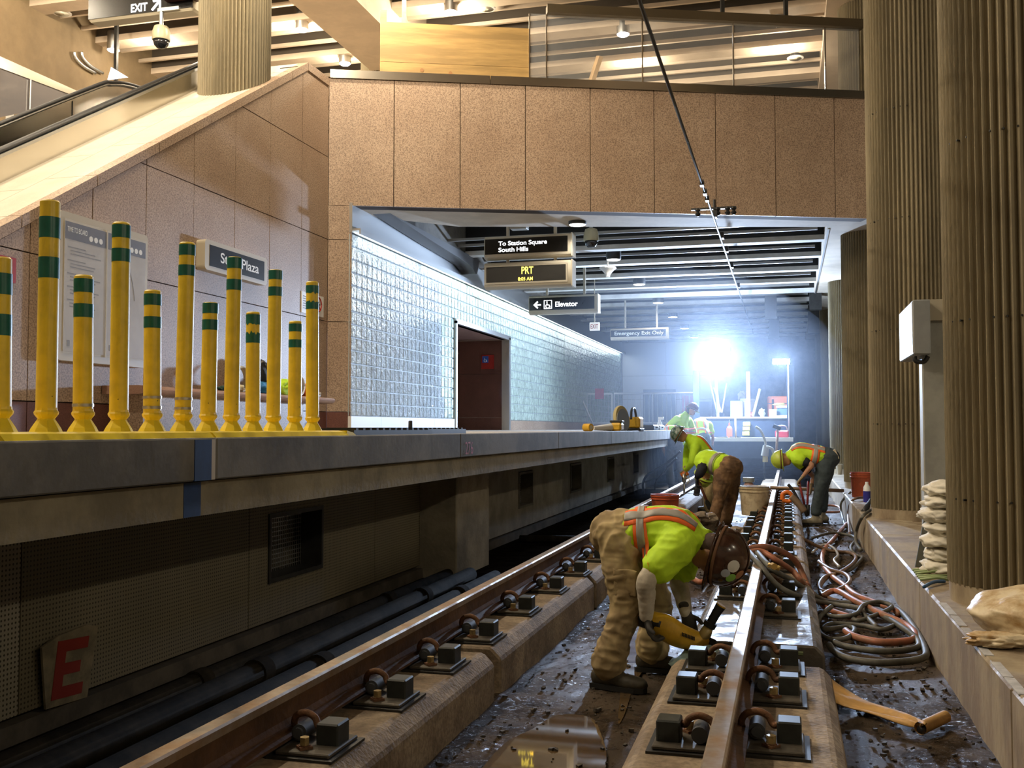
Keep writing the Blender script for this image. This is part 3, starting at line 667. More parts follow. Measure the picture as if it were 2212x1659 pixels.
RYi = [3.15, 3.97, 4.68, 5.24, 7.6, 8.2, 8.9, 9.4, 10.2, 11.0, 11.75, 12.6, 13.1, 13.9, 14.5, 15.0, 15.5, 16.0, 16.6, 17.2, 17.9, 18.6]
for i, y in enumerate(RYi): place_fast(RRX - 0.08, y, PT if not 5.9 < y < 8.4 else PT - 0.02, True, f'{ORD[i]} rail fastener from the camera on the platform side of the right rail', 'fasteners on the platform side of the right rail')

# puddle and rubble on the slab
pts = [at(u, v, Z=0.0) for u, v in [(1010, 1700), (1085, 1610), (1150, 1575), (1205, 1545), (1275, 1550), (1300, 1590), (1310, 1640), (1290, 1700), (1200, 1740), (1100, 1740)]]
mb = MB(); ring = spline(pts + [pts[0]], 4)[:-1]; mb.extrude([Vector((p.x, p.y, 0)) for p in ring], (0, 0, -0.02), (0, 0, 0.001))
tag(build(mb, 'puddle', mat('puddle_water', (0.10, 0.062, 0.028), 0.03, spec=0.9), None), 'muddy puddle reflecting the ceiling, in the near foreground between the rails', 'puddle')
for nm, us, lab in (('puddle', [(1330, 1405), (1385, 1365), (1400, 1420), (1370, 1480), (1350, 1540), (1335, 1560), (1340, 1480)], 'thin brown puddle around the boots of the nearest worker'),):
    pts = [at(u, v, Z=0.0) for u, v in us]; ring = spline(pts + [pts[0]], 4)[:-1]
    mb = MB(); mb.extrude([Vector((p.x, p.y, 0)) for p in ring], (0, 0, -0.02), (0, 0, 0.0)); tag(build(mb, nm, MATS['puddle_water']), lab, 'puddle')
gr = MB(); random.seed(3)
def pebble(mb, c, s):
    M = Matrix.Rotation(random.uniform(0, 6.28), 3, 'Z') @ Matrix.Rotation(random.uniform(-0.5, 0.5), 3, 'X')
    pts = [Vector((a*random.uniform(0.6, 1), b*random.uniform(0.6, 1), d*random.uniform(0.3, 0.7))) for a in (-1, 1) for b in (-1, 1) for d in (-1, 1)]
    mb.add([Vector(c) + (M @ p)*s for p in pts], [(0, 1, 3, 2), (4, 6, 7, 5), (0, 4, 5, 1), (2, 3, 7, 6), (0, 2, 6, 4), (1, 5, 7, 3)])
for _ in range(1500):
    y = 3.2 + 14*random.random()**1.7; x = random.choice([random.uniform(-1.5, -0.6), random.uniform(0.2, 0.85), random.uniform(0.2, 0.85), random.uniform(-3.0, -2.4)])
    pebble(gr, (x, y, 0.004), random.choice([0.004, 0.006, 0.009, 0.013]))
tag(build(gr, 'gravel', mat('gravel_dark', (0.055, 0.042, 0.03), 0.7, var=0.4, vscale=20), org=(0, 0, 0)), 'dark crumbs of mud and gravel scattered over the wet slab', 'gravel', kind='stuff')
RUB = mat('rubble', (0.30, 0.235, 0.165), 0.85, var=0.4, vscale=10, bump=0.5, bscale=40)
def rock(c, s, lab, sc=(1, 1, 0.6), m=RUB):
    bm = bmesh.new(); bmesh.ops.create_icosphere(bm, subdivisions=3, radius=1)
    o = Vector((random.uniform(0, 50),)*3)
    for v in bm.verts:
        p = v.co.copy(); k = 1 + 0.45*noise.noise(p*1.3 + o) + 0.12*noise.noise(p*4 + o)
        v.co = Vector((p.x*k*sc[0], p.y*k*sc[1], p.z*k*sc[2]))*s + Vector(c)
    me = bpy.data.meshes.new('rock'); bm.to_mesh(me); bm.free()
    return tag(link(me, 'broken_concrete', None, None, m, 30), lab, 'rubble', 'lumps of broken concrete')
rlabs = ['largest broken concrete lump beside the shovel blade', 'broken concrete lump in front of the orange bucket', 'flat broken concrete slab under the rubble heap', 'broken concrete lump left of the brown trousers', 'small broken concrete lump near the shovel handle', 'pale broken concrete lump at the drill tip', 'low broken concrete lump behind the nearest worker', 'broken concrete lump at the foot of the cream bucket']
for i, (u, v, s) in enumerate([(1500, 1125, 0.24), (1465, 1105, 0.17), (1490, 1150, 0.3), (1525, 1090, 0.14), (1512, 1075, 0.1), (1478, 1072, 0.12), (1500, 1185, 0.2), (1590, 1118, 0.1)]):
    p = at(u, v, Y=14.6 - 0.25*i); rock((p.x, p.y, max(p.z*0.55, s*0.3)), s, rlabs[i], (1.1, 0.9, 0.55))

# ================================================================== BOLLARDS
STRIPZ = 1.436
for i, (a, b) in enumerate([(0.2, 1.7), (1.72, 2.85), (2.87, 4.17), (4.19, 5.66)]):
    if i == 0: continue
    mb = MB(); mb.extrude([Vector((-2.875, 0, PZ)), Vector((-2.545, 0, PZ)), Vector((-2.57, 0, STRIPZ - 0.006)), Vector((-2.62, 0, STRIPZ)), Vector((-2.81, 0, STRIPZ)), Vector((-2.86, 0, STRIPZ - 0.006))], (0, a, 0), (0, b, 0))
    if i == 3: mb.extrude([Vector((0, 5.66, PZ)), Vector((0, 5.80, PZ)), Vector((0, 5.75, STRIPZ - 0.012)), Vector((0, 5.66, STRIPZ))], (-2.86, 0, 0), (-2.56, 0, 0))
    tag(build(mb, 'bollard_base_strip', YELB), ['', 'yellow base strip at the left edge of the picture', 'middle yellow base strip under the bollards', 'yellow base strip under the farthest bollards, with a sloped end'][i], 'base strip', 'yellow strips under the bollards')
BOL = [(0, .055, .076, .075, 3.04), (1, .062, .08, .078, 3.275), (0, .012, .054, .05, 3.485), (1, .008, .055, .05, 3.71), (0, .014, .05, .055, 3.945), (1, .008, .05, .05, 4.182), (0, .0, .05, .035, 4.395), (1, .0, .055, .06, 4.61),
       (0, .01, .052, .05, 4.825), (1, .0, .05, .045, 5.045), (0, .012, .045, .05, 5.294), (1, .02, .045, .055, 5.522)]
BLAB = ['short yellow bollard cut off by the left edge of the picture', 'tallest-looking yellow bollard, left of the time-to-board display', 'short yellow bollard in front of the left half of the display case',
        'tall yellow bollard in front of the right half of the display case', 'short yellow bollard just right of the display case, with two metal bands', 'tall yellow bollard left of the station name sign, with metal bands',
        'short yellow bollard below the left end of the station name sign', 'tall yellow bollard covering the middle of the station name sign', 'short yellow bollard right of the station name sign, with a ragged green band',
        'tall yellow bollard between the name sign and the no-smoking sign', 'short yellow bollard with black scuffs, second from the right end', 'tall scuffed yellow bollard in front of the no-smoking sign']
TAPE = mat('metal_band', (0.55, 0.5, 0.4), 0.35, 0.9)
for i, (tall, off, bw, gap, y) in enumerate(BOL):
    x = -2.72; t = thing('bollard', (x, y, STRIPZ), BLAB[i], 'bollard', 'row of yellow bollards on the platform edge')
    top = 2.321 if tall else 2.063; r = 0.0365; lean = random.uniform(-0.006, 0.006)
    def P(z): return (x + lean*(z - STRIPZ), y + lean*(z - STRIPZ)*2, z)
    mb = MB(); mb.lathe([(0.062, STRIPZ - 0.02), (0.06, STRIPZ), (0.052, STRIPZ + 0.016), (0.034, STRIPZ + 0.044), (0.030, STRIPZ + 0.052)], (x, y, 0), n=8); build(mb, 'flared_foot', YELB, t)
    mb = MB(); mb.lathe([(0.029, STRIPZ + 0.048), (0.043, STRIPZ + 0.066), (0.045, STRIPZ + 0.074), (0.040, STRIPZ + 0.082), (0.039, STRIPZ + 0.092)], (x, y, 0), n=12); build(mb, 'collar', YEL, t)
    build(MB().tube([P(STRIPZ + 0.09), P(top - 0.006), P(top)], [r + 0.002, r, r - 0.006], 28), 'post', YEL, t, 35)
    for k, z1 in enumerate((top - off - 0.004, top - off - bw - gap)):
        n_ = 28; z0 = z1 - bw; rings = []
        for zz in (z0, z1):
            rag = 0.012 if i in (8, 11) and ((zz == z0) == (k == 0)) else 0.0
            rings.append([Vector(P(zz)) + Vector(((r + 0.0018)*math.cos(2*math.pi*q/n_), (r + 0.0018)*math.sin(2*math.pi*q/n_), rag*(noise.noise(Vector((q*0.7, i, k)))*1.6))) for q in range(n_)])
        build(MB().ring(rings, cap=False), 'green_band', GRN, t, True)
    build(MB().ell(Vector(P(STRIPZ + 0.135)) + Vector((0.033*math.cos(R(-60 + 40*(i % 3))), 0.033*math.sin(R(-60 + 40*(i % 3))), 0)), (0.006, 0.006, 0.006), n=8, m=6), 'rivet', DKMET, t, True)
    if i in (2, 4, 5):
        for dz in ((0.10,) if i == 2 else (0.10, 0.145)): build(MB().tube([P(STRIPZ + dz), P(STRIPZ + dz + 0.012)], r + 0.0045, 28, cap=False), 'metal_band', TAPE, t, True)
# black rubber edge plates lying past the bollards
for (a, b, x0, x1, h, lab) in [(5.9, 7.35, -2.95, -2.62, 0.045, 'black ribbed rubber plate on the platform edge next to the bollards'), (6.9, 8.6, -3.3, -2.75, 0.05, 'second black ribbed plate lying on the platform edge')]:
    mb = MB(); mb.box(x0, x1, a, b, PZ, PZ + h - 0.012)
    yy = a + 0.03
    while yy < b - 0.05: mb.box(x0, x1, yy, yy + 0.035, PZ + h - 0.012, PZ + h); yy += 0.11
    tag(build(mb, 'edge_plate', BLACK), lab, 'rubber plate')
tag(build(MB().lathe([(0.035, PZ), (0.035, PZ + 0.01), (0.018, PZ + 0.012), (0.016, PZ + 0.1), (0.012, PZ + 0.105)], (-2.9, 7.62, 0), n=12), 'stub_post', BLACK, None, 40), 'small black stub standing on the platform near the glass blocks', 'stub')

# ================================================================== BENCH and what lies on it
t = thing('bench', (-6.5, 11.2, PZ), 'granite bench with rounded pink stone edge along the station wall', 'bench')
GRANB = mat('granite_bench', (0.40, 0.235, 0.165), 0.3, var=0.2, vscale=4, speck=0.5, sscale=110, speckcol=(0.16, 0.07, 0.05))
for k in range(8):
    a = 8.98 + 0.56*k; b = a + 0.555
    mb = MB(); pr = [(-6.79, 1.80), (-6.36, 1.80), (-6.31, 1.805), (-6.28, 1.825), (-6.27, 1.845), (-6.28, 1.868), (-6.31, 1.882), (-6.36, 1.888), (-6.79, 1.888)]
    mb.extrude([Vector((p, 0, q)) for p, q in pr], (0, a, 0), (0, b, 0)); build(mb, 'seat_stone', GRANB, t, 50)
build(MB().box(-6.78, -6.42, 9.15, 12.75, PZ, 1.80), 'bench_base', GRAN, t)
def lump(name, c, r, m, lab, cat, sub=4, amp=0.35, parent=None, fl=0.0, sc=2.2, smooth=True):
    bm = bmesh.new(); bmesh.ops.create_icosphere(bm, subdivisions=sub, radius=1); of = Vector((random.uniform(0, 90), 3, 5))
    for v in bm.verts:
        p = v.co.copy(); k = 1 + amp*noise.noise(p*sc + of) + amp*0.35*noise.noise(p*sc*2.7 + of)
        q = Vector((p.x*k*r[0], p.y*k*r[1], p.z*k*r[2])); q.z = max(q.z, -r[2]*(1 - fl)); v.co = q + Vector(c)
    me = bpy.data.meshes.new(name); bm.to_mesh(me); bm.free()
    o = link(me, name, parent, None, m, smooth)
    return tag(o, lab, cat) if lab else o
BZ = 1.888
t = thing('backpack', (-6.55, 11.85, BZ), 'black backpack standing on the bench behind the bollards', 'bag')
lump('pack_body', (-6.58, 11.85, BZ + 0.22), (0.12, 0.17, 0.23), BLACK, None, None, parent=t, amp=0.2); build(MB().tube(spline([(-6.46, 11.75, BZ + 0.38), (-6.40, 11.75, BZ + 0.25), (-6.45, 11.75, BZ + 0.1)]), 0.014, 8), 'strap', BLACK, t, True)
lump('cloth_bundle', (-6.48, 11.75, BZ + 0.075), (0.12, 0.32, 0.08), mat('blue_cloth', (0.03, 0.2, 0.42), 0.7), 'crumpled bright blue cloth on the bench beside the backpack', 'cloth', fl=0.1)
lump('safety_vest', (-6.5, 12.3, BZ + 0.10), (0.11, 0.2, 0.11), mat('neon_cloth', (0.55, 0.85, 0.03), 0.75), 'folded neon yellow vest lying on the bench', 'vest', fl=0.1)
t = thing('coiled_cord', (-6.5, 11.2, BZ), 'coil of cream cord on the bench left of the backpack', 'cord')
for k in range(4): build(MB().tube([(-6.52 + 0.02*k, 11.2 + 0.15*math.cos(a), BZ + 0.165 + 0.15*math.sin(a)) for a in [2*math.pi*q/24 for q in range(25)]], 0.012, 8), 'loop', mat('cord_cream', (0.5, 0.44, 0.3), 0.6), t, True)
t = thing('coiled_cord', (-6.5, 12.75, BZ), 'pale coil of tubing on the bench behind the right-hand bollards', 'cord')
for k in range(3): build(MB().tube([(-6.52 + 0.025*k, 12.75 + 0.13*math.cos(a), BZ + 0.145 + 0.13*math.sin(a)) for a in [2*math.pi*q/24 for q in range(25)]], 0.013, 8), 'loop', WHITEP, t, True)
lump('work_jacket', (-6.55, 13.0, BZ + 0.09), (0.12, 0.13, 0.1), mat('orange_cloth', (0.7, 0.13, 0.02), 0.7), 'orange and navy jacket heaped at the right end of the bench', 'jacket', fl=0.1)
lump('paper_cup_bag', (-6.5, 13.3, BZ + 0.04), (0.07, 0.08, 0.05), CREAM, 'small cream paper bag at the end of the bench', 'bag', fl=0.1)
lump('work_glove', (-6.45, 10.75, BZ + 0.03), (0.06, 0.12, 0.035), mat('dark_green', (0.02, 0.06, 0.04), 0.7), 'dark green glove on the left part of the bench', 'glove', fl=0.1)
lump('work_towel', (-6.45, 11.05, BZ + 0.045), (0.09, 0.1, 0.05), mat('cream_cloth', (0.6, 0.52, 0.32), 0.8), 'cream rag below the coiled cord on the bench', 'cloth', fl=0.1)

# ================================================================== SIGNS
def rframe(mb, x0, x1, y0, y1, z0, z1, r=0.05, n=5):
    """rounded slab: thickness in X, outline in Y-Z"""
    pl = []
    for cy, cz, a0 in ((y1-r, z1-r, 0), (y0+r, z1-r, 90), (y0+r, z0+r, 180), (y1-r, z0+r, 270)):
        for k in range(n + 1): a = R(a0 + 90*k/n); pl.append(Vector((0, cy + r*math.cos(a), cz + r*math.sin(a))))
    return mb.extrude(pl, (x0, 0, 0), (x1, 0, 0))
Yv, Zv, Xv = (0, 1, 0), (0, 0, 1), (1, 0, 0)
NAVY = mat('navy', (0.035, 0.04, 0.075), 0.4); POST = mat('poster', (0.52, 0.50, 0.50), 0.25, var=0.1, vscale=4); PRINT = mat('print_grey', (0.16, 0.15, 0.15), 0.6)
t = thing('display_case', (-6.75, 8.88, 2.10), 'cream framed display case with two posters headed time to board', 'display case')
build(rframe(MB(), -6.8, -6.70, 8.19, 9.59, 2.10, 3.54, 0.05), 'case_frame', CREAM, t)
for (a, b) in ((8.27, 8.885), (8.90, 9.54)):
    p = build(MB().box(-6.70, -6.694, a, b, 2.19, 3.45), 'poster', POST, t); build(MB().box(-6.694, -6.692, a, b, 3.28, 3.45), 'poster_header', NAVY, p)
    for k in range(3): build(MB().lathe([(0.028, 0), (0.028, 0.002)], (-6.692, b - 0.09 - 0.075*(2-k), 3.335), axis=(1, 0, 0), n=16), 'pictogram', LETTER, p)
    build(MB().box(-6.694, -6.692, a + 0.05, a + 0.09, 2.24, 2.30), 'logo_mark', PRINT, p)
    ln = MB(); z = 3.2; k = 0
    while z > 2.62 and a < 8.5:
        if k % 4 != 3: ln.box(-6.694, -6.6925, a + (0.04 if k % 4 == 0 else 0.08), a + (0.3 if k % 4 == 0 else random.uniform(0.42, 0.55)), z, z + 0.012)
        z -= 0.032; k += 1
    if a > 8.5: ln.tube(spline([(-6.693, 9.0, 3.0), (-6.693, 9.1, 3.12), (-6.693, 9.25, 3.12), (-6.693, 9.33, 2.95), (-6.693, 9.36, 2.8)]), 0.004, 6).tube(spline([(-6.693, 9.02, 2.85), (-6.693, 9.1, 2.75), (-6.693, 9.15, 2.6)]), 0.003, 6)
    o = build(ln, 'printed_lines', PRINT, p); o['kind'] = 'stuff'
text('TIME TO BOARD', t, LETTER, (-6.692, 8.30, 3.355), Yv, Zv, 0.05, 0.001, bold=0.008, width=0.29)
build(MB().box(-6.70, -6.685, 8.885, 8.90, 2.17, 3.47), 'divider', CREAM, t)
build(MB().box(-6.684, -6.681, 8.25, 9.55, 2.17, 3.47), 'glazing', mat('case_glass', (0.9, 0.92, 0.95), 0.03, alpha=0.10, spec=0.8), t)
t = thing('station_sign', (-6.75, 11.43, 3.35), 'cream framed black station name sign on the granite wall', 'sign')
build(rframe(MB(), -6.8, -6.68, 10.68, 12.18, 3.345, 3.71, 0.05), 'sign_frame', CREAM, t); build(MB().box(-6.68, -6.676, 10.78, 12.10, 3.40, 3.655), 'sign_face', SIGNBK, t)
text('Steel Plaza', t, LETTER, (-6.676, 11.02, 3.475), Yv, Zv, 0.125, 0.002, bold=0.012, width=0.93)
t = thing('no_smoking_sign', (-6.79, 13.75, 3.13), 'white plate with a red no-smoking symbol on the granite wall', 'sign')
build(MB().box(-6.80, -6.785, 13.40, 14.12, 3.13, 3.44), 'plate', WHITEP, t)
ringp = [(-6.783, 13.93 + 0.105*math.cos(a), 3.305 + 0.105*math.sin(a)) for a in [2*math.pi*q/28 for q in range(29)]]
build(MB().tube(ringp, 0.012, 6).tube([(-6.783, 13.85, 3.38), (-6.783, 14.0, 3.23)], 0.010, 6), 'prohibition_ring', REDP, t, True); build(MB().box(-6.785, -6.783, 13.87, 14.0, 3.295, 3.315), 'cigarette', BLACK, t)
ln = MB()
for k in range(6): ln.box(-6.785, -6.783, 13.44, 13.44 + random.uniform(0.2, 0.3), 3.37 - 0.035*k, 3.382 - 0.035*k)
o = build(ln, 'printed_lines', PRINT, t); o['kind'] = 'stuff'
t = thing('red_wall_sign', (-6.79, 7.6, 2.79), 'small red emergency sign on the wall at the left edge', 'sign')
build(MB().box(-6.80, -6.785, 7.42, 7.74, 2.77, 3.0), 'plate', REDP, t); build(MB().box(-6.785, -6.783, 7.5, 7.68, 2.85, 2.862), 'printed_line', LETTER, t)

def hang_sign(name, lab, x0, x1, y, z0, z1, dep, ztop, face=True):
    t = thing(name, ((x0+x1)/2, y, z0), lab, 'sign'); h = z1 - z0
    pr = []
    for a in range(0, 181, 20): pr.append((y + dep/2*math.cos(R(a)), z0 + 0.06 - 0.06*math.sin(R(a))))
    pr += [(y - dep/2, z1 - 0.06)] + [(y - dep/2*math.cos(R(a)), z1 - 0.06 + 0.06*math.sin(R(a))) for a in range(20, 181, 20)]
    build(MB().extrude([Vector((0, a, b)) for a, b in pr], (x0, 0, 0), (x1, 0, 0)), 'sign_housing', CREAM, t, 30)
    build(MB().box(x0 + 0.015, x1 - 0.06, y - dep/2 - 0.006, y - dep/2 + 0.01, z0 + 0.09, z1 - 0.065), 'sign_face', SIGNBK, t)
    build(MB().box(x1 - 0.0, x1 + 0.02, y - dep/2 - 0.004, y + dep/2 + 0.004, z0 + 0.01, z1 - 0.01), 'end_cap', CREAM, t)
    for x in (x0 + 0.25*(x1-x0), x1 - 0.2*(x1-x0)):
        if ztop: build(MB().cyl((x, y, z1 - 0.01), (x, y, ztop), 0.03, 12), 'hanger_rod', CREAM, t, 40)
    return t, y - dep/2 - 0.007
t, fy = hang_sign('direction_sign', 'hanging black sign reading To Station Square South Hills', -5.06, -3.52, 17.0, 4.37, 4.79, 0.3, 5.6)
text('To Station Square', t, LETLIT, (-4.80, fy, 4.605), Xv, Zv, 0.075, 0.003, bold=0.012, width=0.86); text('South', t, LETLIT, (-4.80, fy, 4.495), Xv, Zv, 0.075, 0.003, bold=0.012, width=0.285); text('Hills', t, LETLIT, (-4.475, fy, 4.495), Xv, Zv, 0.075, 0.003, bold=0.012, width=0.205)
t, fy = hang_sign('departure_sign', 'hanging departure display with yellow dot letters, below the direction sign', -5.06, -3.52, 17.0, 3.86, 4.33, 0.3, 4.38)
fr = MB()
for (a, b, c, d) in ((-5.05, -3.58, 3.935, 3.965), (-5.05, -3.58, 4.235, 4.262), (-5.05, -5.02, 3.965, 4.235), (-3.61, -3.58, 3.965, 4.235)): fr.box(a, b, fy - 0.012, fy + 0.012, c, d)
build(fr, 'bezel', CREAM, t)
text('PRT', t, LEDY, (-4.39, fy, 4.10), Xv, Zv, 0.125, 0.003, bold=0.015, width=0.21); text('8:05 AM', t, LEDY, (-4.45, fy, 3.985), Xv, Zv, 0.06, 0.003, bold=0.01, width=0.26)
t, fy = hang_sign('elevator_sign', 'hanging black elevator sign with arrow and wheelchair symbol', -5.53, -3.99, 22.0, 3.97, 4.40, 0.3, 5.6)
text('Elevator', t, LETLIT, (-4.92, fy, 4.13), Xv, Zv, 0.11, 0.003, bold=0.012, width=0.50)
a_ = MB(); x0, zc = -5.42, 4.18
a_.extrude([Vector((x0, 0, zc)), Vector((x0 + 0.09, 0, zc + 0.085)), Vector((x0 + 0.11, 0, zc + 0.06)), Vector((x0 + 0.065, 0, zc + 0.015)), Vector((x0 + 0.17, 0, zc + 0.015)), Vector((x0 + 0.17, 0, zc - 0.015)), Vector((x0 + 0.065, 0, zc - 0.015)), Vector((x0 + 0.11, 0, zc - 0.06)), Vector((x0 + 0.09, 0, zc - 0.085))], (0, fy - 0.003, 0), (0, fy, 0)); build(a_, 'arrow', LETLIT, t)
wc = MB(); X0 = -5.17
for (a, b, c, d) in ((-5.18, -5.0, 4.265, 4.277), (-5.18, -5.0, 4.087, 4.099), (-5.18, -5.168, 4.099, 4.265), (-5.012, -5.0, 4.099, 4.265)): wc.box(a, b, fy - 0.003, fy, c, d)
wc.tube([(-5.095 + 0.042*math.cos(R(q)), fy, 4.145 + 0.042*math.sin(R(q))) for q in range(90, 380, 15)], 0.008, 6).tube([(-5.11, fy, 4.225), (-5.105, fy, 4.175), (-5.06, fy, 4.17), (-5.04, fy, 4.12)], 0.009, 6).ell((-5.112, fy, 4.24), (0.013, 0.005, 0.013), n=10, m=6)
build(wc, 'wheelchair_symbol', LETLIT, t, True)
t, fy = hang_sign('emergency_sign', 'grey hanging sign reading Emergency Exit Only in the haze', -4.72, -3.13, 28.0, 3.88, 4.22, 0.25, 5.6)
text('Emergency Exit Only', t, LETTER, (-4.60, fy, 4.02), Xv, Zv, 0.10, 0.004, bold=0.012, width=1.35)
pq = at(1284, 714, Y=24.0); xq, zq = pq.x, pq.z
t = thing('exit_sign', (xq, 24, zq), 'small white exit sign hanging right of the elevator sign', 'sign')
build(MB().bbox(xq - 0.12, xq + 0.12, 24, 24.06, zq, zq + 0.2, 0.01), 'sign_box', mat('lit_white', (0.8, 0.8, 0.78), 0.5, emit=(1, 0.95, 0.9), estr=0.35), t); text('EXIT', t, REDP, (xq - 0.09, 23.998, zq + 0.045), Xv, Zv, 0.11, 0.003, bold=0.012, width=0.18); build(MB().cyl((xq, 24.03, zq + 0.19), (xq, 24.03, 5.55), 0.012, 8), 'hanger_rod', CREAM, t, 40)
# upper exit sign
pe = at(190, 48, Y=12.6); t = thing('upper_exit_sign', (pe.x + 0.9, 12.6, pe.z), 'dark hanging sign with lit EXIT and arrow, top left', 'sign')
xa, za = pe.x, pe.z
build(MB().bbox(xa, xa + 1.75, 12.6, 12.85, za, za + 0.5, 0.03), 'sign_housing', CREAM, t); build(MB().box(xa + 0.01, xa + 1.74, 12.59, 12.61, za + 0.035, za + 0.6), 'sign_face', SIGNBK, t)
text('EXIT', t, LETLIT, (xa + 0.74, 12.585, za + 0.06), Xv, Zv, 0.12, 0.003, bold=0.02, width=0.27)
ar = MB(); q = Vector((xa + 1.09, 12.583, za + 0.055)); ar.tube([q, q + Vector((0.11, 0, 0.11))], 0.016, 6).tube([q + Vector((0.02, 0, 0.13)), q + Vector((0.13, 0, 0.13)), q + Vector((0.13, 0, 0.02))], 0.015, 6); build(ar, 'arrow', LETLIT, t)
tag(build(MB().bbox(xa + 1.32, xa + 1.9, 12.4, 12.7, za + 0.14, za + 0.7, 0.02), 'speaker_box', mat('maroon_box', (0.05, 0.012, 0.01), 0.5)), 'dark maroon box hanging at the right end of the upper exit sign', 'box')
for x in (xa + 0.3, xa + 1.2): build(MB().cyl((x, 12.7, za + 0.5), (x, 12.7, 9.2), 0.03, 10), 'hanger_rod', DKMET, t)
t = thing('accessible_sign', (-8.1, 23.49, 2.45), 'red sign with blue wheelchair panel on the recess wall', 'sign')
pa, pb = at(1040, 767, Y=23.49), at(1067, 797, Y=23.49)
build(MB().box(pa.x, pb.x, 23.475, 23.5, pb.z, pa.z), 'plate', REDP, t); build(MB().box(pa.x + 0.03, pa.x + 0.18, 23.47, 23.476, pa.z - 0.19, pa.z - 0.03), 'symbol_panel', mat('symbol_blue', (0.02, 0.1, 0.45), 0.5), t)
cx, cz = pa.x + 0.10, pa.z - 0.12
build(MB().tube([(cx + 0.03*math.cos(R(q)), 23.468, cz - 0.02 + 0.03*math.sin(R(q))) for q in range(90, 380, 15)], 0.006, 6).tube([(cx - 0.01, 23.468, cz + 0.05), (cx - 0.005, 23.468, cz), (cx + 0.03, 23.468, cz), (cx + 0.045, 23.468, cz - 0.045)], 0.007, 6), 'wheelchair_symbol', LETTER, t, True)
t.location = ((pa.x + pb.x)/2, 23.49, pb.z)
for ch in t.children: ch.data.transform(Matrix.Translation(Vector((-8.1, 23.49, 2.45)) - t.location))
# ================================================================== CEILING FITTINGS
hl = thing('ceiling_lamp', (0, 0, 0), 'x', 'ceiling lamp', 'downlights under the upper ceiling')
build(MB().lathe([(0.12, 0.0), (0.125, 0.04), (0.125, 0.34), (0.12, 0.36)], (0, 0, 0), n=24), 'lamp_can', STEELB, hl, 40, local=True)
build(MB().lathe([(0.118, -0.004), (0.09, -0.03), (0.03, -0.045)], (0, 0, 0), n=24), 'lens', LAMPW, hl, True, local=True)
used_h = False
HL_LAB = {(-12.0, 17.3): 'ceiling downlight above the escalator, left of the dome camera', (-8.85, 17.3): 'ceiling downlight right of the fluted column on the ramp', (-5.85, 17.3): 'ceiling downlight above the plywood board',
          (-8.75, 19.1): 'ceiling downlight left of the plywood, just above the steel cap', (-2.95, 20.96): 'ceiling downlight seen through the glass near the contact wire', (-0.1, 20.96): 'ceiling downlight seen through the glass at the right'}
hx = {(-12.0, 17.3): at(245, 108, Z=8.96), (-8.85, 17.3): at(652, 64, Z=8.96), (-5.85, 17.3): at(974, 26, Z=8.96), (-8.75, 19.1): at(745, 137, Z=8.96), (-2.95, 20.96): at(1346, 74, Z=8.96), (-0.1, 20.96): at(1681, 52, Z=8.96)}
for (x, y, z, _p) in HALL_LAMPS:
    if (x, y) not in HL_LAB: continue
    o = hl if not used_h else copy_tree(hl); used_h = True
    p = hx[(x, y)]; o.location = (p.x, p.y, 8.96); o['label'] = HL_LAB[(x, y)]
ll = thing('ceiling_downlight', (0, 0, 0), 'x', 'ceiling lamp', 'downlights under the lower ceiling')
build(MB().lathe([(0.14, 0.0), (0.15, 0.012), (0.15, 0.3), (0.14, 0.31)], (0, 0, 0), n=24), 'lamp_can', DKMET, ll, 40, local=True); build(MB().lathe([(0.138, -0.003), (0.12, -0.014), (0.04, -0.02)], (0, 0, 0), n=24), 'lens', LAMPC, ll, True, local=True)
for i, (x, y, z) in enumerate(LOW_LAMPS):
    o = ll if i == 0 else copy_tree(ll); o.location = (x, y, z); o['label'] = f'{NWORD[i]} round downlight in the row under the lower ceiling'
sp = thing('ceiling_speaker', (0, 0, 0), 'x', 'speaker', 'round ceiling speakers')
build(MB().lathe([(0.17, 0.0), (0.17, -0.012), (0.13, -0.02)], (0, 0, 0), n=28), 'rim', WHITEP, sp, 40, local=True); build(MB().lathe([(0.128, -0.0205), (0.07, -0.018), (0.02, -0.022)], (0, 0, 0), n=28), 'grille', CREAM, sp, True, local=True); build(MB().cyl((0, 0, 0), (0, 0, 0.5), 0.1, 16), 'back_can', DKMET, sp, local=True)
for i, (uv, lab) in enumerate([((134, 28), 'round ceiling speaker left of the upper exit sign'), ((1051, 18), 'round ceiling speaker above the plywood board'), ((1718, 125), 'round ceiling speaker seen through the glass at the right')]):
    o = sp if i == 0 else copy_tree(sp); p = at(*uv, Z=9.12); o.location = p; o['label'] = lab
def dome_cam(p, lab, s=1.0, up=0.5):
    t = thing('dome_camera', p, lab, 'camera'); p = Vector(p)
    build(MB().lathe([(0.05*s, 0.22*s), (0.10*s, 0.20*s), (0.125*s, 0.12*s), (0.13*s, 0.02*s), (0.125*s, 0.0)], p, n=24), 'housing', mat('camera_beige', (0.42, 0.38, 0.25), 0.4), t, 40)
    build(MB().lathe([(0.115*s, 0.0), (0.10*s, -0.06*s), (0.06*s, -0.105*s), (0.01*s, -0.115*s)], p, n=24), 'dome', mat('dome_black', (0.02, 0.02, 0.025), 0.05, spec=0.8), t, True)
    build(MB().cyl(p + Vector((0, 0, 0.2*s)), p + Vector((0, 0, up)), 0.03*s, 10).box(p.x - 0.05*s, p.x + 0.3*s, p.y - 0.03, p.y + 0.03, p.z + up - 0.03, p.z + up + 0.02), 'mount_arm', STEELB, t)
dome_cam(at(348, 88, Y=12.6), 'dome security camera above the escalator', 1.0, 0.45); dome_cam(at(1277, 521, Y=17.6), 'beige dome security camera right of the direction sign', 1.05, 0.45)
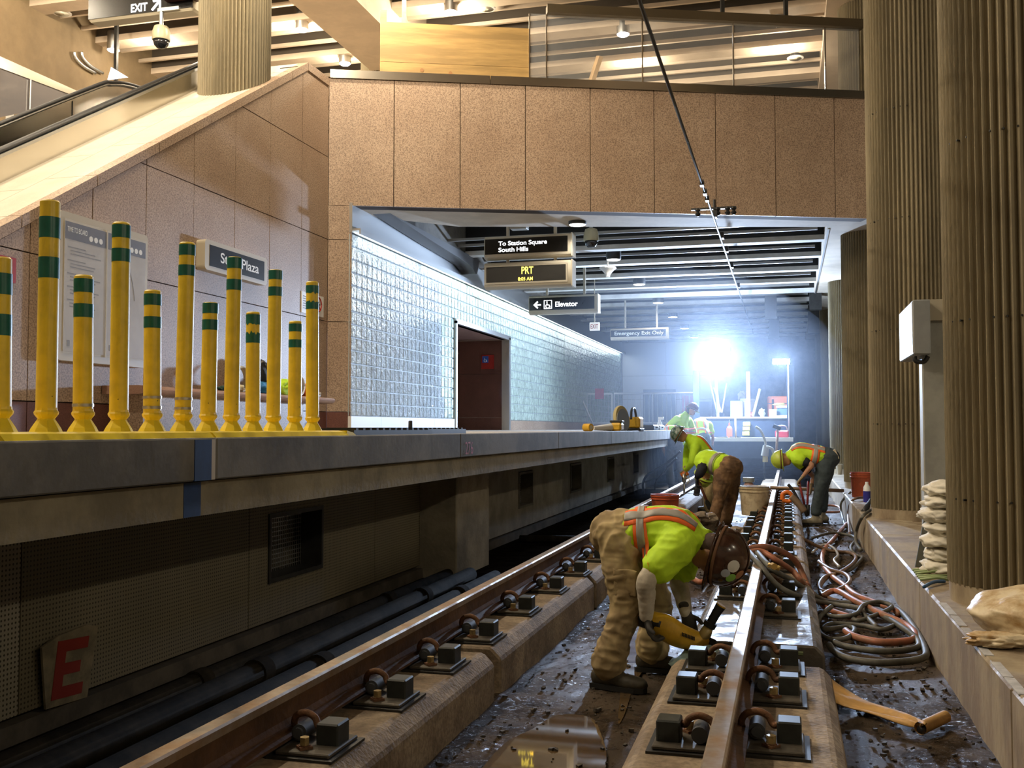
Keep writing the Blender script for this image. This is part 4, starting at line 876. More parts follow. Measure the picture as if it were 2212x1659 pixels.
p = at(1313, 580, Y=20.4); t = thing('cone_fitting', p, 'white cone-shaped fitting below the lower ceiling', 'ceiling fitting')
build(MB().lathe([(0.17, 0.02), (0.175, 0.0), (0.11, -0.05), (0.05, -0.12), (0.045, -0.17), (0.03, -0.18)], p, n=24), 'cone', WHITEP, t, 40); build(MB().cyl(p, (p.x, p.y, 5.6), 0.02, 8), 'stem', WHITEP, t)
tag(build(MB().bbox(-4.62, -4.32, 16.9, 17.1, 4.9, 5.05, 0.01), 'junction_box', mat('jbox', (0.3, 0.27, 0.22), 0.6)), 'small grey junction box above the direction sign', 'junction box')
for i, (u, v) in enumerate(((1762, 660), (1758, 712), (1665, 680), (1672, 722))):
    p = at(u, v, Y=27 + (i % 2)*3); tag(build(MB().box(p.x - 0.15, p.x + 0.15, p.y, p.y + 0.3, p.z - 0.1, p.z + 0.5 + 0.2*(i < 2)), 'ceiling_bracket', DKMET), ['dark bracket under the far ceiling at the right end', 'lower dark bracket under the far ceiling at the right end', 'dark hanger under the far ceiling near the contact wire', 'farther dark hanger under the far ceiling near the contact wire'][i], 'bracket')
# overhead contact wire with its clamps
t = thing('contact_wire', (-1.05, 16, 4.6), 'overhead contact wire with clamps running along the track', 'wire')
wz = lambda y: 4.69 - 0.0065*(y - 7.5)
build(MB().tube([(-1.05, -5, wz(-5)), (-1.05, 34, wz(34))], 0.016, 10), 'wire', mat('wire_steel', (0.09, 0.085, 0.08), 0.35, 0.8), t, True)
for y in (13.4, 13.9, 14.3): build(MB().cbox((-1.05, y, wz(y)), (0.05, 0.14, 0.07)), 'splice_clamp', BLACK, t)
for y in (15.6, 17.3, 18.6, 20.4, 23.2): build(MB().cbox((-1.03, y, wz(y) + 0.05), (0.06, 0.16, 0.1)), 'hanger_clamp', BLACK, t)
t2 = thing('wire_support', (-1.0, 15.75, 4.75), 'black insulated bracket holding the contact wire under the bridge edge', 'wire support')
build(MB().box(-1.4, -0.72, 15.72, 15.78, 4.80, 4.83), 'cross_bar', BLACK, t2)
for x in (-1.3, -1.0, -0.85, -0.76): build(MB().lathe([(0.03, 4.83), (0.045, 4.80), (0.02, 4.77), (0.045, 4.74), (0.02, 4.70)], (x, 15.75, 0), n=12), 'insulator', BLACK, t2)
build(MB().cyl((-1.05, 15.75, 4.63), (-1.05, 15.75, 4.95), 0.02, 8), 'stem', BLACK, t2)

# ================================================================== ON THE BRIDGE
def bs(u, v):      # s along the bridge for a column of the photograph
    d = at(u, v, Y=10) - Vector((0, 0, CAMZ)); k = d.x/d.y; return (k*BA.y - BA.x)/(BD.x - k*BD.y)
t = thing('plywood_board', bp(3, 0.32, 7.0), 'large plywood board fixed behind the steel cap of the bridge', 'plywood')
s0, s1 = bs(822, 100), bs(1145, 100)
build(bbar(MB(), s0, s1, 0.16, 0.18, 7.0, 7.22), 'plywood_sheet', WOOD, t); build(bbar(MB(), s0, s1, 0.16, 0.18, 7.225, 7.86), 'plywood_sheet', WOOD, t)
build(bbar(MB(), s0 - 0.01, s0 + 0.09, 0.18, 0.22, 7.0, 8.06), 'stud', WOOD, t); build(bbar(MB(), s0 + 0.33, s0 + 0.40, 0.2, 0.24, 7.0, 9.0), 'stud', LUMB, t)
for (s, z) in ((0.65, 7.11), (1.1, 7.08)): build(MB().lathe([(0.03, 0.0), (0.03, 0.006)], bp(s0 + s, 0.16, z), axis=BN, n=12), 'wood_knot', mat('knot', (0.25, 0.12, 0.04), 0.7), t)
mb = MB(); p = bp(s0 + 0.1, 0.9, 7.2); mb.tube([p, p + Vector((0.35, 0.1, -0.4))], 0.04, 4)
LP = thing('timber_prop', bp(bs(1300, 150), 0.6, 7.0), 'slanted timber prop behind the glass on the bridge', 'timber')
q0, q1 = bp(bs(1283, 160), 0.6, 6.95), bp(bs(1312, 122), 0.6, 7.62); build(MB().tube([q0, q1], [(0.06, 0.03)]*2, 4), 'prop', LUMB, LP)
TRZ = 8.13
for i, (ua, ub) in enumerate([(1147, 1182), (1184, 1391), (1393, 1589), (1591, 1789), (1791, 1864)]):
    t = thing('glass_panel', bp(bs((ua+ub)/2, 120), 0.15, 7.0), ['narrow glass panel next to the plywood board', 'wide glass panel crossed by the contact wire', 'third glass panel on the bridge', 'glass panel in front of the rightmost downlight', 'narrow glass panel beside the fluted column'][i], 'glass panel', 'glass balustrade on the bridge')
    build(bbar(MB(), bs(ua, 120), bs(ub, 120), 0.145, 0.157, 7.0, 8.1), 'pane', GLASS, t)
    build(bbar(MB(), bs(ua, 120) - 0.012, bs(ua, 120) + 0.006, 0.135, 0.165, 7.0, 8.1), 'edge_trim', STEEL, t)
tr = thing('top_rail', bp(6, 0.1, 8.1), 'bronze top rail above the glass on the bridge', 'rail')
build(bbar(MB(), bs(1184, 10), BL, 0.06, 0.24, 8.1, 8.24), 'rail_bar', mat('bronze', (0.13, 0.10, 0.06), 0.4, 0.6), tr)
for u in (1562, 1700): build(bbar(MB(), bs(u, 5), bs(u, 5) + 0.06, 0.1, 0.16, 8.24, 9.0), 'upright', DKMET, tr)
# stair guard far left with glass
t = thing('stair_guard', at(80, 170, X=-11.2), 'stainless stair handrail with dark glass descending at the far left', 'handrail')
a, b = at(-30, 108, X=-11.2), at(175, 200, X=-11.2); c, d = at(-30, 135, X=-11.2), at(150, 203, X=-11.2)
build(MB().extrude([a, b, d, c], (-0.15, 0, 0), (0, 0, 0)), 'handrail_band', STEEL, t)
e, f = at(-30, 260, X=-11.2), at(90, 235, X=-11.2); build(MB().extrude([c, d, f, e], (-0.03, 0, 0), (-0.015, 0, 0)), 'glass_sheet', mat('dark_glass', (0.12, 0.11, 0.11), 0.05, spec=0.7), t)
g0, g1 = at(66, 172, X=-11.19), at(64, 238, X=-11.19); build(MB().tube([g0, g1], 0.015, 6), 'baluster', STEELB, t)
p = at(245, 160, Y=16.5); t = thing('lit_panel', p, 'small triangular lit panel behind the escalator top', 'lamp')
build(MB().extrude([at(240, 145, Y=16.5), at(232, 172, Y=16.5), at(275, 166, Y=16.5)], (0, 0.03, 0), (0, 0, 0)), 'lit_face', mat('panel_lit', (1, 1, 1), 0.4, emit=(0.85, 0.88, 1.0), estr=1.6), t); build(MB().box(p.x - 0.03, p.x + 0.03, 16.54, 16.6, p.z - 0.1, 9.2), 'hanger', DKMET, t)
for k, (du) in enumerate((0, 16)):
    pts = spline([at(160 + du, 112, X=-13.15), at(163 + du, 125, X=-13.15), at(180 + du, 143, X=-13.15), at(206 + du, 158, X=-13.15)], 5); tag(build(MB().tube(pts, 0.03, 8), 'conduit', STEELB, None, True), ['outer bent conduit on the wall at upper left', 'inner bent conduit on the wall at upper left'][k], 'conduit')
tag(build(MB().tube([Vector((-12, at(20, 300, X=-12).y, PZ)), Vector((-12, at(20, 300, X=-12).y, at(20, 190, X=-12).z))], 0.06, 12), 'white_post', WHITEP, None, True), 'white post behind the escalator at the left edge', 'post')

# ================================================================== RAILING at the platform end
t = thing('end_railing', (-4.6, 33.5, PZ), 'steel railing with bars across the far end of the platform', 'railing')
rm = STEELB; Y_ = 33.5
def px(u, v=900): return at(u, v, Y=Y_)
xa, xb = px(1327).x, px(1508).x; zt, zb = at(1400, 850, Y=Y_).z, PZ + 0.22
build(MB().tube([(xa, Y_, zt), (xb, Y_, zt)], 0.035, 8).tube([(xa, Y_, zb), (xb, Y_, zb)], 0.03, 8), 'rail_bar', rm, t)
for x in (xa, (xa+xb)/2 - 0.1, xb): build(MB().tube([(x, Y_, PZ), (x, Y_, zt)], 0.035, 8), 'railing_post', rm, t)
x = xa + 0.14
while x < xb: build(MB().tube([(x, Y_, zb), (x, Y_, zt)], 0.010, 6), 'baluster', rm, t); x += 0.145
t = thing('railing_gate', ((px(1270).x+px(1322).x)/2, 33.2, PZ), 'railing gate with a red sign beside the glass blocks', 'gate')
xa, xb = px(1269).x, px(1323).x
for (a, b, c, d) in ((xa, xb, zt - 0.03, zt + 0.03), (xa, xb, zb - 0.03, zb + 0.03)): build(MB().box(a, b, Y_ - 0.1, Y_ - 0.05, c, d), 'gate_bar', rm, t)
for x in (xa, xb): build(MB().box(x - 0.03, x + 0.03, Y_ - 0.1, Y_ - 0.05, PZ, zt), 'gate_post', rm, t)
x = xa + 0.12
while x < xb: build(MB().tube([(x, Y_ - 0.07, zb), (x, Y_ - 0.07, zt)], 0.009, 6), 'baluster', rm, t); x += 0.12
build(MB().box(px(1287).x, px(1306).x, Y_ - 0.14, Y_ - 0.12, at(0, 884, Y=Y_).z + 0.22, at(0, 884, Y=Y_).z + 0.57), 'red_sign', REDP, t)
t = thing('stair_handrail', (px(1255).x, 33, PZ), 'bent steel handrail beside the railing gate', 'handrail')
xh = px(1252).x; build(MB().tube([(xh, 33, PZ), (xh, 33, zt)], 0.035, 8), 'post', rm, t); build(MB().tube(spline([(xh + 0.15, 32.8, PZ), (xh + 0.15, 32.8, zt - 0.25), (xh + 0.2, 32.8, zt - 0.1), (xh + 0.27, 32.8, zt - 0.3), (xh + 0.6, 32.8, PZ + 0.15)], 5), 0.03, 8), 'curved_rail', rm, t, True)
tag(build(MB().box(-4.06, -3.55, 40.94, 40.97, 2.1, 2.75), 'wall_notice', mat('notice_red', (0.55, 0.08, 0.06), 0.5)), 'pale red notice on the far wall behind the railing', 'sign')
tag(build(MB().box(-5.6, -4.3, 40.9, 40.965, PZ, 3.0), 'service_door', mat('door_grey', (0.10, 0.11, 0.13), 0.5)), 'dark grey door in the far wall behind the railing', 'door')
tag(build(MB().box(-3.4, -2.95, 40.9, 40.965, PZ, 2.5), 'service_door', MATS['door_grey']), 'narrow dark door in the far wall beside the work lamp', 'door')

# ================================================================== TOOLS ON THE PLATFORM
YT = mat('tool_yellow', (0.72, 0.42, 0.03), 0.4, var=0.2, vscale=14); TB = mat('tool_black', (0.02, 0.02, 0.02), 0.5)
def pl(u, y): p = at(u, 925, Y=y); return Vector((p.x, y, PZ))
def px2(u, X): d = at(u, 925, X=X); return Vector((X, d.y, PZ))
p = px2(1270, -2.62); t = thing('tape_roll', p, 'small yellow tape roll lying on the platform edge', 'tape roll')
build(MB().cyl(p + Vector((-0.05, 0.03, 0.055)), p + Vector((0.05, -0.03, 0.055)), 0.052, 18), 'roll', YT, t, 40); build(MB().cyl(p + Vector((0.05, -0.03, 0.055)), p + Vector((0.053, -0.032, 0.055)), 0.03, 14), 'core', CREAM, t)
p = px2(1333, -2.62); t = thing('cordless_drill', p, 'yellow and white power tool lying flat on the platform edge', 'power tool')
build(MB().bbox(p.x - 0.09, p.x + 0.09, p.y - 0.15, p.y + 0.15, PZ, PZ + 0.13, 0.03), 'motor_body', YT, t); build(MB().tube([p + Vector((-0.08, -0.1, 0.06)), p + Vector((-0.25, -0.75, 0.045))], [0.06, 0.03], 12), 'nose', WHITEP, t, 40); build(MB().bbox(p.x - 0.1, p.x + 0.1, p.y - 0.1, p.y + 0.1, PZ + 0.13, PZ + 0.17, 0.01), 'battery', TB, t)
p = px2(1350, -2.66); t = thing('cutoff_saw', p, 'yellow cut-off saw with round blade guard standing on the platform edge', 'saw')
c = p + Vector((-0.05, -0.1, 0.22)); build(MB().lathe([(0.02, -0.03), (0.2, -0.03), (0.21, 0.0), (0.2, 0.03), (0.02, 0.03)], c, axis=(0.9, -0.4, 0.1), n=28), 'blade_guard', mat('guard_tan', (0.55, 0.44, 0.2), 0.5), t, 40)
build(MB().lathe([(0.02, -0.006), (0.19, -0.006), (0.19, 0.006), (0.02, 0.006)], c + Vector((0.04, -0.02, -0.04)), axis=(0.9, -0.4, 0.1), n=28), 'blade', STEELB, t)
e = p + Vector((0.08, 0.55, 0)); build(MB().bbox(e.x - 0.13, e.x + 0.13, e.y - 0.22, e.y + 0.22, PZ + 0.04, PZ + 0.24, 0.03), 'engine', YT, t); build(MB().bbox(e.x - 0.14, e.x + 0.14, e.y - 0.25, e.y + 0.25, PZ, PZ + 0.05, 0.01), 'skid', TB, t)
build(MB().tube(spline([e + Vector((0, -0.4, 0.2)), e + Vector((0, -0.3, 0.36)), e + Vector((0, 0.05, 0.38)), e + Vector((0, 0.25, 0.2))]), 0.022, 8), 'handle', TB, t, True)
for i, (u, col, lab) in enumerate([(1405, TB, 'black tool case on the platform edge beside the saw'), (1418, GREYP, 'grey tool box on the platform edge')]):
    p = px2(u, -2.65); t = thing('tool_case', p, lab, 'tool case'); build(MB().bbox(p.x - 0.12, p.x + 0.12, p.y - 0.4, p.y + 0.4, PZ, PZ + 0.11, 0.02), 'case', col, t); build(MB().tube(spline([p + Vector((0.12, -0.1, 0.06)), p + Vector((0.16, -0.06, 0.06)), p + Vector((0.16, 0.06, 0.06)), p + Vector((0.12, 0.1, 0.06))]), 0.012, 6), 'handle', TB, t)
p = px2(1425, -2.7); t = thing('spray_bottle', p, 'white spray bottle on the platform edge near the worker', 'bottle')
build(MB().lathe([(0.06, 0), (0.062, 0.12), (0.03, 0.2), (0.03, 0.23)], p, n=16), 'bottle_body', WHITEP, t, 40); build(MB().bbox(p.x - 0.03, p.x + 0.09, p.y - 0.025, p.y + 0.025, PZ + 0.23, PZ + 0.29, 0.01), 'trigger_head', WHITEP, t)

# ================================================================== RAIL CART with flood lamps
NAVC = mat('cart_navy', (0.03, 0.045, 0.075), 0.5, var=0.2, vscale=4)
cart = thing('rail_cart', (-1.05, 27.5, 0.45), 'dark blue work cart on the rails with a white tool deck', 'cart')
build(MB().box(-2.3, 0.12, 25.3, 31.5, 1.13, 1.22), 'deck', WHITEP, cart); build(MB().box(-2.25, 0.08, 25.35, 31.5, 0.72, 1.13), 'deck_skirt', NAVC, cart)
build(MB().box(-2.15, 0.11, 26.4, 31.4, 1.22, 1.70), 'tool_chest', NAVC, cart); build(MB().box(-2.2, 0.13, 26.35, 31.45, 1.70, 1.74), 'upper_shelf', WHITEP, cart)
for x in (RLX, RRX):
    for y in (26.2, 30.5): build(MB().lathe([(0.3, -0.06), (0.3, 0.02), (0.34, 0.03), (0.34, 0.06)], (x, y, 0.75), axis=(1, 0, 0), n=24), 'wheel', DKMET, cart, 40)
build(MB().box(-0.02, 0.16, 26.0, 26.15, 1.22, 3.0), 'mast', NAVC, cart); build(MB().box(-2.3, -2.15, 26.0, 26.15, 1.22, 2.9), 'mast', NAVC, cart)
build(MB().box(-1.02, -0.92, 26.7, 26.8, 1.74, 2.9), 'orange_post', mat('orange_post', (0.7, 0.25, 0.12), 0.5), cart)
build(MB().tube([(0.03, 25.98, 1.22), (0.03, 25.98, 3.05)], 0.025, 8), 'lamp_pole', STEELB, cart, True)
# lamp heads
t = thing('flood_lamp', FLOOD_A, 'large dazzling work lamp above the rail cart', 'lamp')
for ix in (-1, 1):
    for iz in (-1, 1):
        c = FLOOD_A + Vector((0.2*ix, 0, 0.16*iz)); h = build(MB().bbox(c.x - 0.18, c.x + 0.18, c.y, c.y + 0.16, c.z - 0.14, c.z + 0.14, 0.02), 'lamp_head', DKMET, t); build(MB().box(c.x - 0.16, c.x + 0.16, c.y - 0.012, c.y, c.z - 0.12, c.z + 0.12), 'lens', FLOODM, h)
build(MB().cyl(FLOOD_A + Vector((0, 0.2, -0.3)), (FLOOD_A.x, FLOOD_A.y + 0.9, 1.74), 0.04, 10), 'mast', STEELB, t)
t = thing('flood_lamp', FLOOD_B, 'long flat work lamp on the right mast of the rail cart', 'lamp')
h = build(MB().bbox(FLOOD_B.x - 0.24, FLOOD_B.x + 0.2, FLOOD_B.y, FLOOD_B.y + 0.1, FLOOD_B.z - 0.08, FLOOD_B.z + 0.08, 0.015), 'lamp_head', DKMET, t); build(MB().box(FLOOD_B.x - 0.22, FLOOD_B.x + 0.18, FLOOD_B.y - 0.012, FLOOD_B.y, FLOOD_B.z - 0.065, FLOOD_B.z + 0.065), 'lens', FLOODM, h)
CY = 26.2
def cp(u, v, y=CY): return at(u, v, Y=y)
def bucket(c, r, h, m, lab, handle=True, rim=True, group=None):
    t = thing('bucket', c, lab, 'bucket', group); c = Vector(c)
    build(MB().lathe([(r*0.84, 0), (r*0.86, 0.01), (r*0.96, h*0.78), (r*0.965, h*0.79), (r*1.03, h*0.80), (r*1.03, h*0.83), (r*0.98, h*0.84), (r*0.99, h*0.9), (r*1.04, h*0.91), (r*1.04, h*0.94), (r*0.985, h*0.95), (r, h*0.985), (r*1.05, h), (r*0.93, h), (r*0.82, 0.03)], c, n=32), 'pail', m, t, 40)
    if handle: build(MB().tube([c + Vector((r*1.02*math.cos(a), -0.4*r*math.sin(a) - 0.0, h*0.85 - 1.1*r*math.sin(a)*0.6)) for a in [math.pi*q/14 for q in range(15)]], 0.005, 6), 'bail', STEELB, t, True)
    return t
WPL = mat('white_plastic', (0.75, 0.75, 0.73), 0.45)
bucket((cp(1612, 880).x, 27.2, 1.74), 0.19, 0.48, WPL, 'white bucket standing on the shelf of the rail cart', group=None)
p = cp(1588, 880); tag(build(MB().bbox(p.x - 0.16, p.x + 0.16, 26.9, 27.2, 1.74, 2.16, 0.01), 'grey_crate', mat('crate_grey', (0.35, 0.37, 0.42), 0.5)), 'grey crate beside the white bucket on the cart', 'crate')
p0, p1 = cp(1625, 895), cp(1640, 838); tag(build(MB().tube([(p0.x, 26.7, 1.76), (p1.x, 26.9, p1.z)], 0.035, 10), 'broom_handle', WHITEP, None, True), 'thick white pole leaning on the cart shelf', 'pole')
p = cp(1680, 860); t = thing('orange_case', (p.x, 27.5, 1.74), 'large orange case at the right end of the cart shelf', 'case')
build(MB().bbox(p.x - 0.27, p.x + 0.26, 27.3, 27.7, 1.74, 2.28, 0.03), 'case_body', mat('case_orange', (0.6, 0.16, 0.05), 0.5), t); build(MB().box(p.x - 0.16, p.x - 0.11, 27.28, 27.3, 1.9, 2.2), 'latch', DKMET, t); build(MB().box(p.x - 0.27, p.x + 0.26, 27.29, 27.3, 2.08, 2.1), 'lid_seam', DKMET, t)
p = cp(1690, 885); t = thing('white_cooler', (p.x, 26.8, 1.74), 'white and blue cooler in front of the orange case', 'cooler')
build(MB().bbox(p.x - 0.14, p.x + 0.17, 26.6, 26.95, 1.74, 1.95, 0.02), 'cooler_body', mat('cooler_blue', (0.12, 0.2, 0.28), 0.4), t); build(MB().bbox(p.x - 0.15, p.x + 0.18, 26.58, 26.97, 1.95, 2.02, 0.02), 'lid', WPL, t)
p = cp(1670, 890); tag(build(MB().bbox(p.x - 0.1, p.x + 0.08, 26.5, 26.55, 1.745, 1.93, 0.004), 'white_card', WPL), 'white card propped beside the cooler', 'card')
p = cp(1645, 890); lump('white_bag', (p.x, 26.7, 1.84), (0.08, 0.08, 0.11), WPL, 'crumpled white bag on the cart shelf', 'bag')
p = cp(1622, 885); lump('red_rag', (p.x - 0.04, 26.8, 1.80), (0.1, 0.08, 0.07), mat('rag_red', (0.5, 0.14, 0.1), 0.7), 'crumpled reddish rag next to the white bucket', 'rag')
p = cp(1690, 880); lump('yellow_gloves', (p.x - 0.08, 26.9, 2.06), (0.14, 0.06, 0.04), mat('pale_yellow', (0.6, 0.5, 0.15), 0.7), 'yellow gloves lying on the cooler', 'gloves')
p = cp(1695, 900); lump('white_rag', (p.x - 0.02, 26.45, 1.745), (0.19, 0.09, 0.035), WPL, 'white rag hanging over the shelf edge of the cart', 'rag')
for i, (ua, va, ub, vb) in enumerate([(1548, 890, 1530, 825), (1552, 885, 1545, 828), (1558, 892, 1538, 835), (1556, 870, 1566, 825)]):
    a, b = cp(ua, va), cp(ub, vb); t = thing('long_tool', (a.x, 26.6, 1.74), ['leftmost long-handled tool leaning below the large work lamp', 'second long-handled tool leaning below the large work lamp', 'long-handled tool crossing the others below the large work lamp', 'rightmost long-handled tool below the large work lamp'][i], 'tool', 'long tools on the cart')
    build(MB().tube([(a.x, 26.6, 1.78), (b.x, 26.9, b.z)], 0.018, 8), 'shaft', WHITEP, t, True); build(MB().bbox(a.x - 0.06, a.x + 0.06, 26.58, 26.62, 1.74, 1.85, 0.01), 'tool_head', DKMET, t)
p = cp(1600, 850); build_ = lump('bag_heap', (p.x, 27.3, 2.3), (0.12, 0.1, 0.13), mat('canvas', (0.35, 0.28, 0.18), 0.8), 'canvas bag heaped above the white bucket', 'bag')
a = cp(1578, 925); t = thing('red_bottle', (a.x, 25.7, 1.22), 'red gas bottle standing on the white cart deck', 'bottle')
build(MB().lathe([(0.07, 0), (0.072, 0.22), (0.05, 0.27), (0.02, 0.29), (0.02, 0.36)], (a.x, 25.7, 1.22), n=16), 'cylinder', mat('bottle_red', (0.5, 0.12, 0.06), 0.4), t, 40); build(MB().cyl((a.x, 25.7, 1.56), (a.x, 25.7, 1.66), 0.012, 8), 'valve', STEELB, t)
p = cp(1612, 930); t = thing('yellow_box', (p.x, 26.3, 1.22), 'stack of yellow tool boxes against the cart chest', 'box')
for k in range(3): build(MB().bbox(p.x - 0.10 + 0.01*k, p.x + 0.08 + 0.01*k, 26.22, 26.38, 1.22 + 0.12*k + 0.05, 1.22 + 0.12*k + 0.15, 0.01), 'box_tier', mat('box_yellow', (0.65, 0.6, 0.1), 0.5), t)
p = cp(1690, 925); t = thing('red_generator', (p.x, 25.8, 1.22), 'red generator with a handle on the right of the cart deck', 'generator')
build(MB().bbox(p.x - 0.17, p.x + 0.15, 25.65, 25.95, 1.22, 1.40, 0.03), 'body', mat('gen_red', (0.35, 0.02, 0.03), 0.35), t); build(MB().tube(spline([(p.x - 0.14, 25.8, 1.38), (p.x - 0.1, 25.8, 1.5), (p.x + 0.08, 25.8, 1.5), (p.x + 0.13, 25.8, 1.38)]), 0.015, 8), 'handle', STEELB, t, True)
a, b = cp(1590, 945, 25.4), cp(1587, 895, 25.4); tag(build(MB().tube([(a.x, 25.32, 1.22), (b.x, 25.6, b.z)], 0.022, 8), 'timber_stick', LUMB, None, True), 'thin timber stick upright on the cart deck', 'stick')
for i, (u, v) in enumerate(((1560, 938), (1610, 938), (1640, 936))):
    p = at(u, v, Z=1.22); t = thing('hand_tool', (p.x, 25.5, 1.22), ['wrench lying on the left of the white cart deck', 'pliers lying on the middle of the white cart deck', 'hammer lying on the white cart deck near the generator'][i], 'tool'); build(MB().tube([(p.x - 0.12, 25.45, 1.235), (p.x + 0.1, 25.55, 1.235)], 0.014, 8), 'handle', DKMET, t, True); build(MB().bbox(p.x + 0.08, p.x + 0.15, 25.5, 25.6, 1.22, 1.25, 0.006), 'jaw', DKMET, t)
# jackhammer-like tool hanging at the cart front, and a wooden stick
a = at(1650, 972, Y=24.6); t = thing('breaker_tool', (a.x, 24.6, 0), 'dusty pneumatic breaker leaning against the cart front', 'tool')
build(MB().tube(spline([at(1632, 922, Y=24.6), at(1643, 930, Y=24.6), at(1652, 950, Y=24.6), at(1655, 965, Y=24.6)], 5), 0.03, 8), 'handle', mat('dusty_metal', (0.4, 0.38, 0.33), 0.6), t, True)
build(MB().tube([at(1655, 962, Y=24.6), at(1652, 985, Y=24.6)], [0.07, 0.09], 14), 'body', MATS['dusty_metal'], t, 40); build(MB().tube([at(1652, 985, Y=24.6), Vector((a.x, 24.6, 0.0))], [0.03, 0.015], 8), 'chisel', DKMET, t, True); build(MB().tube([at(1653, 980, Y=24.58), at(1653, 998, Y=24.58)], 0.06, 4), 'side_box', mat('dusty_yellow', (0.6, 0.5, 0.2), 0.6), t); build(MB().tube(spline([at(1655, 965, Y=24.55), at(1668, 970, Y=24.55), at(1672, 985, Y=24.55)]), 0.035, 8), 'grip', MATS['dusty_metal'], t, True)
a, b = at(1677, 985, Y=24.7), at(1680, 925, Y=24.7); t = thing('sledge_hammer', (a.x, 24.7, 0.9), 'sledge hammer leaning upright against the cart front', 'hammer')
build(MB().tube([a, b], 0.03, 8), 'handle', mat('worn_wood', (0.35, 0.22, 0.13), 0.7), t, True); build(MB().tube([b + Vector((-0.1, 0, 0.06)), b + Vector((0.07, 0, -0.02))], 0.05, 10), 'hammer_head', TB, t)
# ================================================================== RIGHT SIDE: box, bags, buckets, hoses
PY = 8.7
t = thing('lamp_box', (1.03, PY, 1.97), 'grey metal box with bright side on a bracket beside the nearest column', 'electrical box')
xl, xr, xe = at(1972, 700, Y=PY).x, at(2010, 700, Y=PY).x, at(2045, 700, Y=PY).x
zt_, zb_ = at(1990, 647, Y=PY).z, at(1990, 765, Y=PY).z
build(MB().bbox(xl, xr, PY, PY + 1.0, zb_, zt_, 0.008), 'box_body', GREYP, t); build(MB().box(xl - 0.004, xl + 0.002, PY + 0.02, PY + 0.98, zb_ + 0.015, zt_ - 0.015), 'lit_side_panel', LGREY, t)  # track-side panel is paler: work lamp light put into its colour
build(MB().box(xr, xe + 0.1, PY + 0.1, PY + 0.3, zt_ - 0.16, zt_ + 0.01), 'bracket_arm', CREAM, t)
build(MB().tube(spline([(xl + 0.02, PY + 0.1, zb_ - 0.01), (xl + 0.03, PY + 0.1, zb_ - 0.05), (xl + 0.09, PY + 0.1, zb_ - 0.055), (xr - 0.01, PY + 0.1, zb_ - 0.01)]), 0.018, 8), 'cable', RUBBER, t, True)
t = thing('steel_post', (1.2, PY + 0.25, KZ), 'wide light grey steel post between the two nearest columns', 'post')
x0 = at(1992, 900, Y=PY + 0.2).x; build(MB().bbox(x0, x0 + 0.34, PY + 0.15, PY + 0.35, KZ, zt_ - 0.1, 0.01), 'post_body', mat('post_grey', (0.40, 0.40, 0.36), 0.6, var=0.2, vscale=4), t)
build(MB().bbox(x0 - 0.02, x0 + 0.36, PY + 0.1, PY + 0.4, KZ, KZ + 0.015, 0.004), 'foot_plate', GREYP, t)
a = at(1985, 1178, Z=KZ); mb = MB(); y = 9.0
mb.extrude([Vector((at(1976, 1182, Y=8.35).x, 8.35, KZ)), Vector((at(2004, 1187, Y=8.35).x, 8.35, KZ)), at(2004, 1105, Y=8.35), at(1999, 1103, Y=8.35)], (0, 0, 0), (0, 0.03, 0)); tag(build(mb, 'leaning_plate', mat('plate_green_grey', (0.14, 0.14, 0.11), 0.6)), 'dark triangular plate leaning beside the white sandbags', 'plate')
BAGW = mat('sandbag_white', (0.74, 0.69, 0.58), 0.8, bump=0.3, bscale=22)
slab = ['bottom white sandbag in the stack by the nearest column', 'second white sandbag from the bottom of the stack', 'third white sandbag from the bottom of the stack', 'fourth white sandbag from the bottom of the stack', 'fifth white sandbag from the bottom, bulging to the left', 'sixth white sandbag from the bottom of the stack', 'topmost white sandbag behind the nearest column']
for i in range(7):
    v = 1196 - 25*i; xo = (0, 12, 0, 8, -6, 6, 10)[i]; p = at(2022 + xo*0.8, v, Y=7.98)
    lump('sandbag', (p.x + 0.07, 8.05, KZ + 0.052 + 0.093*i), (0.17, 0.24, 0.068), BAGW, slab[i], 'sandbag', amp=0.22, sc=2.6)['group'] = 'stack of white sandbags'
# dirty sack on the kerb in front
t = thing('dirty_sack', (1.1, 5.55, KZ), 'dirty cream plastic sack slumped on the kerb, bottom right', 'sack')
SACK = mat('sack_plastic', (0.74, 0.62, 0.42), 0.5, var=0.6, vscale=7, col2=(0.45, 0.29, 0.13), bump=0.3, bscale=18)
lump('sack_body', (1.23, 5.74, KZ + 0.105), (0.34, 0.32, 0.145), SACK, None, None, parent=t, amp=0.14, sc=1.8, fl=0.3, sub=5)
lump('sack_neck', (0.97, 5.42, KZ + 0.035), (0.14, 0.09, 0.035), SACK, None, None, parent=t, amp=0.4, sc=2.5, fl=0.2)
for i, (a, b) in enumerate([((2019, 1302), (2040, 1328)), ((2042, 1330), (2060, 1352)), ((2064, 1356), (2085, 1383)), ((2088, 1388), (2110, 1415)), ((2130, 1430), (2155, 1462)), ((2158, 1464), (2194, 1500))]):
    p, q = at(*a, Z=KZ), at(*b, Z=KZ); mb = MB(); mb.extrude([Vector((KX + 0.004, p.y, KZ)), Vector((KX + 0.004, q.y, KZ)), Vector((KX + 0.045, q.y, KZ)), Vector((KX + 0.045, p.y, KZ))], (0, 0, -0.002), (0, 0, 0.0035))
    o = build(mb, 'edge_tape', mat('edge_tape', (0.62, 0.62, 0.64), 0.35, var=0.3, vscale=18)); tag(o, ['farthest', 'second farthest', 'third farthest', 'third nearest', 'second nearest', 'nearest'][i] + ' piece of pale tape along the kerb edge', 'tape', 'pale tape along the kerb')
GRW = mat('green_wire', (0.33, 0.42, 0.19), 0.5)
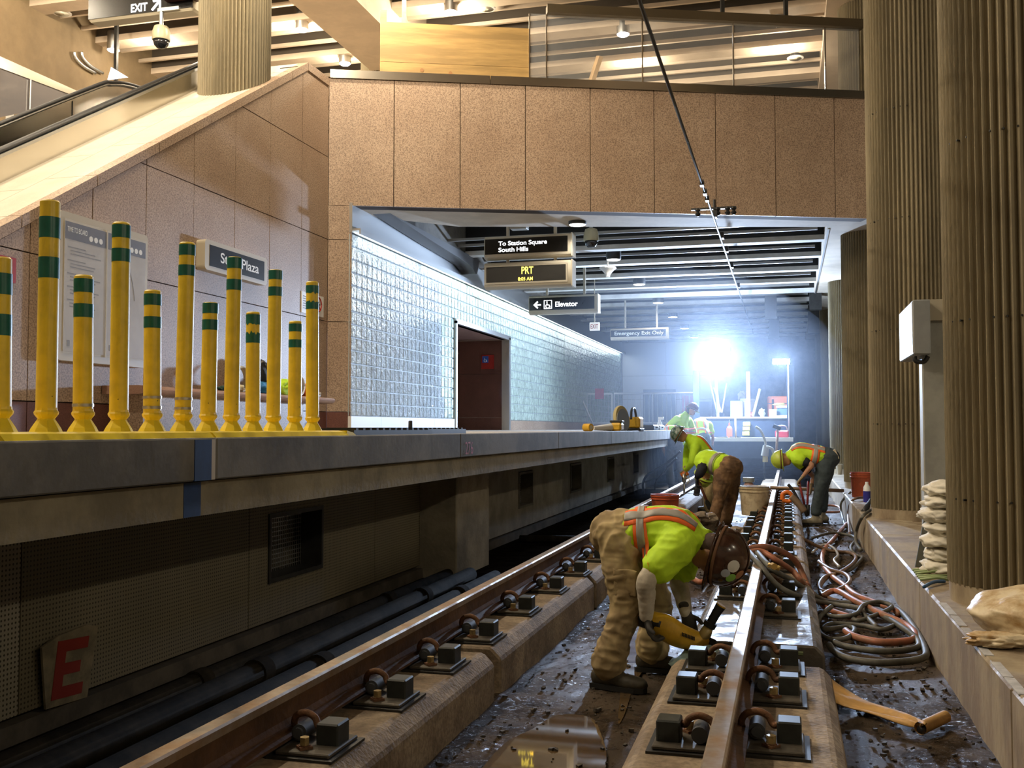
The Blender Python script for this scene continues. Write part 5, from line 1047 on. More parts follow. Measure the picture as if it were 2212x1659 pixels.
t = thing('green_cables', at(2000, 1240, Z=KZ), 'bundle of pale green rods lying on the kerb beside the nearest column', 'cable')
for k in range(6):
    a, b = at(1972 + 3*k, 1231 + 4.2*k, Z=KZ + 0.02), at(2062, 1229 + 5*k, Z=KZ + 0.02); build(MB().tube([a, (a+b)/2 + Vector((0, 0, 0.008*(k % 3))), b], 0.010, 6), 'rod', GRW, t, True)
a, b = at(1996, 1268, Z=KZ + 0.015), at(2040, 1256, Z=KZ + 0.015); tag(build(MB().tube(spline([a, (a+b)/2 + Vector((0, 0.03, 0.01)), b]), 0.012, 6), 'blue_cord', mat('cord_blue', (0.02, 0.09, 0.22), 0.5), None, True), 'short blue cord on the kerb below the green rods', 'cord')
TERRA = mat('bucket_red', (0.52, 0.10, 0.035), 0.5, var=0.3, vscale=8, speck=0.2, sscale=20, speckcol=(0.2, 0.08, 0.05)); CREAMB = mat('bucket_cream', (0.72, 0.62, 0.43), 0.55, var=0.3, vscale=7, col2=(0.48, 0.38, 0.24))
p = at(1860, 1071, Z=KZ + 0.02); bucket((p.x, p.y, KZ + 0.0), 0.155, 0.38, TERRA, 'red-orange bucket standing on the kerb behind the second column')
p = at(1630, 1108, Y=14.6); bucket((p.x, 14.6, PT), 0.205, 0.40, CREAMB, 'dirty cream bucket standing beside the right rail')
p = at(1437, 1095, Y=13.4); bucket((p.x, 13.4, 0.26), 0.185, 0.33, TERRA, 'red-orange bucket behind the back of the nearest worker', handle=False)
tag(lump('mortar_heap', (p.x, 13.4, 0.13), (0.4, 0.3, 0.14), RUB, None, None, amp=0.2), 'heap of wet mortar under the red-orange bucket', 'rubble heap')
p = at(1813, 1025, Z=KZ); t = thing('paper_cup', (p.x, p.y, KZ), 'small cream cup on the kerb behind the worker in jeans', 'cup'); build(MB().lathe([(0.05, 0), (0.075, 0.22), (0.08, 0.22), (0.08, 0.235), (0.06, 0.235), (0.045, 0.02)], (p.x, p.y, KZ), n=20), 'cup_body', CREAM, t, 40)
p = at(1873, 1085, Z=KZ); t = thing('water_jug', (p.x, p.y, KZ), 'white and blue plastic jug beside the second column', 'jug'); build(MB().lathe([(0.05, 0), (0.052, 0.1), (0.05, 0.16)], (p.x, p.y, KZ), n=16), 'label_band', mat('jug_blue', (0.03, 0.03, 0.25), 0.4), t, 40); build(MB().lathe([(0.05, 0.16), (0.045, 0.22), (0.022, 0.26), (0.022, 0.29)], (p.x, p.y, KZ), n=16), 'jug_top', WPL, t, 40)
a, b = at(1868, 1105, Z=KZ), at(1880, 1080, Z=KZ + 0.1); tag(build(MB().tube([a, b], [0.045, 0.02], 10), 'rubber_boot_tip', TB, None, True), 'black nozzle lying at the foot of the second column', 'nozzle')
# steel bar across the rail
a, b = at(1664, 1033, Y=17.3), at(1822, 1031, Y=17.6); a.z, b.z = 0.478, 0.425; tag(build(MB().tube([a, b], 0.03, 8), 'steel_bar', mat('bar_rust', (0.25, 0.16, 0.10), 0.5, 0.5), None, True), 'long steel bar laid across the right rail onto the kerb', 'bar')
# paper roll on the slab
t = thing('rolled_sheet', at(1900, 1520, Z=0), 'strip of tan building paper rolled at its end, on the muddy slab', 'paper')
PAP = mat('tan_paper', (0.62, 0.36, 0.12), 0.6, var=0.25, vscale=6, bump=0.15, bscale=12)
L_ = [(1779, 1455, 0.1), (1815, 1483, 0.06), (1860, 1505, 0.035), (1910, 1525, 0.03), (1960, 1545, 0.045), (2000, 1560, 0.075)]; Rr = [(1782, 1505, 0.10), (1810, 1515, 0.05), (1850, 1532, 0.03), (1900, 1548, 0.02), (1950, 1562, 0.02), (1983, 1573, 0.02)]
pa_, pb_ = spline([at(u, v, Z=z) for u, v, z in L_], 5), spline([at(u, v, Z=z) for u, v, z in Rr], 5)
rows = [[a.lerp(b, k/6) + Vector((0, 0, 0.008*math.sin(k*1.5 + i*0.4))) for k in range(7)] for i, (a, b) in enumerate(zip(pa_, pb_))]
o = build(MB().ring(rows, closed=False), 'sheet', PAP, t, True); so = o.modifiers.new('s', 'SOLIDIFY'); so.thickness = 0.008
c0, c1 = at(1985, 1558, Z=0.04), at(2040, 1540, Z=0.04); build(MB().tube([at(1988, 1573, Z=0.03), at(2042, 1548, Z=0.03)], 0.03, 14, cap=False), 'rolled_end', PAP, t, True); build(MB().tube([at(1990, 1577, Z=0.02), at(2036, 1555, Z=0.02)], 0.022, 12), 'roll_core', TB, t, True)
# hoses -------------------------------------------------------------
SAL = mat('hose_salmon', (0.44, 0.16, 0.09), 0.5, var=0.4, vscale=8, col2=(0.25, 0.12, 0.07)); GRH = mat('hose_grey', (0.13, 0.125, 0.105), 0.6, var=0.4, vscale=9); BRH = mat('hose_brown', (0.22, 0.13, 0.075), 0.5, var=0.4, vscale=9)
HC = thing('hose_fitting', at(1665, 1225, Z=0.5), 'brass hose coupling on top of the right rail', 'coupling')
build(MB().tube([at(1660, 1220, Z=0.5), at(1684, 1228, Z=0.48)], 0.018, 10), 'coupling_body', mat('brass', (0.6, 0.42, 0.15), 0.35, 0.9), HC, True); build(MB().tube([at(1668, 1222, Z=0.5), at(1673, 1224, Z=0.5)], 0.024, 6), 'hex_nut', MATS['brass'], HC)
def hose(pts, r, m, lab):
    P = []
    for q in pts:
        u, v = 1600 + q[0]/3.614, 1000 + q[1]/3.614; z = q[2] if len(q) > 2 else 0.03
        P.append(at(u, v, Z=z))
    tag(build(MB().tube(spline(P, 7), r, 10), 'hose', m, None, True), lab, 'hose', 'tangled hoses by the right rail')
hose([(20, 700, .46), (60, 690, .49), (150, 800, .46), (280, 950, .34), (420, 1030, .26), (560, 1070, .12), (700, 1100, .06), (900, 1130, .06), (1100, 1190, .06), (1300, 1310, .05), (1390, 1400, .03), (1350, 1450, .03), (1100, 1470, .03), (830, 1435, .03), (730, 1400, .04)], 0.021, GRH, 'long grey hose from the rail top down to the outer loop of the pile')
hose([(130, 700, .48), (250, 830, .44), (420, 930, .28), (600, 1050, .12), (720, 1090, .05), (1000, 1095, .06), (1200, 1130, .05), (1330, 1250, .04), (1440, 1450, .03), (1400, 1530, .03), (1100, 1560, .03), (850, 1530, .03), (730, 1470, .03), (690, 1420, .05)], 0.022, GRH, 'outermost grey hose looping nearest the camera')
hose([(-250, 890, .1), (-120, 830, .12), (20, 690, .47), (80, 665, .50), (200, 655, .50), (340, 700, .44), (430, 770, .36), (480, 860, .27), (520, 960, .2)], 0.024, SAL, 'red hose arching over the right rail behind the worker')
hose([(40, 700, .48), (160, 690, .48), (280, 760, .42), (400, 840, .33), (480, 930, .25), (600, 1060, .06), (680, 1140, .04), (850, 1200, .04)], 0.022, SAL, 'salmon hose lying across the plinth below the rail')
hose([(640, 1040, .05), (700, 1005, .07), (770, 1005, .08), (900, 1080, .08), (1100, 1180, .07), (1280, 1260, .05), (1360, 1330, .04), (1330, 1385, .03), (1100, 1400, .03), (900, 1360, .03), (820, 1310, .03)], 0.025, SAL, 'thick salmon hose looping through the middle of the pile')
hose([(710, 1120, .09), (620, 1200, .04), (600, 1290, .03), (680, 1370, .03), (820, 1370, .03), (890, 1310, .03), (840, 1280, .03), (650, 1300, .03), (720, 1255, .04), (950, 1270, .04), (1100, 1300, .04), (1200, 1270, .04)], 0.018, GRH, 'thin grey hose curled in a small ring at the front of the pile')
hose([(480, 590, .22), (600, 650, .1), (720, 690, .04), (850, 700, .03), (900, 740, .04), (860, 800, .05), (760, 860, .05), (690, 880, .04), (620, 960, .03), (650, 1040, .03), (760, 1080, .03)], 0.02, BRH, 'brown hose zigzagging at the back of the pile')
hose([(560, 585, .05), (700, 548, .07), (830, 560, .05), (900, 590, .04), (860, 660, .04), (900, 720, .03), (950, 740, .03), (860, 830, .03), (800, 850, .03)], 0.018, GRH, 'thin grey hose forming the rear arc of the pile')
hose([(830, 470, .03), (720, 600, .04), (650, 680, .05), (640, 780, .05), (700, 870, .05), (800, 950, .05), (900, 1030, .05), (1050, 1090, .05), (1200, 1150, .05), (1230, 1190, .03)], 0.024, SAL, 'pale salmon hose running lengthwise through the pile')
hose([(610, 770, .06), (700, 830, .07), (820, 870, .07), (850, 930, .06), (760, 990, .05), (640, 1000, .04), (615, 950, .04), (660, 890, .05), (740, 870, .07)], 0.019, BRH, 'brown hose coil in the middle of the pile')
hose([(940, 680, .03), (900, 620, .08), (905, 520, .22), (950, 420, .41), (1010, 372, .42)], 0.02, GRH, 'grey hose climbing the kerb beside the second column')
hose([(850, 560, .03), (840, 420, .12), (850, 330, .30), (890, 280, .43), (980, 268, .42)], 0.018, BRH, 'brown hose rising onto the kerb next to the red bucket')
hose([(820, 500, .03), (790, 400, .08), (785, 310, .25), (860, 225, .43)], 0.018, GRH, 'thin grey hose curving up the kerb behind the red bucket')
hose([(620, 1180, .03), (760, 1200, .05), (900, 1180, .08), (960, 1110, .1), (1080, 1085, .1), (1180, 1120, .08), (1100, 1170, .07), (930, 1230, .05), (880, 1210, .05), (940, 1170, .06), (1060, 1280, .05)], 0.017, GRH, 'thin grey hose knotted on top of the pile')
hose([(560, 700, .04), (640, 640, .05), (720, 660, .05), (760, 720, .04), (730, 760, .04), (770, 810, .04)], 0.015, mat('hose_shiny', (0.4, 0.38, 0.36), 0.25), 'shiny pale hose snaking at the back of the pile')
hose([(550, 340, .03), (650, 330, .05), (760, 340, .04), (770, 380, .03), (640, 385, .04), (560, 400, .03)], 0.02, SAL, 'salmon hose lying behind the rubber boots')
hose([(-560, 870, .05), (-480, 850, .06), (-380, 900, .05), (-300, 930, .04), (-200, 860, .06)], 0.025, SAL, 'salmon hoses on the slab behind the arms of the nearest worker')
# air hose at the platform, and the orange saw handle
t = thing('air_hose', at(1400, 1020, Y=21), 'dark air hose curving down from the worker in grey trousers', 'hose'); build(MB().tube(spline([at(1470, 975, Y=21), at(1440, 1000, Y=21), at(1400, 1025, Y=21), at(1389, 1045, Y=21), at(1392, 1068, Y=21)], 6), 0.025, 8), 'hose_run', RUBBER, t, True); build(MB().tube(spline([at(1462, 990, Y=21), at(1440, 1012, Y=21), at(1418, 1040, Y=21), at(1414, 1058, Y=21)], 6), 0.018, 8), 'hose_run', RUBBER, t, True)
p = at(1700, 1078, Y=14.2); t = thing('power_cutter', p, 'orange handled cutter lying beside the right rail', 'tool'); ORG_ = mat('tool_orange', (0.75, 0.17, 0.02), 0.4)
build(MB().tube(spline([at(1690, 1080, Y=14.2), at(1691, 1067, Y=14.2), at(1702, 1063, Y=14.2), at(1711, 1072, Y=14.2), at(1705, 1083, Y=14.2), at(1690, 1080, Y=14.2)], 5), 0.028, 8), 'd_handle', ORG_, t, True); build(MB().tube(spline([at(1708, 1072, Y=14.2), at(1722, 1085, Y=14.2), at(1738, 1105, Y=14.2)], 4), [0.045]*9, 10), 'tool_body', mat('tool_grey_brown', (0.25, 0.17, 0.11), 0.6), t, True)
build(MB().tube(spline([at(1702, 1046, Y=14.4), at(1712, 1058, Y=14.4), at(1722, 1075, Y=14.4), at(1730, 1090, Y=14.4)], 4), 0.02, 8), 'cable', RUBBER, t, True)
p = at(1656, 1022, Z=0.26); t = thing('marker_cone', (p.x - 0.1, 18.5, 0.25), 'small orange and grey canister on the plinth left of the right rail', 'canister'); build(MB().lathe([(0.09, 0), (0.09, 0.2), (0.06, 0.25)], (p.x - 0.12, 18.5, 0.25), n=16), 'canister_body', mat('canister', (0.45, 0.25, 0.2), 0.5), t, 40); build(MB().lathe([(0.1, 0.25), (0.1, 0.33)], (p.x - 0.12, 18.5, 0.25), n=16), 'cap', GREYP, t, 40)
# yellow chalk / wet mortar by the saw blade
sl_ = at(1545, 1400, Y=5.72)
tag(lump('cut_slurry', (sl_.x, 5.72, 0.12), (0.23, 0.27, 0.13), mat('slurry', (0.24, 0.33, 0.31), 0.35, bump=0.6, bscale=30), None, None, amp=0.35, sc=3, fl=0.1), 'heap of grey-green slurry under the saw blade', 'slurry heap')
tag(build(MB().tube([at(1700, 1410, Z=0.2), at(1735, 1412, Z=0.2)], 0.012, 6).tube([at(1712, 1430, Z=0.15), at(1722, 1398, Z=0.2)], 0.012, 6), 'green_stake', mat('stake_green', (0.16, 0.2, 0.09), 0.6), None), 'crossed mossy green sticks beside the near plinth', 'sticks')
# ================================================================== PEOPLE
NEON = mat('neon_vest', (0.56, 0.86, 0.025), 0.75, var=0.12, vscale=5); ORS = mat('stripe_orange', (0.95, 0.16, 0.02), 0.6); GRS = mat('stripe_grey', (0.34, 0.32, 0.29), 0.5)
KHAKI = mat('khaki', (0.50, 0.385, 0.19), 0.85, var=0.4, vscale=4, col2=(0.26, 0.185, 0.09), detail=3); BROWN = mat('brown_work', (0.27, 0.155, 0.075), 0.85, var=0.5, vscale=5, col2=(0.10, 0.055, 0.028), detail=3); JEAN = mat('dark_jeans', (0.055, 0.075, 0.085), 0.85, var=0.35, vscale=6); GREYT = mat('grey_trousers', (0.18, 0.20, 0.23), 0.85, var=0.25, vscale=6)
SKIN = mat('skin', (0.50, 0.25, 0.15), 0.5); WHSL = mat('white_sleeve', (0.60, 0.54, 0.44), 0.85, var=0.25, vscale=10); BLKC = mat('black_cloth', (0.012, 0.014, 0.02), 0.85); BOOT = mat('boot_brown', (0.075, 0.062, 0.04), 0.6, var=0.4, vscale=12); BOOTG = mat('boot_grey', (0.32, 0.28, 0.2), 0.6, var=0.3, vscale=9); GLOVE = mat('glove_dark', (0.05, 0.045, 0.04), 0.8); GLOVET = mat('glove_tan', (0.35, 0.25, 0.13), 0.8, var=0.4, vscale=20)
HBR = mat('helmet_brown', (0.065, 0.025, 0.013), 0.22, var=0.5, vscale=9, coat=0.5); HGR = mat('helmet_green', (0.02, 0.08, 0.05), 0.3, var=0.6, vscale=14, col2=(0.35, 0.4, 0.36)); HYL = mat('helmet_lime', (0.45, 0.55, 0.06), 0.35); HMR = mat('helmet_maroon', (0.10, 0.02, 0.02), 0.3)
def lerp(a, b, t): return Vector(a).lerp(Vector(b), t)
def limb(mb, pts, side=None, k=4, n=14):
    P = spline([p[0] for p in pts], k); rr = spline([(p[1], p[2] if len(p) > 2 else p[1], 0) for p in pts], k); rr = [(max(q.x, 0.004), max(q.y, 0.004)) for q in rr]
    t0 = (P[0] - P[1]).normalized(); t1 = (P[-1] - P[-2]).normalized(); c0 = min(rr[0]); c1 = min(rr[-1])
    pre = [P[0] + t0*c0*f for f in (0.95, 0.7, 0.35)]; prr = [(rr[0][0]*f, rr[0][1]*f) for f in (0.3, 0.7, 0.93)]
    post = [P[-1] + t1*c1*f for f in (0.35, 0.7, 0.95)]; por = [(rr[-1][0]*f, rr[-1][1]*f) for f in (0.93, 0.7, 0.3)]
    mb.tube(pre + P + post, prr + rr + por, n, side=side)
def fuse(mb, voxel, amp=0.0, fs=14.0, it=6, str_dir=None):
    me = bpy.data.meshes.new('tmp'); me.from_pydata(mb.v, [], mb.f); me.update()
    bm = bmesh.new(); bm.from_mesh(me); bmesh.ops.recalc_face_normals(bm, faces=bm.faces[:]); bm.to_mesh(me); bm.free()
    o = bpy.data.objects.new('tmp', me); COL.objects.link(o)
    m = o.modifiers.new('r', 'REMESH'); m.mode = 'VOXEL'; m.voxel_size = voxel
    s = o.modifiers.new('s', 'SMOOTH'); s.iterations = it; s.factor = 0.5
    bpy.context.view_layer.update()
    out = bpy.data.meshes.new_from_object(o.evaluated_get(bpy.context.evaluated_depsgraph_get()))
    bpy.data.objects.remove(o); bpy.data.meshes.remove(me)
    if amp > 0:
        nn = [v.normal.copy() for v in out.vertices]
        for v, n in zip(out.vertices, nn):
            p = v.co*fs; q = Vector((p.x + 0.5*p.z, p.y, p.z*0.8 - 0.5*p.x)); w_ = noise.noise(p*0.35)*1.5; q += Vector((w_, -w_, w_))
            k = 1 - 2.2*abs(noise.noise(q)); k2 = 1 - 2*abs(noise.noise(Vector((q.x*0.7, q.y*0.7, p.z*2.1 + 9)) + Vector((w_, 0, 0))))
            v.co += n*(amp*(k*0.6 + 0.5*k2 - 0.3))
    return out
def hand(wrist, tip_dir, palm_n, m, parent, curl=0.9, s=1.0, name='glove', thumb=1):
    f = Vector(tip_dir).normalized(); nrm = Vector(palm_n); nrm = (nrm - f*nrm.dot(f)).normalized(); sd = f.cross(nrm)*thumb; w = Vector(wrist)
    mb = MB(); limb(mb, [(w - f*0.04*s, 0.033*s, 0.028*s), (w + f*0.02*s, 0.036*s, 0.022*s), (w + f*0.06*s, 0.045*s, 0.020*s), (w + f*0.09*s, 0.044*s, 0.018*s)], side=sd, n=12)
    for k, (off, ln) in enumerate(((-0.034, 0.062), (-0.0115, 0.074), (0.0115, 0.08), (0.034, 0.07))):
        p = w + (f*0.09 + sd*off)*s; pts = [(p - f*0.015*s, 0.0115*s)]; a = 0.25*curl
        for j in range(3):
            d = f*math.cos(a) + nrm*math.sin(a); p = p + d*(ln/3*1.15*s); pts.append((p.copy(), (0.0112 - 0.0008*j)*s)); a += 0.75*curl
        limb(mb, pts, n=8, k=3)
    p = w + (f*0.03 + sd*0.036)*s; pts = [(p - sd*0.012*s, 0.015*s)]; d = (f*0.65 + sd*0.75).normalized()
    for j in range(2): p = p + d*0.034*s; pts.append((p.copy(), (0.0135 - 0.001*j)*s)); d = (d + nrm*0.6*curl + f*0.3).normalized()
    limb(mb, pts, n=8, k=3)
    return link(fuse(mb, 0.0055*max(s, 1), 0, it=3), name, parent, None, m, True)
def boot(ank, toe_dir, m, parent, shaft=0.16, s=1.0, floor=0.0, shin=None):
    a = Vector(ank); d = Vector(toe_dir); d.z = 0; d.normalize(); sd = Vector((-d.y, d.x, 0)); mb = MB(); g = Vector((a.x, a.y, floor))
    up = Vector((0, 0, 1)) if shin is None else (Vector(shin) - a).normalized()
    limb(mb, [(g - d*0.055*s + Vector((0, 0, 0.055*s)), 0.042*s, 0.05*s), (g + d*0.02*s + Vector((0, 0, 0.06*s)), 0.046*s, 0.055*s), (g + d*0.10*s + Vector((0, 0, 0.045*s)), 0.053*s, 0.044*s), (g + d*0.17*s + Vector((0, 0, 0.04*s)), 0.05*s, 0.038*s), (g + d*0.195*s + Vector((0, 0, 0.038*s)), 0.04*s, 0.032*s)], side=sd)
    limb(mb, [(g + Vector((0, 0, 0.06*s)), 0.05*s), (a + Vector((0, 0, 0.03)), 0.055*s), (a + up*shaft, 0.062*s)])
    o = link(fuse(mb, 0.011, 0.003, 25), 'boot', parent, None, m, True)
    so = MB(); ring = [(-0.098, 0.02), (-0.085, 0.04), (0.0, 0.045), (0.09, 0.053), (0.17, 0.051), (0.215, 0.03), (0.225, 0)]; ring = ring + [(x, -y) for x, y in ring[::-1][1:]]
    so.extrude([g + d*(x*s) + sd*(y*s) for x, y in ring], (0, 0, 0.0), (0, 0, 0.026*s)); build(so, 'sole', TB, o)
    return o
def helmet(c, axis, fwd, m, parent, r=0.125, lamp=None, stick=False, band=True):
    ax = Vector(axis).normalized(); f = Vector(fwd); f = (f - ax*f.dot(ax)).normalized(); sd = ax.cross(f); c = Vector(c); mb = MB(); rings = []
    for i in range(11):
        th = R(96 - 96*i/10); rr = math.sin(th); zz = math.cos(th)
        rings.append([c + (f*(r*1.14*rr*math.cos(a)) + sd*(r*0.98*rr*math.sin(a)))*(1 + 0.012*math.cos(6*a)) + ax*(r*1.12*zz) for a in [2*math.pi*k/36 for k in range(36)]])
    mb.ring(rings); hm = build(mb, 'helmet', m, parent, True)
    br = MB(); inner, outer, low = [], [], []
    for k in range(36):
        a = 2*math.pi*k/36; ext = 0.012 + 0.045*max(0, math.cos(a))**2 + 0.012*max(0, -math.cos(a))
        q = f*math.cos(a)*1.14 + sd*math.sin(a)*0.98; base = c + q*r - ax*(r*0.1); inner.append(base); outer.append(base + q.normalized()*ext - ax*(0.012 + 0.01*max(0, math.cos(a)))); low.append(base - ax*0.014)
    br.ring([inner, outer, low], cap=False); build(br, 'brim', m, hm, True)
    rd = MB(); pts = [c + (f*(r*1.15*math.cos(a)) + ax*(r*1.14*math.sin(a))) for a in [R(15 + 150*k/12) for k in range(13)]]; rd.tube(pts, [(0.016, 0.006)]*13, 8, side=sd); build(rd, 'ridge', m, hm, True)
    if band: build(MB().tube([c + (f*(r*1.165*math.cos(a)) + sd*(r*1.005*math.sin(a))) - ax*0.0 for a in [2*math.pi*k/36 for k in range(37)]], [(0.009, 0.004)]*37, 6, side=ax, cap=False), 'strap_band', mat('strap_brown', (0.15, 0.07, 0.03), 0.7), hm, True)
    if lamp:
        lp = c + f*(r*1.17) + ax*0.0; build(MB().cyl(lp - f*0.005, lp + f*0.03, 0.026, 14), 'headlamp', STEELB, hm, 40); build(MB().cyl(lp + f*0.03, lp + f*0.033, 0.022, 14), 'headlamp_lens', FLOODM if lamp == 'on' else GREYP, hm)
    if stick:
        for (a, e, rad, mm) in stick:
            d = (f*math.cos(R(a))*math.cos(R(e))*1.14 + sd*math.sin(R(a))*math.cos(R(e))*0.98 + ax*math.sin(R(e))*1.12); nn = d.normalized(); pl_ = []
            for k in range(14):
                t1 = nn.orthogonal().normalized(); t2 = nn.cross(t1); q = nn*0 + (t1*math.cos(2*math.pi*k/14) + t2*math.sin(2*math.pi*k/14))*rad
                dd = (d*r + q); u_ = dd.dot(f)/1.14, dd.dot(sd)/0.98, dd.dot(ax)/1.12; L2 = math.sqrt(sum(x*x for x in u_)); pl_.append(c + dd*(r/L2)*1.012)
            build(MB().add(pl_ + [c + d*(r*1.03/1.0)], [(k, (k+1) % 14, 14) for k in range(14)]), 'sticker', mm, hm, True)
    return hm
def person(label, pel, chest, neck, head, face, side, legs, arms, top=NEON, sleeves=None, sl_len=1.0, under=None, pants=KHAKI, bootm=BOOT, boot_dir=None, helm=None, hm_axis=None, lamp=None, stick=False, stripes=(ORS, GRS),
           vox=0.014, amp=0.006, glove=GLOVE, curl=1.0, fat=1.0, floor=0.0, shaft=0.16, legs_out=True, brace=True, hems=0.085, armr=1.0, hd=None, forearm_bare=False, gaiter=None, hr=0.128):
    """joints in world space; side = the wearer's right"""
    pel, chest, neck, head, side, face = Vector(pel), Vector(chest), Vector(neck), Vector(head), Vector(side).normalized(), Vector(face).normalized()
    sp_ = (chest - pel).normalized(); bk = side.cross(sp_); bk = bk.normalized()
    hipR, hipL = pel + side*0.095*fat, pel - side*0.095*fat; shR, shL = arms[0][0], arms[1][0]
    mid = lerp(pel, chest, 0.5); ank = [Vector(l[2]) for l in legs]
    # body: one continuous surface
    mb = MB(); limb(mb, [(pel - sp_*0.04, 0.15, 0.1), (mid, 0.135, 0.095), (chest, 0.15, 0.10), (lerp(chest, neck, 0.6), 0.13, 0.08), (neck, 0.058, 0.06), (lerp(neck, head, 0.6), 0.055, 0.06)], side=side)
    for l in legs: limb(mb, [(Vector(l[0]), 0.085), (Vector(l[1]), 0.058), (lerp(l[1], l[2], 0.35), 0.055), (Vector(l[2]), 0.04)])
    for a in arms: limb(mb, [(Vector(a[0]), 0.055), (lerp(a[0], a[1], 0.5), 0.046), (Vector(a[1]), 0.038), (lerp(a[1], a[2], 0.35), 0.039), (Vector(a[2]), 0.027)])
    up_h = (head - neck).normalized() if hm_axis is None else Vector(hm_axis).normalized(); fc = (face - up_h*face.dot(up_h)).normalized(); Mh = Matrix((fc.cross(-up_h), fc, up_h)).transposed()
    mb.ell(head, (0.078, 0.098, 0.118), Mh, 18, 12); mb.ell(head + fc*0.055 - up_h*0.065, (0.05, 0.045, 0.05), Mh, 14, 8); mb.ell(head + fc*0.10 - up_h*0.015, (0.014, 0.022, 0.026), Mh, 10, 6)
    for q in (-1, 1): mb.ell(head + fc.cross(up_h)*0.08*q - up_h*0.01, (0.014, 0.024, 0.034), Mh, 10, 6)
    body = link(fuse(mb, 0.012, 0), 'person', None, (pel.x, pel.y, floor), SKIN, True); tag(body, label, 'person')
    ex = fc.cross(up_h)
    for q in (-1, 1): build(MB().ell(head + fc*0.088 + ex*0.032*q + up_h*0.012, (0.012, 0.012, 0.009), n=10, m=6), 'eye', WHITEP, body, True)
    build(MB().ell(head + fc*0.098 - up_h*0.058, (0.022, 0.006, 0.006), Mh, 10, 6), 'mouth', mat('lips', (0.3, 0.1, 0.07), 0.5), body, True)
    if hd: build(MB().ell(head - fc*0.034 + up_h*0.004, (0.083, 0.082, 0.122), Mh, 18, 12), 'hair', hd, body, True)
    # trousers
    mb = MB(); limb(mb, [(pel + sp_*0.09, 0.165*fat, 0.125*fat), (pel, 0.178*fat, 0.14*fat), (pel - sp_*0.06, 0.17*fat, 0.135*fat)], side=side)
    for l in legs: limb(mb, [(lerp(pel, l[0], 0.9), 0.115*fat, 0.12*fat), (lerp(l[0], l[1], 0.45), 0.105*fat), (Vector(l[1]), 0.084), (lerp(l[1], l[2], 0.5), 0.083), (lerp(l[1], l[2], 0.93), hems)])
    tr = link(fuse(mb, vox, amp, 11), 'trousers', body, None, pants, True)
    build(MB().tube([pel + sp_*0.10 + (side*0.172*math.cos(a) + bk*0.132*math.sin(a))*fat for a in [2*math.pi*k/28 for k in range(29)]], [(0.02, 0.006)]*29, 6, side=sp_, cap=False), 'belt', mat('belt', (0.05, 0.035, 0.02), 0.6), tr, True)
    # torso garment with sleeves
    mb = MB(); limb(mb, [(pel + sp_*0.07, 0.185*fat, 0.142*fat), (mid, 0.178*fat, 0.14*fat), (chest, 0.195, 0.145*fat), (lerp(chest, neck, 0.5), 0.18, 0.118), (lerp(chest, neck, 0.85), 0.10, 0.085)], side=side)
    for a in arms: limb(mb, [(lerp(chest, a[0], 0.75), 0.095*armr), (Vector(a[0]), 0.085*armr), (lerp(a[0], a[1], 0.25), 0.08*armr)])
    if sleeves is None:
        for a in arms:
            pts = [(Vector(a[0]), 0.085*armr), (lerp(a[0], a[1], 0.5*min(1, sl_len)), 0.076*armr), (lerp(a[0], a[1], min(1, sl_len)*0.95), 0.075*armr if sl_len < 1 else 0.062)]
            if sl_len > 1: pts += [(lerp(a[1], a[2], 0.5), 0.052), (lerp(a[1], a[2], 0.95), 0.043)]
            limb(mb, pts)
    vm = fuse(mb, vox, amp*0.8, 9); vest = link(vm, 'vest', body, None, top, True)
    if sleeves is not None:
        for a in arms:
            mb = MB(); pts = [(Vector(a[0]), 0.078), (lerp(a[0], a[1], 0.5), 0.072), (lerp(a[0], a[1], 0.62 if sl_len < 1 else 0.97), 0.068)]
            if sl_len > 1: pts += [(lerp(a[1], a[2], 0.5), 0.055), (lerp(a[1], a[2], 0.95), 0.044)]
            limb(mb, pts); link(fuse(mb, vox, amp*0.6, 14), 'sleeve', body, None, sleeves, True)
    if under is not None:
        for a in arms:
            mb = MB(); limb(mb, [(lerp(a[0], a[1], 0.5), 0.056), (Vector(a[1]), 0.054), (lerp(a[1], a[2], 0.4), 0.05), (lerp(a[1], a[2], 0.98), 0.038)]); link(fuse(mb, 0.008, 0.004, 16), 'undersleeve', body, None, under, True)
    # reflective stripes laid on the garment
    if stripes:
        off = wpos(vest); bv = BVHTree.FromPolygons([v.co + off for v in vm.vertices], [list(p.vertices) for p in vm.polygons]); ctr = spline([pel + sp_*0.02, mid, chest, neck], 8)
        def surf(s, th, lift):
            k = s*(len(ctr) - 1); i = min(int(k), len(ctr) - 2); c = ctr[i].lerp(ctr[i+1], k - i); tg = (ctr[i+1] - ctr[i]).normalized(); b2 = side.cross(tg).normalized(); d = b2*math.cos(th) + side*math.sin(th)
            h = bv.ray_cast(c + d*0.6, -d, 0.6); return (h[0] + d*lift) if h[0] is not None else c + d*0.15
        def ribbon(nm, m, fn, n, closed, lift):
            rows = []
            for i in range(n + (0 if closed else 1)):
                t_ = i/n; rows.append([surf(*fn(t_, w), lift) for w in (0, 0.25, 0.5, 0.75, 1)])
            vs_ = [q for r_ in rows for q in r_]; fs = []
            for i in range(len(rows) if closed else len(rows) - 1):
                j = (i + 1) % len(rows)
                for k in range(4): fs.append((i*5+k, i*5+k+1, j*5+k+1, j*5+k))
            o = build(MB().add(vs_, fs), nm, m, vest, True); so = o.modifiers.new('s', 'SOLIDIFY'); so.thickness = 0.003; so.offset = 0
        ribbon('orange_stripe', stripes[0], lambda t_, w: (0.20 + 0.20*w, 2*math.pi*t_), 48, True, 0.004); ribbon('reflective_stripe', stripes[1], lambda t_, w: (0.245 + 0.11*w, 2*math.pi*t_), 48, True, 0.007)
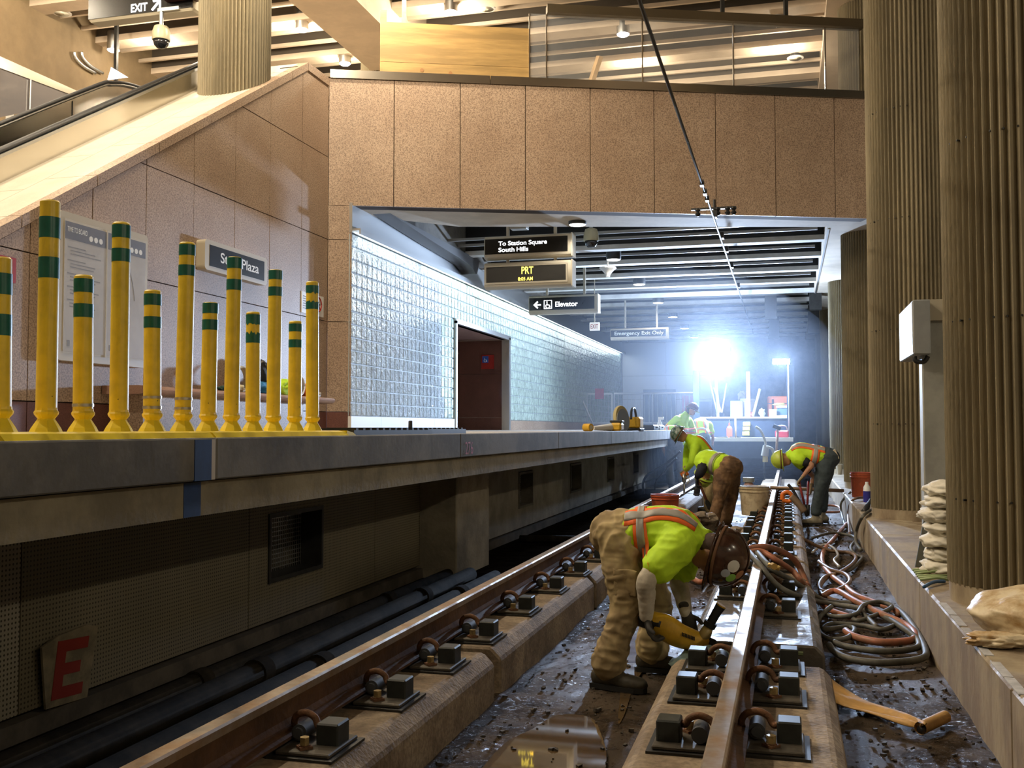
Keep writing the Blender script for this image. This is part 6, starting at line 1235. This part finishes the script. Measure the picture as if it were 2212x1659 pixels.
        if brace:
            for q in (-1, 1):
                ribbon('orange_stripe', stripes[0], lambda t_, w: (0.05 + 0.80*t_, q*(0.50 + 0.75*w)*(1 - 0.12*t_)), 30, False, 0.0045); ribbon('reflective_stripe', stripes[1], lambda t_, w: (0.05 + 0.80*t_, q*(0.68 + 0.38*w)*(1 - 0.12*t_)), 30, False, 0.0075)
    # boots, gloves, helmet
    for i, l in enumerate(legs): boot(l[2], boot_dir[i] if boot_dir else face, bootm, body, shaft, 1.05, l[3] if len(l) > 3 else floor, l[1])
    for i, a in enumerate(arms):
        if len(a) > 3: hand(a[2], a[3], a[4], glove, body, curl, 1.0, thumb=1 if i == 0 else -1)
    if gaiter: mb = MB(); limb(mb, [(lerp(chest, neck, 0.8), 0.085), (neck, 0.075), (lerp(neck, head, 0.75), 0.08)]); link(fuse(mb, 0.01, 0.003, 20), 'neck_gaiter', body, None, gaiter, True)
    if helm: helmet(head + up_h*0.035, up_h, fc, helm, body, hr, lamp, stick)
    return body

# ---- nearest worker, bent over a saw at the right rail
def A(u, v, y): return at(u, v, Y=y)
YN = 5.80
sideN = Vector((0.0, -1, 0.0))
pelN = A(1347, 1152, YN + 0.10)
stk = [(-80, 42, 0.036, mat('sticker_white', (0.7, 0.7, 0.66), 0.4)), (-62, 28, 0.026, mat('sticker_blue', (0.45, 0.5, 0.58), 0.4)), (-45, 40, 0.030, mat('sticker_green', (0.3, 0.62, 0.12), 0.4)), (-40, 60, 0.03, mat('sticker_tan', (0.42, 0.2, 0.1), 0.4))]
W1 = person('worker in neon vest and khaki trousers bending over a yellow saw, nearest the camera', pelN, A(1450, 1148, YN + 0.10), A(1527, 1178, YN + 0.08), A(1541, 1196, YN + 0.04), (0.35, -0.1, -1), sideN,
    legs=[(A(1338, 1172, YN), A(1352, 1308, YN - 0.06), A(1312, 1440, YN - 0.10), 0.0), (A(1348, 1170, YN + 0.2), A(1420, 1300, YN + 0.30), A(1408, 1405, YN + 0.36), 0.0)],
    arms=[(A(1462, 1182, YN - 0.09), A(1397, 1252, YN - 0.19), A(1396, 1333, YN - 0.12), (0.25, 0.05, -1), (1, 0.2, 0.2)), (A(1482, 1190, YN + 0.26), A(1466, 1252, YN + 0.26), A(1481, 1322, YN + 0.16), (0.3, 0, -1), (-0.3, -1, 0))],
    sl_len=0.62, under=WHSL, helm=HBR, hm_axis=(0.96, -0.16, -0.24), stick=stk, vox=0.0085, amp=0.016, boot_dir=[(1, -0.25, 0), (1, 0.05, 0)], fat=1.02, armr=1.22, hd=mat('hair_dark', (0.06, 0.03, 0.02), 0.7), hems=0.098, gaiter=mat('gaiter_red', (0.16, 0.03, 0.02), 0.8), hr=0.146)
# cargo pocket on the near thigh
tr_ = [c for c in W1.children if c.name.startswith('trousers')][0]
pk = MB(); c0, c1, c2, c3 = A(1324, 1230, YN - 0.128), A(1374, 1236, YN - 0.135), A(1373, 1290, YN - 0.138), A(1328, 1288, YN - 0.130); pk.extrude([c0, c1, c2, c3], (0, 0, 0), (0, 0.06, 0)); pk.extrude([A(1322, 1227, YN - 0.134), A(1376, 1233, YN - 0.141), A(1375, 1247, YN - 0.141), A(1323, 1243, YN - 0.134)], (0, 0, 0), (0, 0.02, 0))
pm = fuse(pk, 0.008, 0.004, 18, it=4); link(pm, 'cargo_pocket', tr_, None, KHAKI, True)
# saw
t = thing('demolition_saw', A(1460, 1360, YN), 'yellow electric saw in the hands of the nearest worker', 'saw')
ys_ = YN - 0.03
build(MB().tube(spline([A(1372, 1330, ys_), A(1400, 1340, ys_), A(1430, 1350, ys_ - 0.01)], 4), [(0.045, 0.05)]*9, 12, side=(0, 1, 0)), 'rear_grip', TB, t, True)
build(MB().tube([A(1366, 1323, ys_), A(1374, 1333, ys_)], [(0.06, 0.055), (0.062, 0.06)], 12, side=(0, 1, 0)), 'rear_cap', YT, t, 40)
mb = MB(); limb(mb, [(A(1408, 1338, ys_), 0.045, 0.05), (A(1432, 1352, ys_), 0.055, 0.075), (A(1465, 1372, ys_), 0.055, 0.07), (A(1500, 1383, ys_), 0.052, 0.058), (A(1522, 1388, ys_), 0.042, 0.045)], side=(0, 1, 0)); link(fuse(mb, 0.009, 0), 'motor_housing', t, None, YT, True)
vg = MB()
for k in range(9):
    a = A(1474 + 3.2*k, 1366 + 1.2*k, ys_ - 0.056); b = A(1474 + 3.2*k, 1374 + 1.2*k, ys_ - 0.056); vg.tube([a, b], 0.003, 4)
o = build(vg, 'vent_slots', TB, t); o['kind'] = 'stuff'
build(MB().tube([A(1514, 1388, ys_), A(1532, 1352, ys_)], [(0.04, 0.04), (0.028, 0.03)], 12), 'gear_neck', mat('neck_tan', (0.45, 0.33, 0.12), 0.4), t, True)
build(MB().tube([A(1531, 1354, ys_), A(1536, 1344, ys_)], 0.036, 14), 'collar', DKMET, t, 40); build(MB().tube([A(1535, 1346, ys_), A(1549, 1321, ys_), A(1557, 1309, ys_)], [0.024, 0.026, 0.029], 14), 'side_handle', RUBBER, t, 40); build(MB().tube([A(1557, 1309, ys_), A(1558.5, 1306.5, ys_)], 0.029, 14), 'handle_end', YT, t, 40)
build(MB().tube([A(1522, 1388, ys_), A(1545, 1394, ys_)], [(0.04, 0.035), (0.03, 0.025)], 10), 'chuck', DKMET, t, 40); build(MB().tube([A(1543, 1393, ys_), A(1592, 1399, ys_ + 0.08)], [(0.02, 0.008)]*2, 6, side=(0, 0, 1)), 'blade', STEELB, t)
# head lamp beam on the work
hl_p = A(1562, 1246, YN); t = thing('work_lamp', hl_p, 'small clip lamp hanging below the helmet of the nearest worker', 'lamp')
build(MB().cyl(hl_p, hl_p + Vector((-0.03, 0, 0.045)), 0.022, 14), 'lamp_body', STEELB, t, 40); build(MB().cyl(hl_p + Vector((0.0012, 0, -0.002)), hl_p, 0.018, 14), 'lens', FLOODM, t)
light('work_lamp_light', 'SPOT', hl_p + Vector((0.004, 0, -0.01)), 90, (0.6, 0.95, 1.0), 0.015, look(hl_p, A(1550, 1385, YN + 0.1)), R(75), 0.6)

# ---- worker in brown trousers with a shovel
Y2 = 14.6
s2 = Vector((0.45, 0.85, 0)).normalized()
person('worker in neon vest, black sleeves and brown trousers digging with a shovel', A(1572, 1008, Y2), A(1527, 996, Y2 + 0.12), A(1516, 1010, Y2 + 0.2), A(1522, 1026, Y2 + 0.3), (-0.2, 0.3, -1), s2,
    legs=[(A(1580, 1020, Y2 + 0.08), A(1580, 1075, Y2 + 0.05), A(1567, 1128, Y2 + 0.12), 0.0), (A(1562, 1020, Y2 - 0.08), A(1553, 1078, Y2 - 0.15), A(1540, 1130, Y2 - 0.12), 0.0)],
    arms=[(A(1522, 1000, Y2 + 0.30), A(1512, 1030, Y2 + 0.34), A(1508, 1050, Y2 + 0.2), (-0.2, 0, -1), (0, -1, 0)), (A(1522, 1000, Y2 - 0.02), A(1512, 1022, Y2 - 0.18), A(1506, 1030, Y2 - 0.12), (-0.1, 0, -1), (0.3, 0, -0.2))],
    sleeves=BLKC, sl_len=1.5, pants=BROWN, bootm=BOOT, boot_dir=[(-0.8, 0.1, 0), (-1, -0.2, 0)], helm=HYL, hm_axis=(-0.3, 0.4, -0.8), stripes=(mat('stripe_dull', (0.42, 0.6, 0.1), 0.7), GRS), brace=False, fat=1.14, amp=0.011, glove=BLKC)
t = thing('shovel', A(1522, 1070, Y2 - 0.1), 'shovel held by the worker in brown trousers', 'shovel')
build(MB().tube([A(1505, 1032, Y2 - 0.1), A(1526, 1080, Y2 - 0.1)], 0.018, 8), 'shaft', mat('shovel_wood', (0.2, 0.07, 0.04), 0.6), t, True)
a, b = A(1525, 1078, Y2 - 0.1), A(1537, 1106, Y2 - 0.1); d = (b-a).normalized(); sv = Vector((0.3, 0.95, 0)); pl_ = [a - sv*0.02, a + sv*0.02, a + d*0.05 + sv*0.085, b - d*0.05 + sv*0.085, b, b - d*0.05 - sv*0.085, a + d*0.05 - sv*0.085]; nn = d.cross(sv); build(MB().extrude(pl_, nn*-0.004, nn*0.004), 'blade', DKMET, t); build(MB().tube([A(1500, 1030, Y2 - 0.1), A(1510, 1033, Y2 - 0.1)], 0.014, 8), 'd_grip', RUBBER, t, True)

# ---- worker at the right in jeans and rubber boots, holding tongs
Y3 = 16.2
person('worker in neon vest, navy tee shirt and dark jeans bending by the kerb', A(1783, 988, Y3), A(1727, 979, Y3), A(1703, 986, Y3 - 0.02), A(1692, 992, Y3 - 0.04), (-0.5, -0.3, -1), Vector((-0.1, 1, 0)),
    legs=[(A(1786, 1002, Y3 + 0.1), A(1779, 1050, Y3 + 0.12), A(1776, 1100, Y3 + 0.2), 0.0), (A(1783, 1003, Y3 - 0.1), A(1770, 1062, Y3 - 0.14), A(1762, 1108, Y3 - 0.12), 0.0)],
    arms=[(A(1722, 992, Y3 + 0.18), A(1757, 1030, Y3 + 0.2), A(1752, 1052, Y3 + 0.06), (-0.1, 0, -1), (-1, 0, 0)), (A(1722, 990, Y3 - 0.18), A(1754, 1004, Y3 - 0.24), A(1733, 1031, Y3 - 0.2), (-0.6, 0, -0.7), (-0.3, 0, -1))],
    sleeves=BLKC, sl_len=0.7, pants=JEAN, bootm=BOOTG, boot_dir=[(-1, 0, 0), (-1, -0.15, 0)], helm=HYL, hm_axis=(-0.98, 0, -0.05), stick=[(200, 45, 0.03, WHITEP)], shaft=0.26, glove=GLOVET, curl=1.2, hems=0.085, amp=0.008, fat=1.16, armr=1.2)
t = thing('rail_tongs', A(1740, 1080, Y3 - 0.15), 'red and black long-handled tongs held by the worker in jeans', 'tongs')
REDT = mat('tong_red', (0.28, 0.03, 0.03), 0.45); build(MB().tube([A(1726, 1040, Y3 - 0.2), A(1738, 1092, Y3 - 0.16)], 0.017, 8), 'handle', REDT, t, True); build(MB().tube([A(1746, 1040, Y3 - 0.05), A(1744, 1092, Y3 - 0.12)], 0.017, 8), 'handle', REDT, t, True); build(MB().tube([A(1737, 1090, Y3 - 0.15), A(1743, 1116, Y3 - 0.15)], [0.035, 0.02], 8).tube([A(1745, 1090, Y3 - 0.13), A(1746, 1114, Y3 - 0.13)], [0.035, 0.02], 8), 'jaws', DKMET, t, True)
tag(build(MB().extrude([A(1799, 972, Y3 - 0.1), A(1804, 970, Y3 - 0.1), A(1813, 990, Y3 - 0.1), A(1806, 995, Y3 - 0.1)], (0, -0.02, 0), (0, 0.05, 0)), 'pocket_rag', mat('rag_cream', (0.55, 0.47, 0.33), 0.8)), 'cream rag hanging from the back pocket of the worker in jeans', 'rag')

# ---- worker in green helmet drilling
Y4 = 18.0
person('worker in green marked helmet and neon long sleeves drilling beside the rubble', A(1540, 1005, Y4 + 0.2), A(1505, 960, Y4), A(1486, 945, Y4 - 0.05), A(1470, 940, Y4 - 0.1), (-0.6, -0.3, -0.8), Vector((-0.5, 0.85, 0)),
    legs=[(A(1542, 1018, Y4 + 0.3), A(1545, 1065, Y4 + 0.2), A(1552, 1100, Y4 + 0.4), 0.0), (A(1532, 1018, Y4 + 0.1), A(1528, 1062, Y4 - 0.05), A(1532, 1102, Y4 + 0.1), 0.0)],
    arms=[(A(1488, 962, Y4 + 0.2), A(1482, 992, Y4 + 0.25), A(1480, 1014, Y4 + 0.05), (-0.1, 0, -1), (0, -1, 0)), (A(1502, 968, Y4 - 0.2), A(1494, 1000, Y4 - 0.3), A(1482, 1016, Y4 - 0.1), (-0.3, 0, -1), (0.5, 0, 0))],
    sl_len=1.5, pants=KHAKI, helm=HGR, hm_axis=(-0.85, -0.1, 0.5), glove=GLOVET, boot_dir=[(-1, -0.2, 0)]*2, fat=1.15)
t = thing('rotary_drill', A(1478, 1040, Y4 - 0.1), 'orange and steel rotary drill held by the worker in the green helmet', 'drill')
build(MB().tube([A(1472, 1028, Y4 - 0.08), A(1486, 1020, Y4 - 0.08)], 0.045, 10), 'drill_handle', ORG_, t, True); build(MB().tube([A(1478, 1024, Y4 - 0.08), A(1478, 1042, Y4 - 0.1)], [0.05, 0.035], 12), 'drill_body', STEELB, t, True); build(MB().tube([A(1478, 1042, Y4 - 0.1), A(1478, 1068, Y4 - 0.12)], 0.018, 8), 'drill_bit', STEELB, t, True); build(MB().tube(spline([A(1484, 1024, Y4 - 0.08), A(1489, 1036, Y4 - 0.1), A(1484, 1046, Y4 - 0.1)]), 0.008, 6), 'cord', CREAM, t, True)

# ---- worker in grey trousers, back turned
Y5 = 22.2
person('worker in grey trousers bending away beside the platform edge', A(1457, 955, Y5), A(1452, 932, Y5 + 0.32), A(1452, 938, Y5 + 0.52), A(1452, 955, Y5 + 0.62), (0, 0.5, -1), Vector((1, 0, 0)),
    legs=[(A(1466, 965, Y5 + 0.03), A(1468, 1000, Y5 - 0.05), A(1472, 1040, Y5 + 0.02), 0.0), (A(1448, 965, Y5 + 0.03), A(1446, 1002, Y5 - 0.05), A(1449, 1043, Y5 + 0.02), 0.0)],
    arms=[(A(1470, 940, Y5 + 0.4), A(1472, 970, Y5 + 0.5), A(1470, 990, Y5 + 0.55), (0, 0.2, -1), (-1, 0, 0)), (A(1434, 940, Y5 + 0.4), A(1432, 968, Y5 + 0.5), A(1440, 988, Y5 + 0.55), (0, 0.2, -1), (1, 0, 0))],
    sl_len=0.6, pants=GREYT, helm=HYL, hm_axis=(0, 0.6, -0.8), boot_dir=[(0, 1, 0)]*2, vox=0.016)
# ---- worker leaning on the platform edge
Y6 = 23.4
person('bearded worker in maroon helmet and neon long sleeves leaning on the platform', A(1474, 948, Y6), A(1472, 912, Y6), A(1484, 893, Y6 - 0.02), A(1494, 886, Y6 - 0.04), (0.75, -0.35, -0.6), Vector((-0.3, -0.95, 0)),
    legs=[(A(1470, 960, Y6 - 0.1), A(1474, 1000, Y6 - 0.1), A(1472, 1045, Y6 - 0.05), 0.0), (A(1478, 960, Y6 + 0.1), A(1482, 1000, Y6 + 0.1), A(1482, 1043, Y6 + 0.1), 0.0)],
    arms=[(A(1462, 905, Y6 - 0.2), A(1446, 917, Y6 - 0.25), A(1437, 925, Y6 - 0.2), (-1, 0, -0.2), (0, 0, -1)), (A(1488, 908, Y6 + 0.18), A(1500, 935, Y6 + 0.2), A(1495, 955, Y6 + 0.1), (0, 0, -1), (-1, 0, 0))],
    sl_len=1.5, pants=GREYT, helm=HMR, hm_axis=(0.35, 0.15, 0.9), hd=mat('beard', (0.04, 0.025, 0.02), 0.8), vox=0.016)
# ---- worker with back to the camera in orange-striped vest
Y7 = 24.0
person('worker with orange striped vest seen from behind, bending toward the cart', A(1518, 945, Y7), A(1513, 918, Y7 + 0.2), A(1512, 910, Y7 + 0.45), A(1512, 915, Y7 + 0.58), (0, 0.6, -1), Vector((1, 0, 0)),
    legs=[(A(1527, 955, Y7), A(1528, 995, Y7 - 0.05), A(1529, 1040, Y7), 0.0), (A(1509, 955, Y7), A(1507, 995, Y7 - 0.05), A(1505, 1040, Y7), 0.0)],
    arms=[(A(1532, 918, Y7 + 0.3), A(1540, 945, Y7 + 0.3), A(1538, 965, Y7 + 0.35), (0, 0.2, -1), (-1, 0, 0)), (A(1494, 918, Y7 + 0.3), A(1490, 945, Y7 + 0.35), A(1492, 960, Y7 + 0.4), (0, 0.2, -1), (1, 0, 0))],
    sl_len=0.6, pants=JEAN, helm=HYL, hm_axis=(0, 0.8, -0.5), boot_dir=[(0, 1, 0)]*2, vox=0.016)
bpy.context.view_layer.update()
# ================================================================== HAZE hanging around the work area
hz = bpy.data.materials.new('haze'); hz.use_nodes = True; nt = hz.node_tree; nt.nodes.clear()
out = nt.nodes.new('ShaderNodeOutputMaterial'); vol = nt.nodes.new('ShaderNodeVolumeScatter'); vol.inputs['Color'].default_value = (0.72, 0.82, 1.0, 1); vol.inputs['Density'].default_value = 0.0105; vol.inputs['Anisotropy'].default_value = 0.55
nt.links.new(vol.outputs[0], out.inputs['Volume'])
o = build(MB().ell((-2.6, 27.5, 2.2), (4.3, 10.5, 3.2), None, 28, 16), 'dust_haze', hz, None, True); tag(o, 'thin bluish dust haze around the far work lamps', 'haze', kind='stuff')
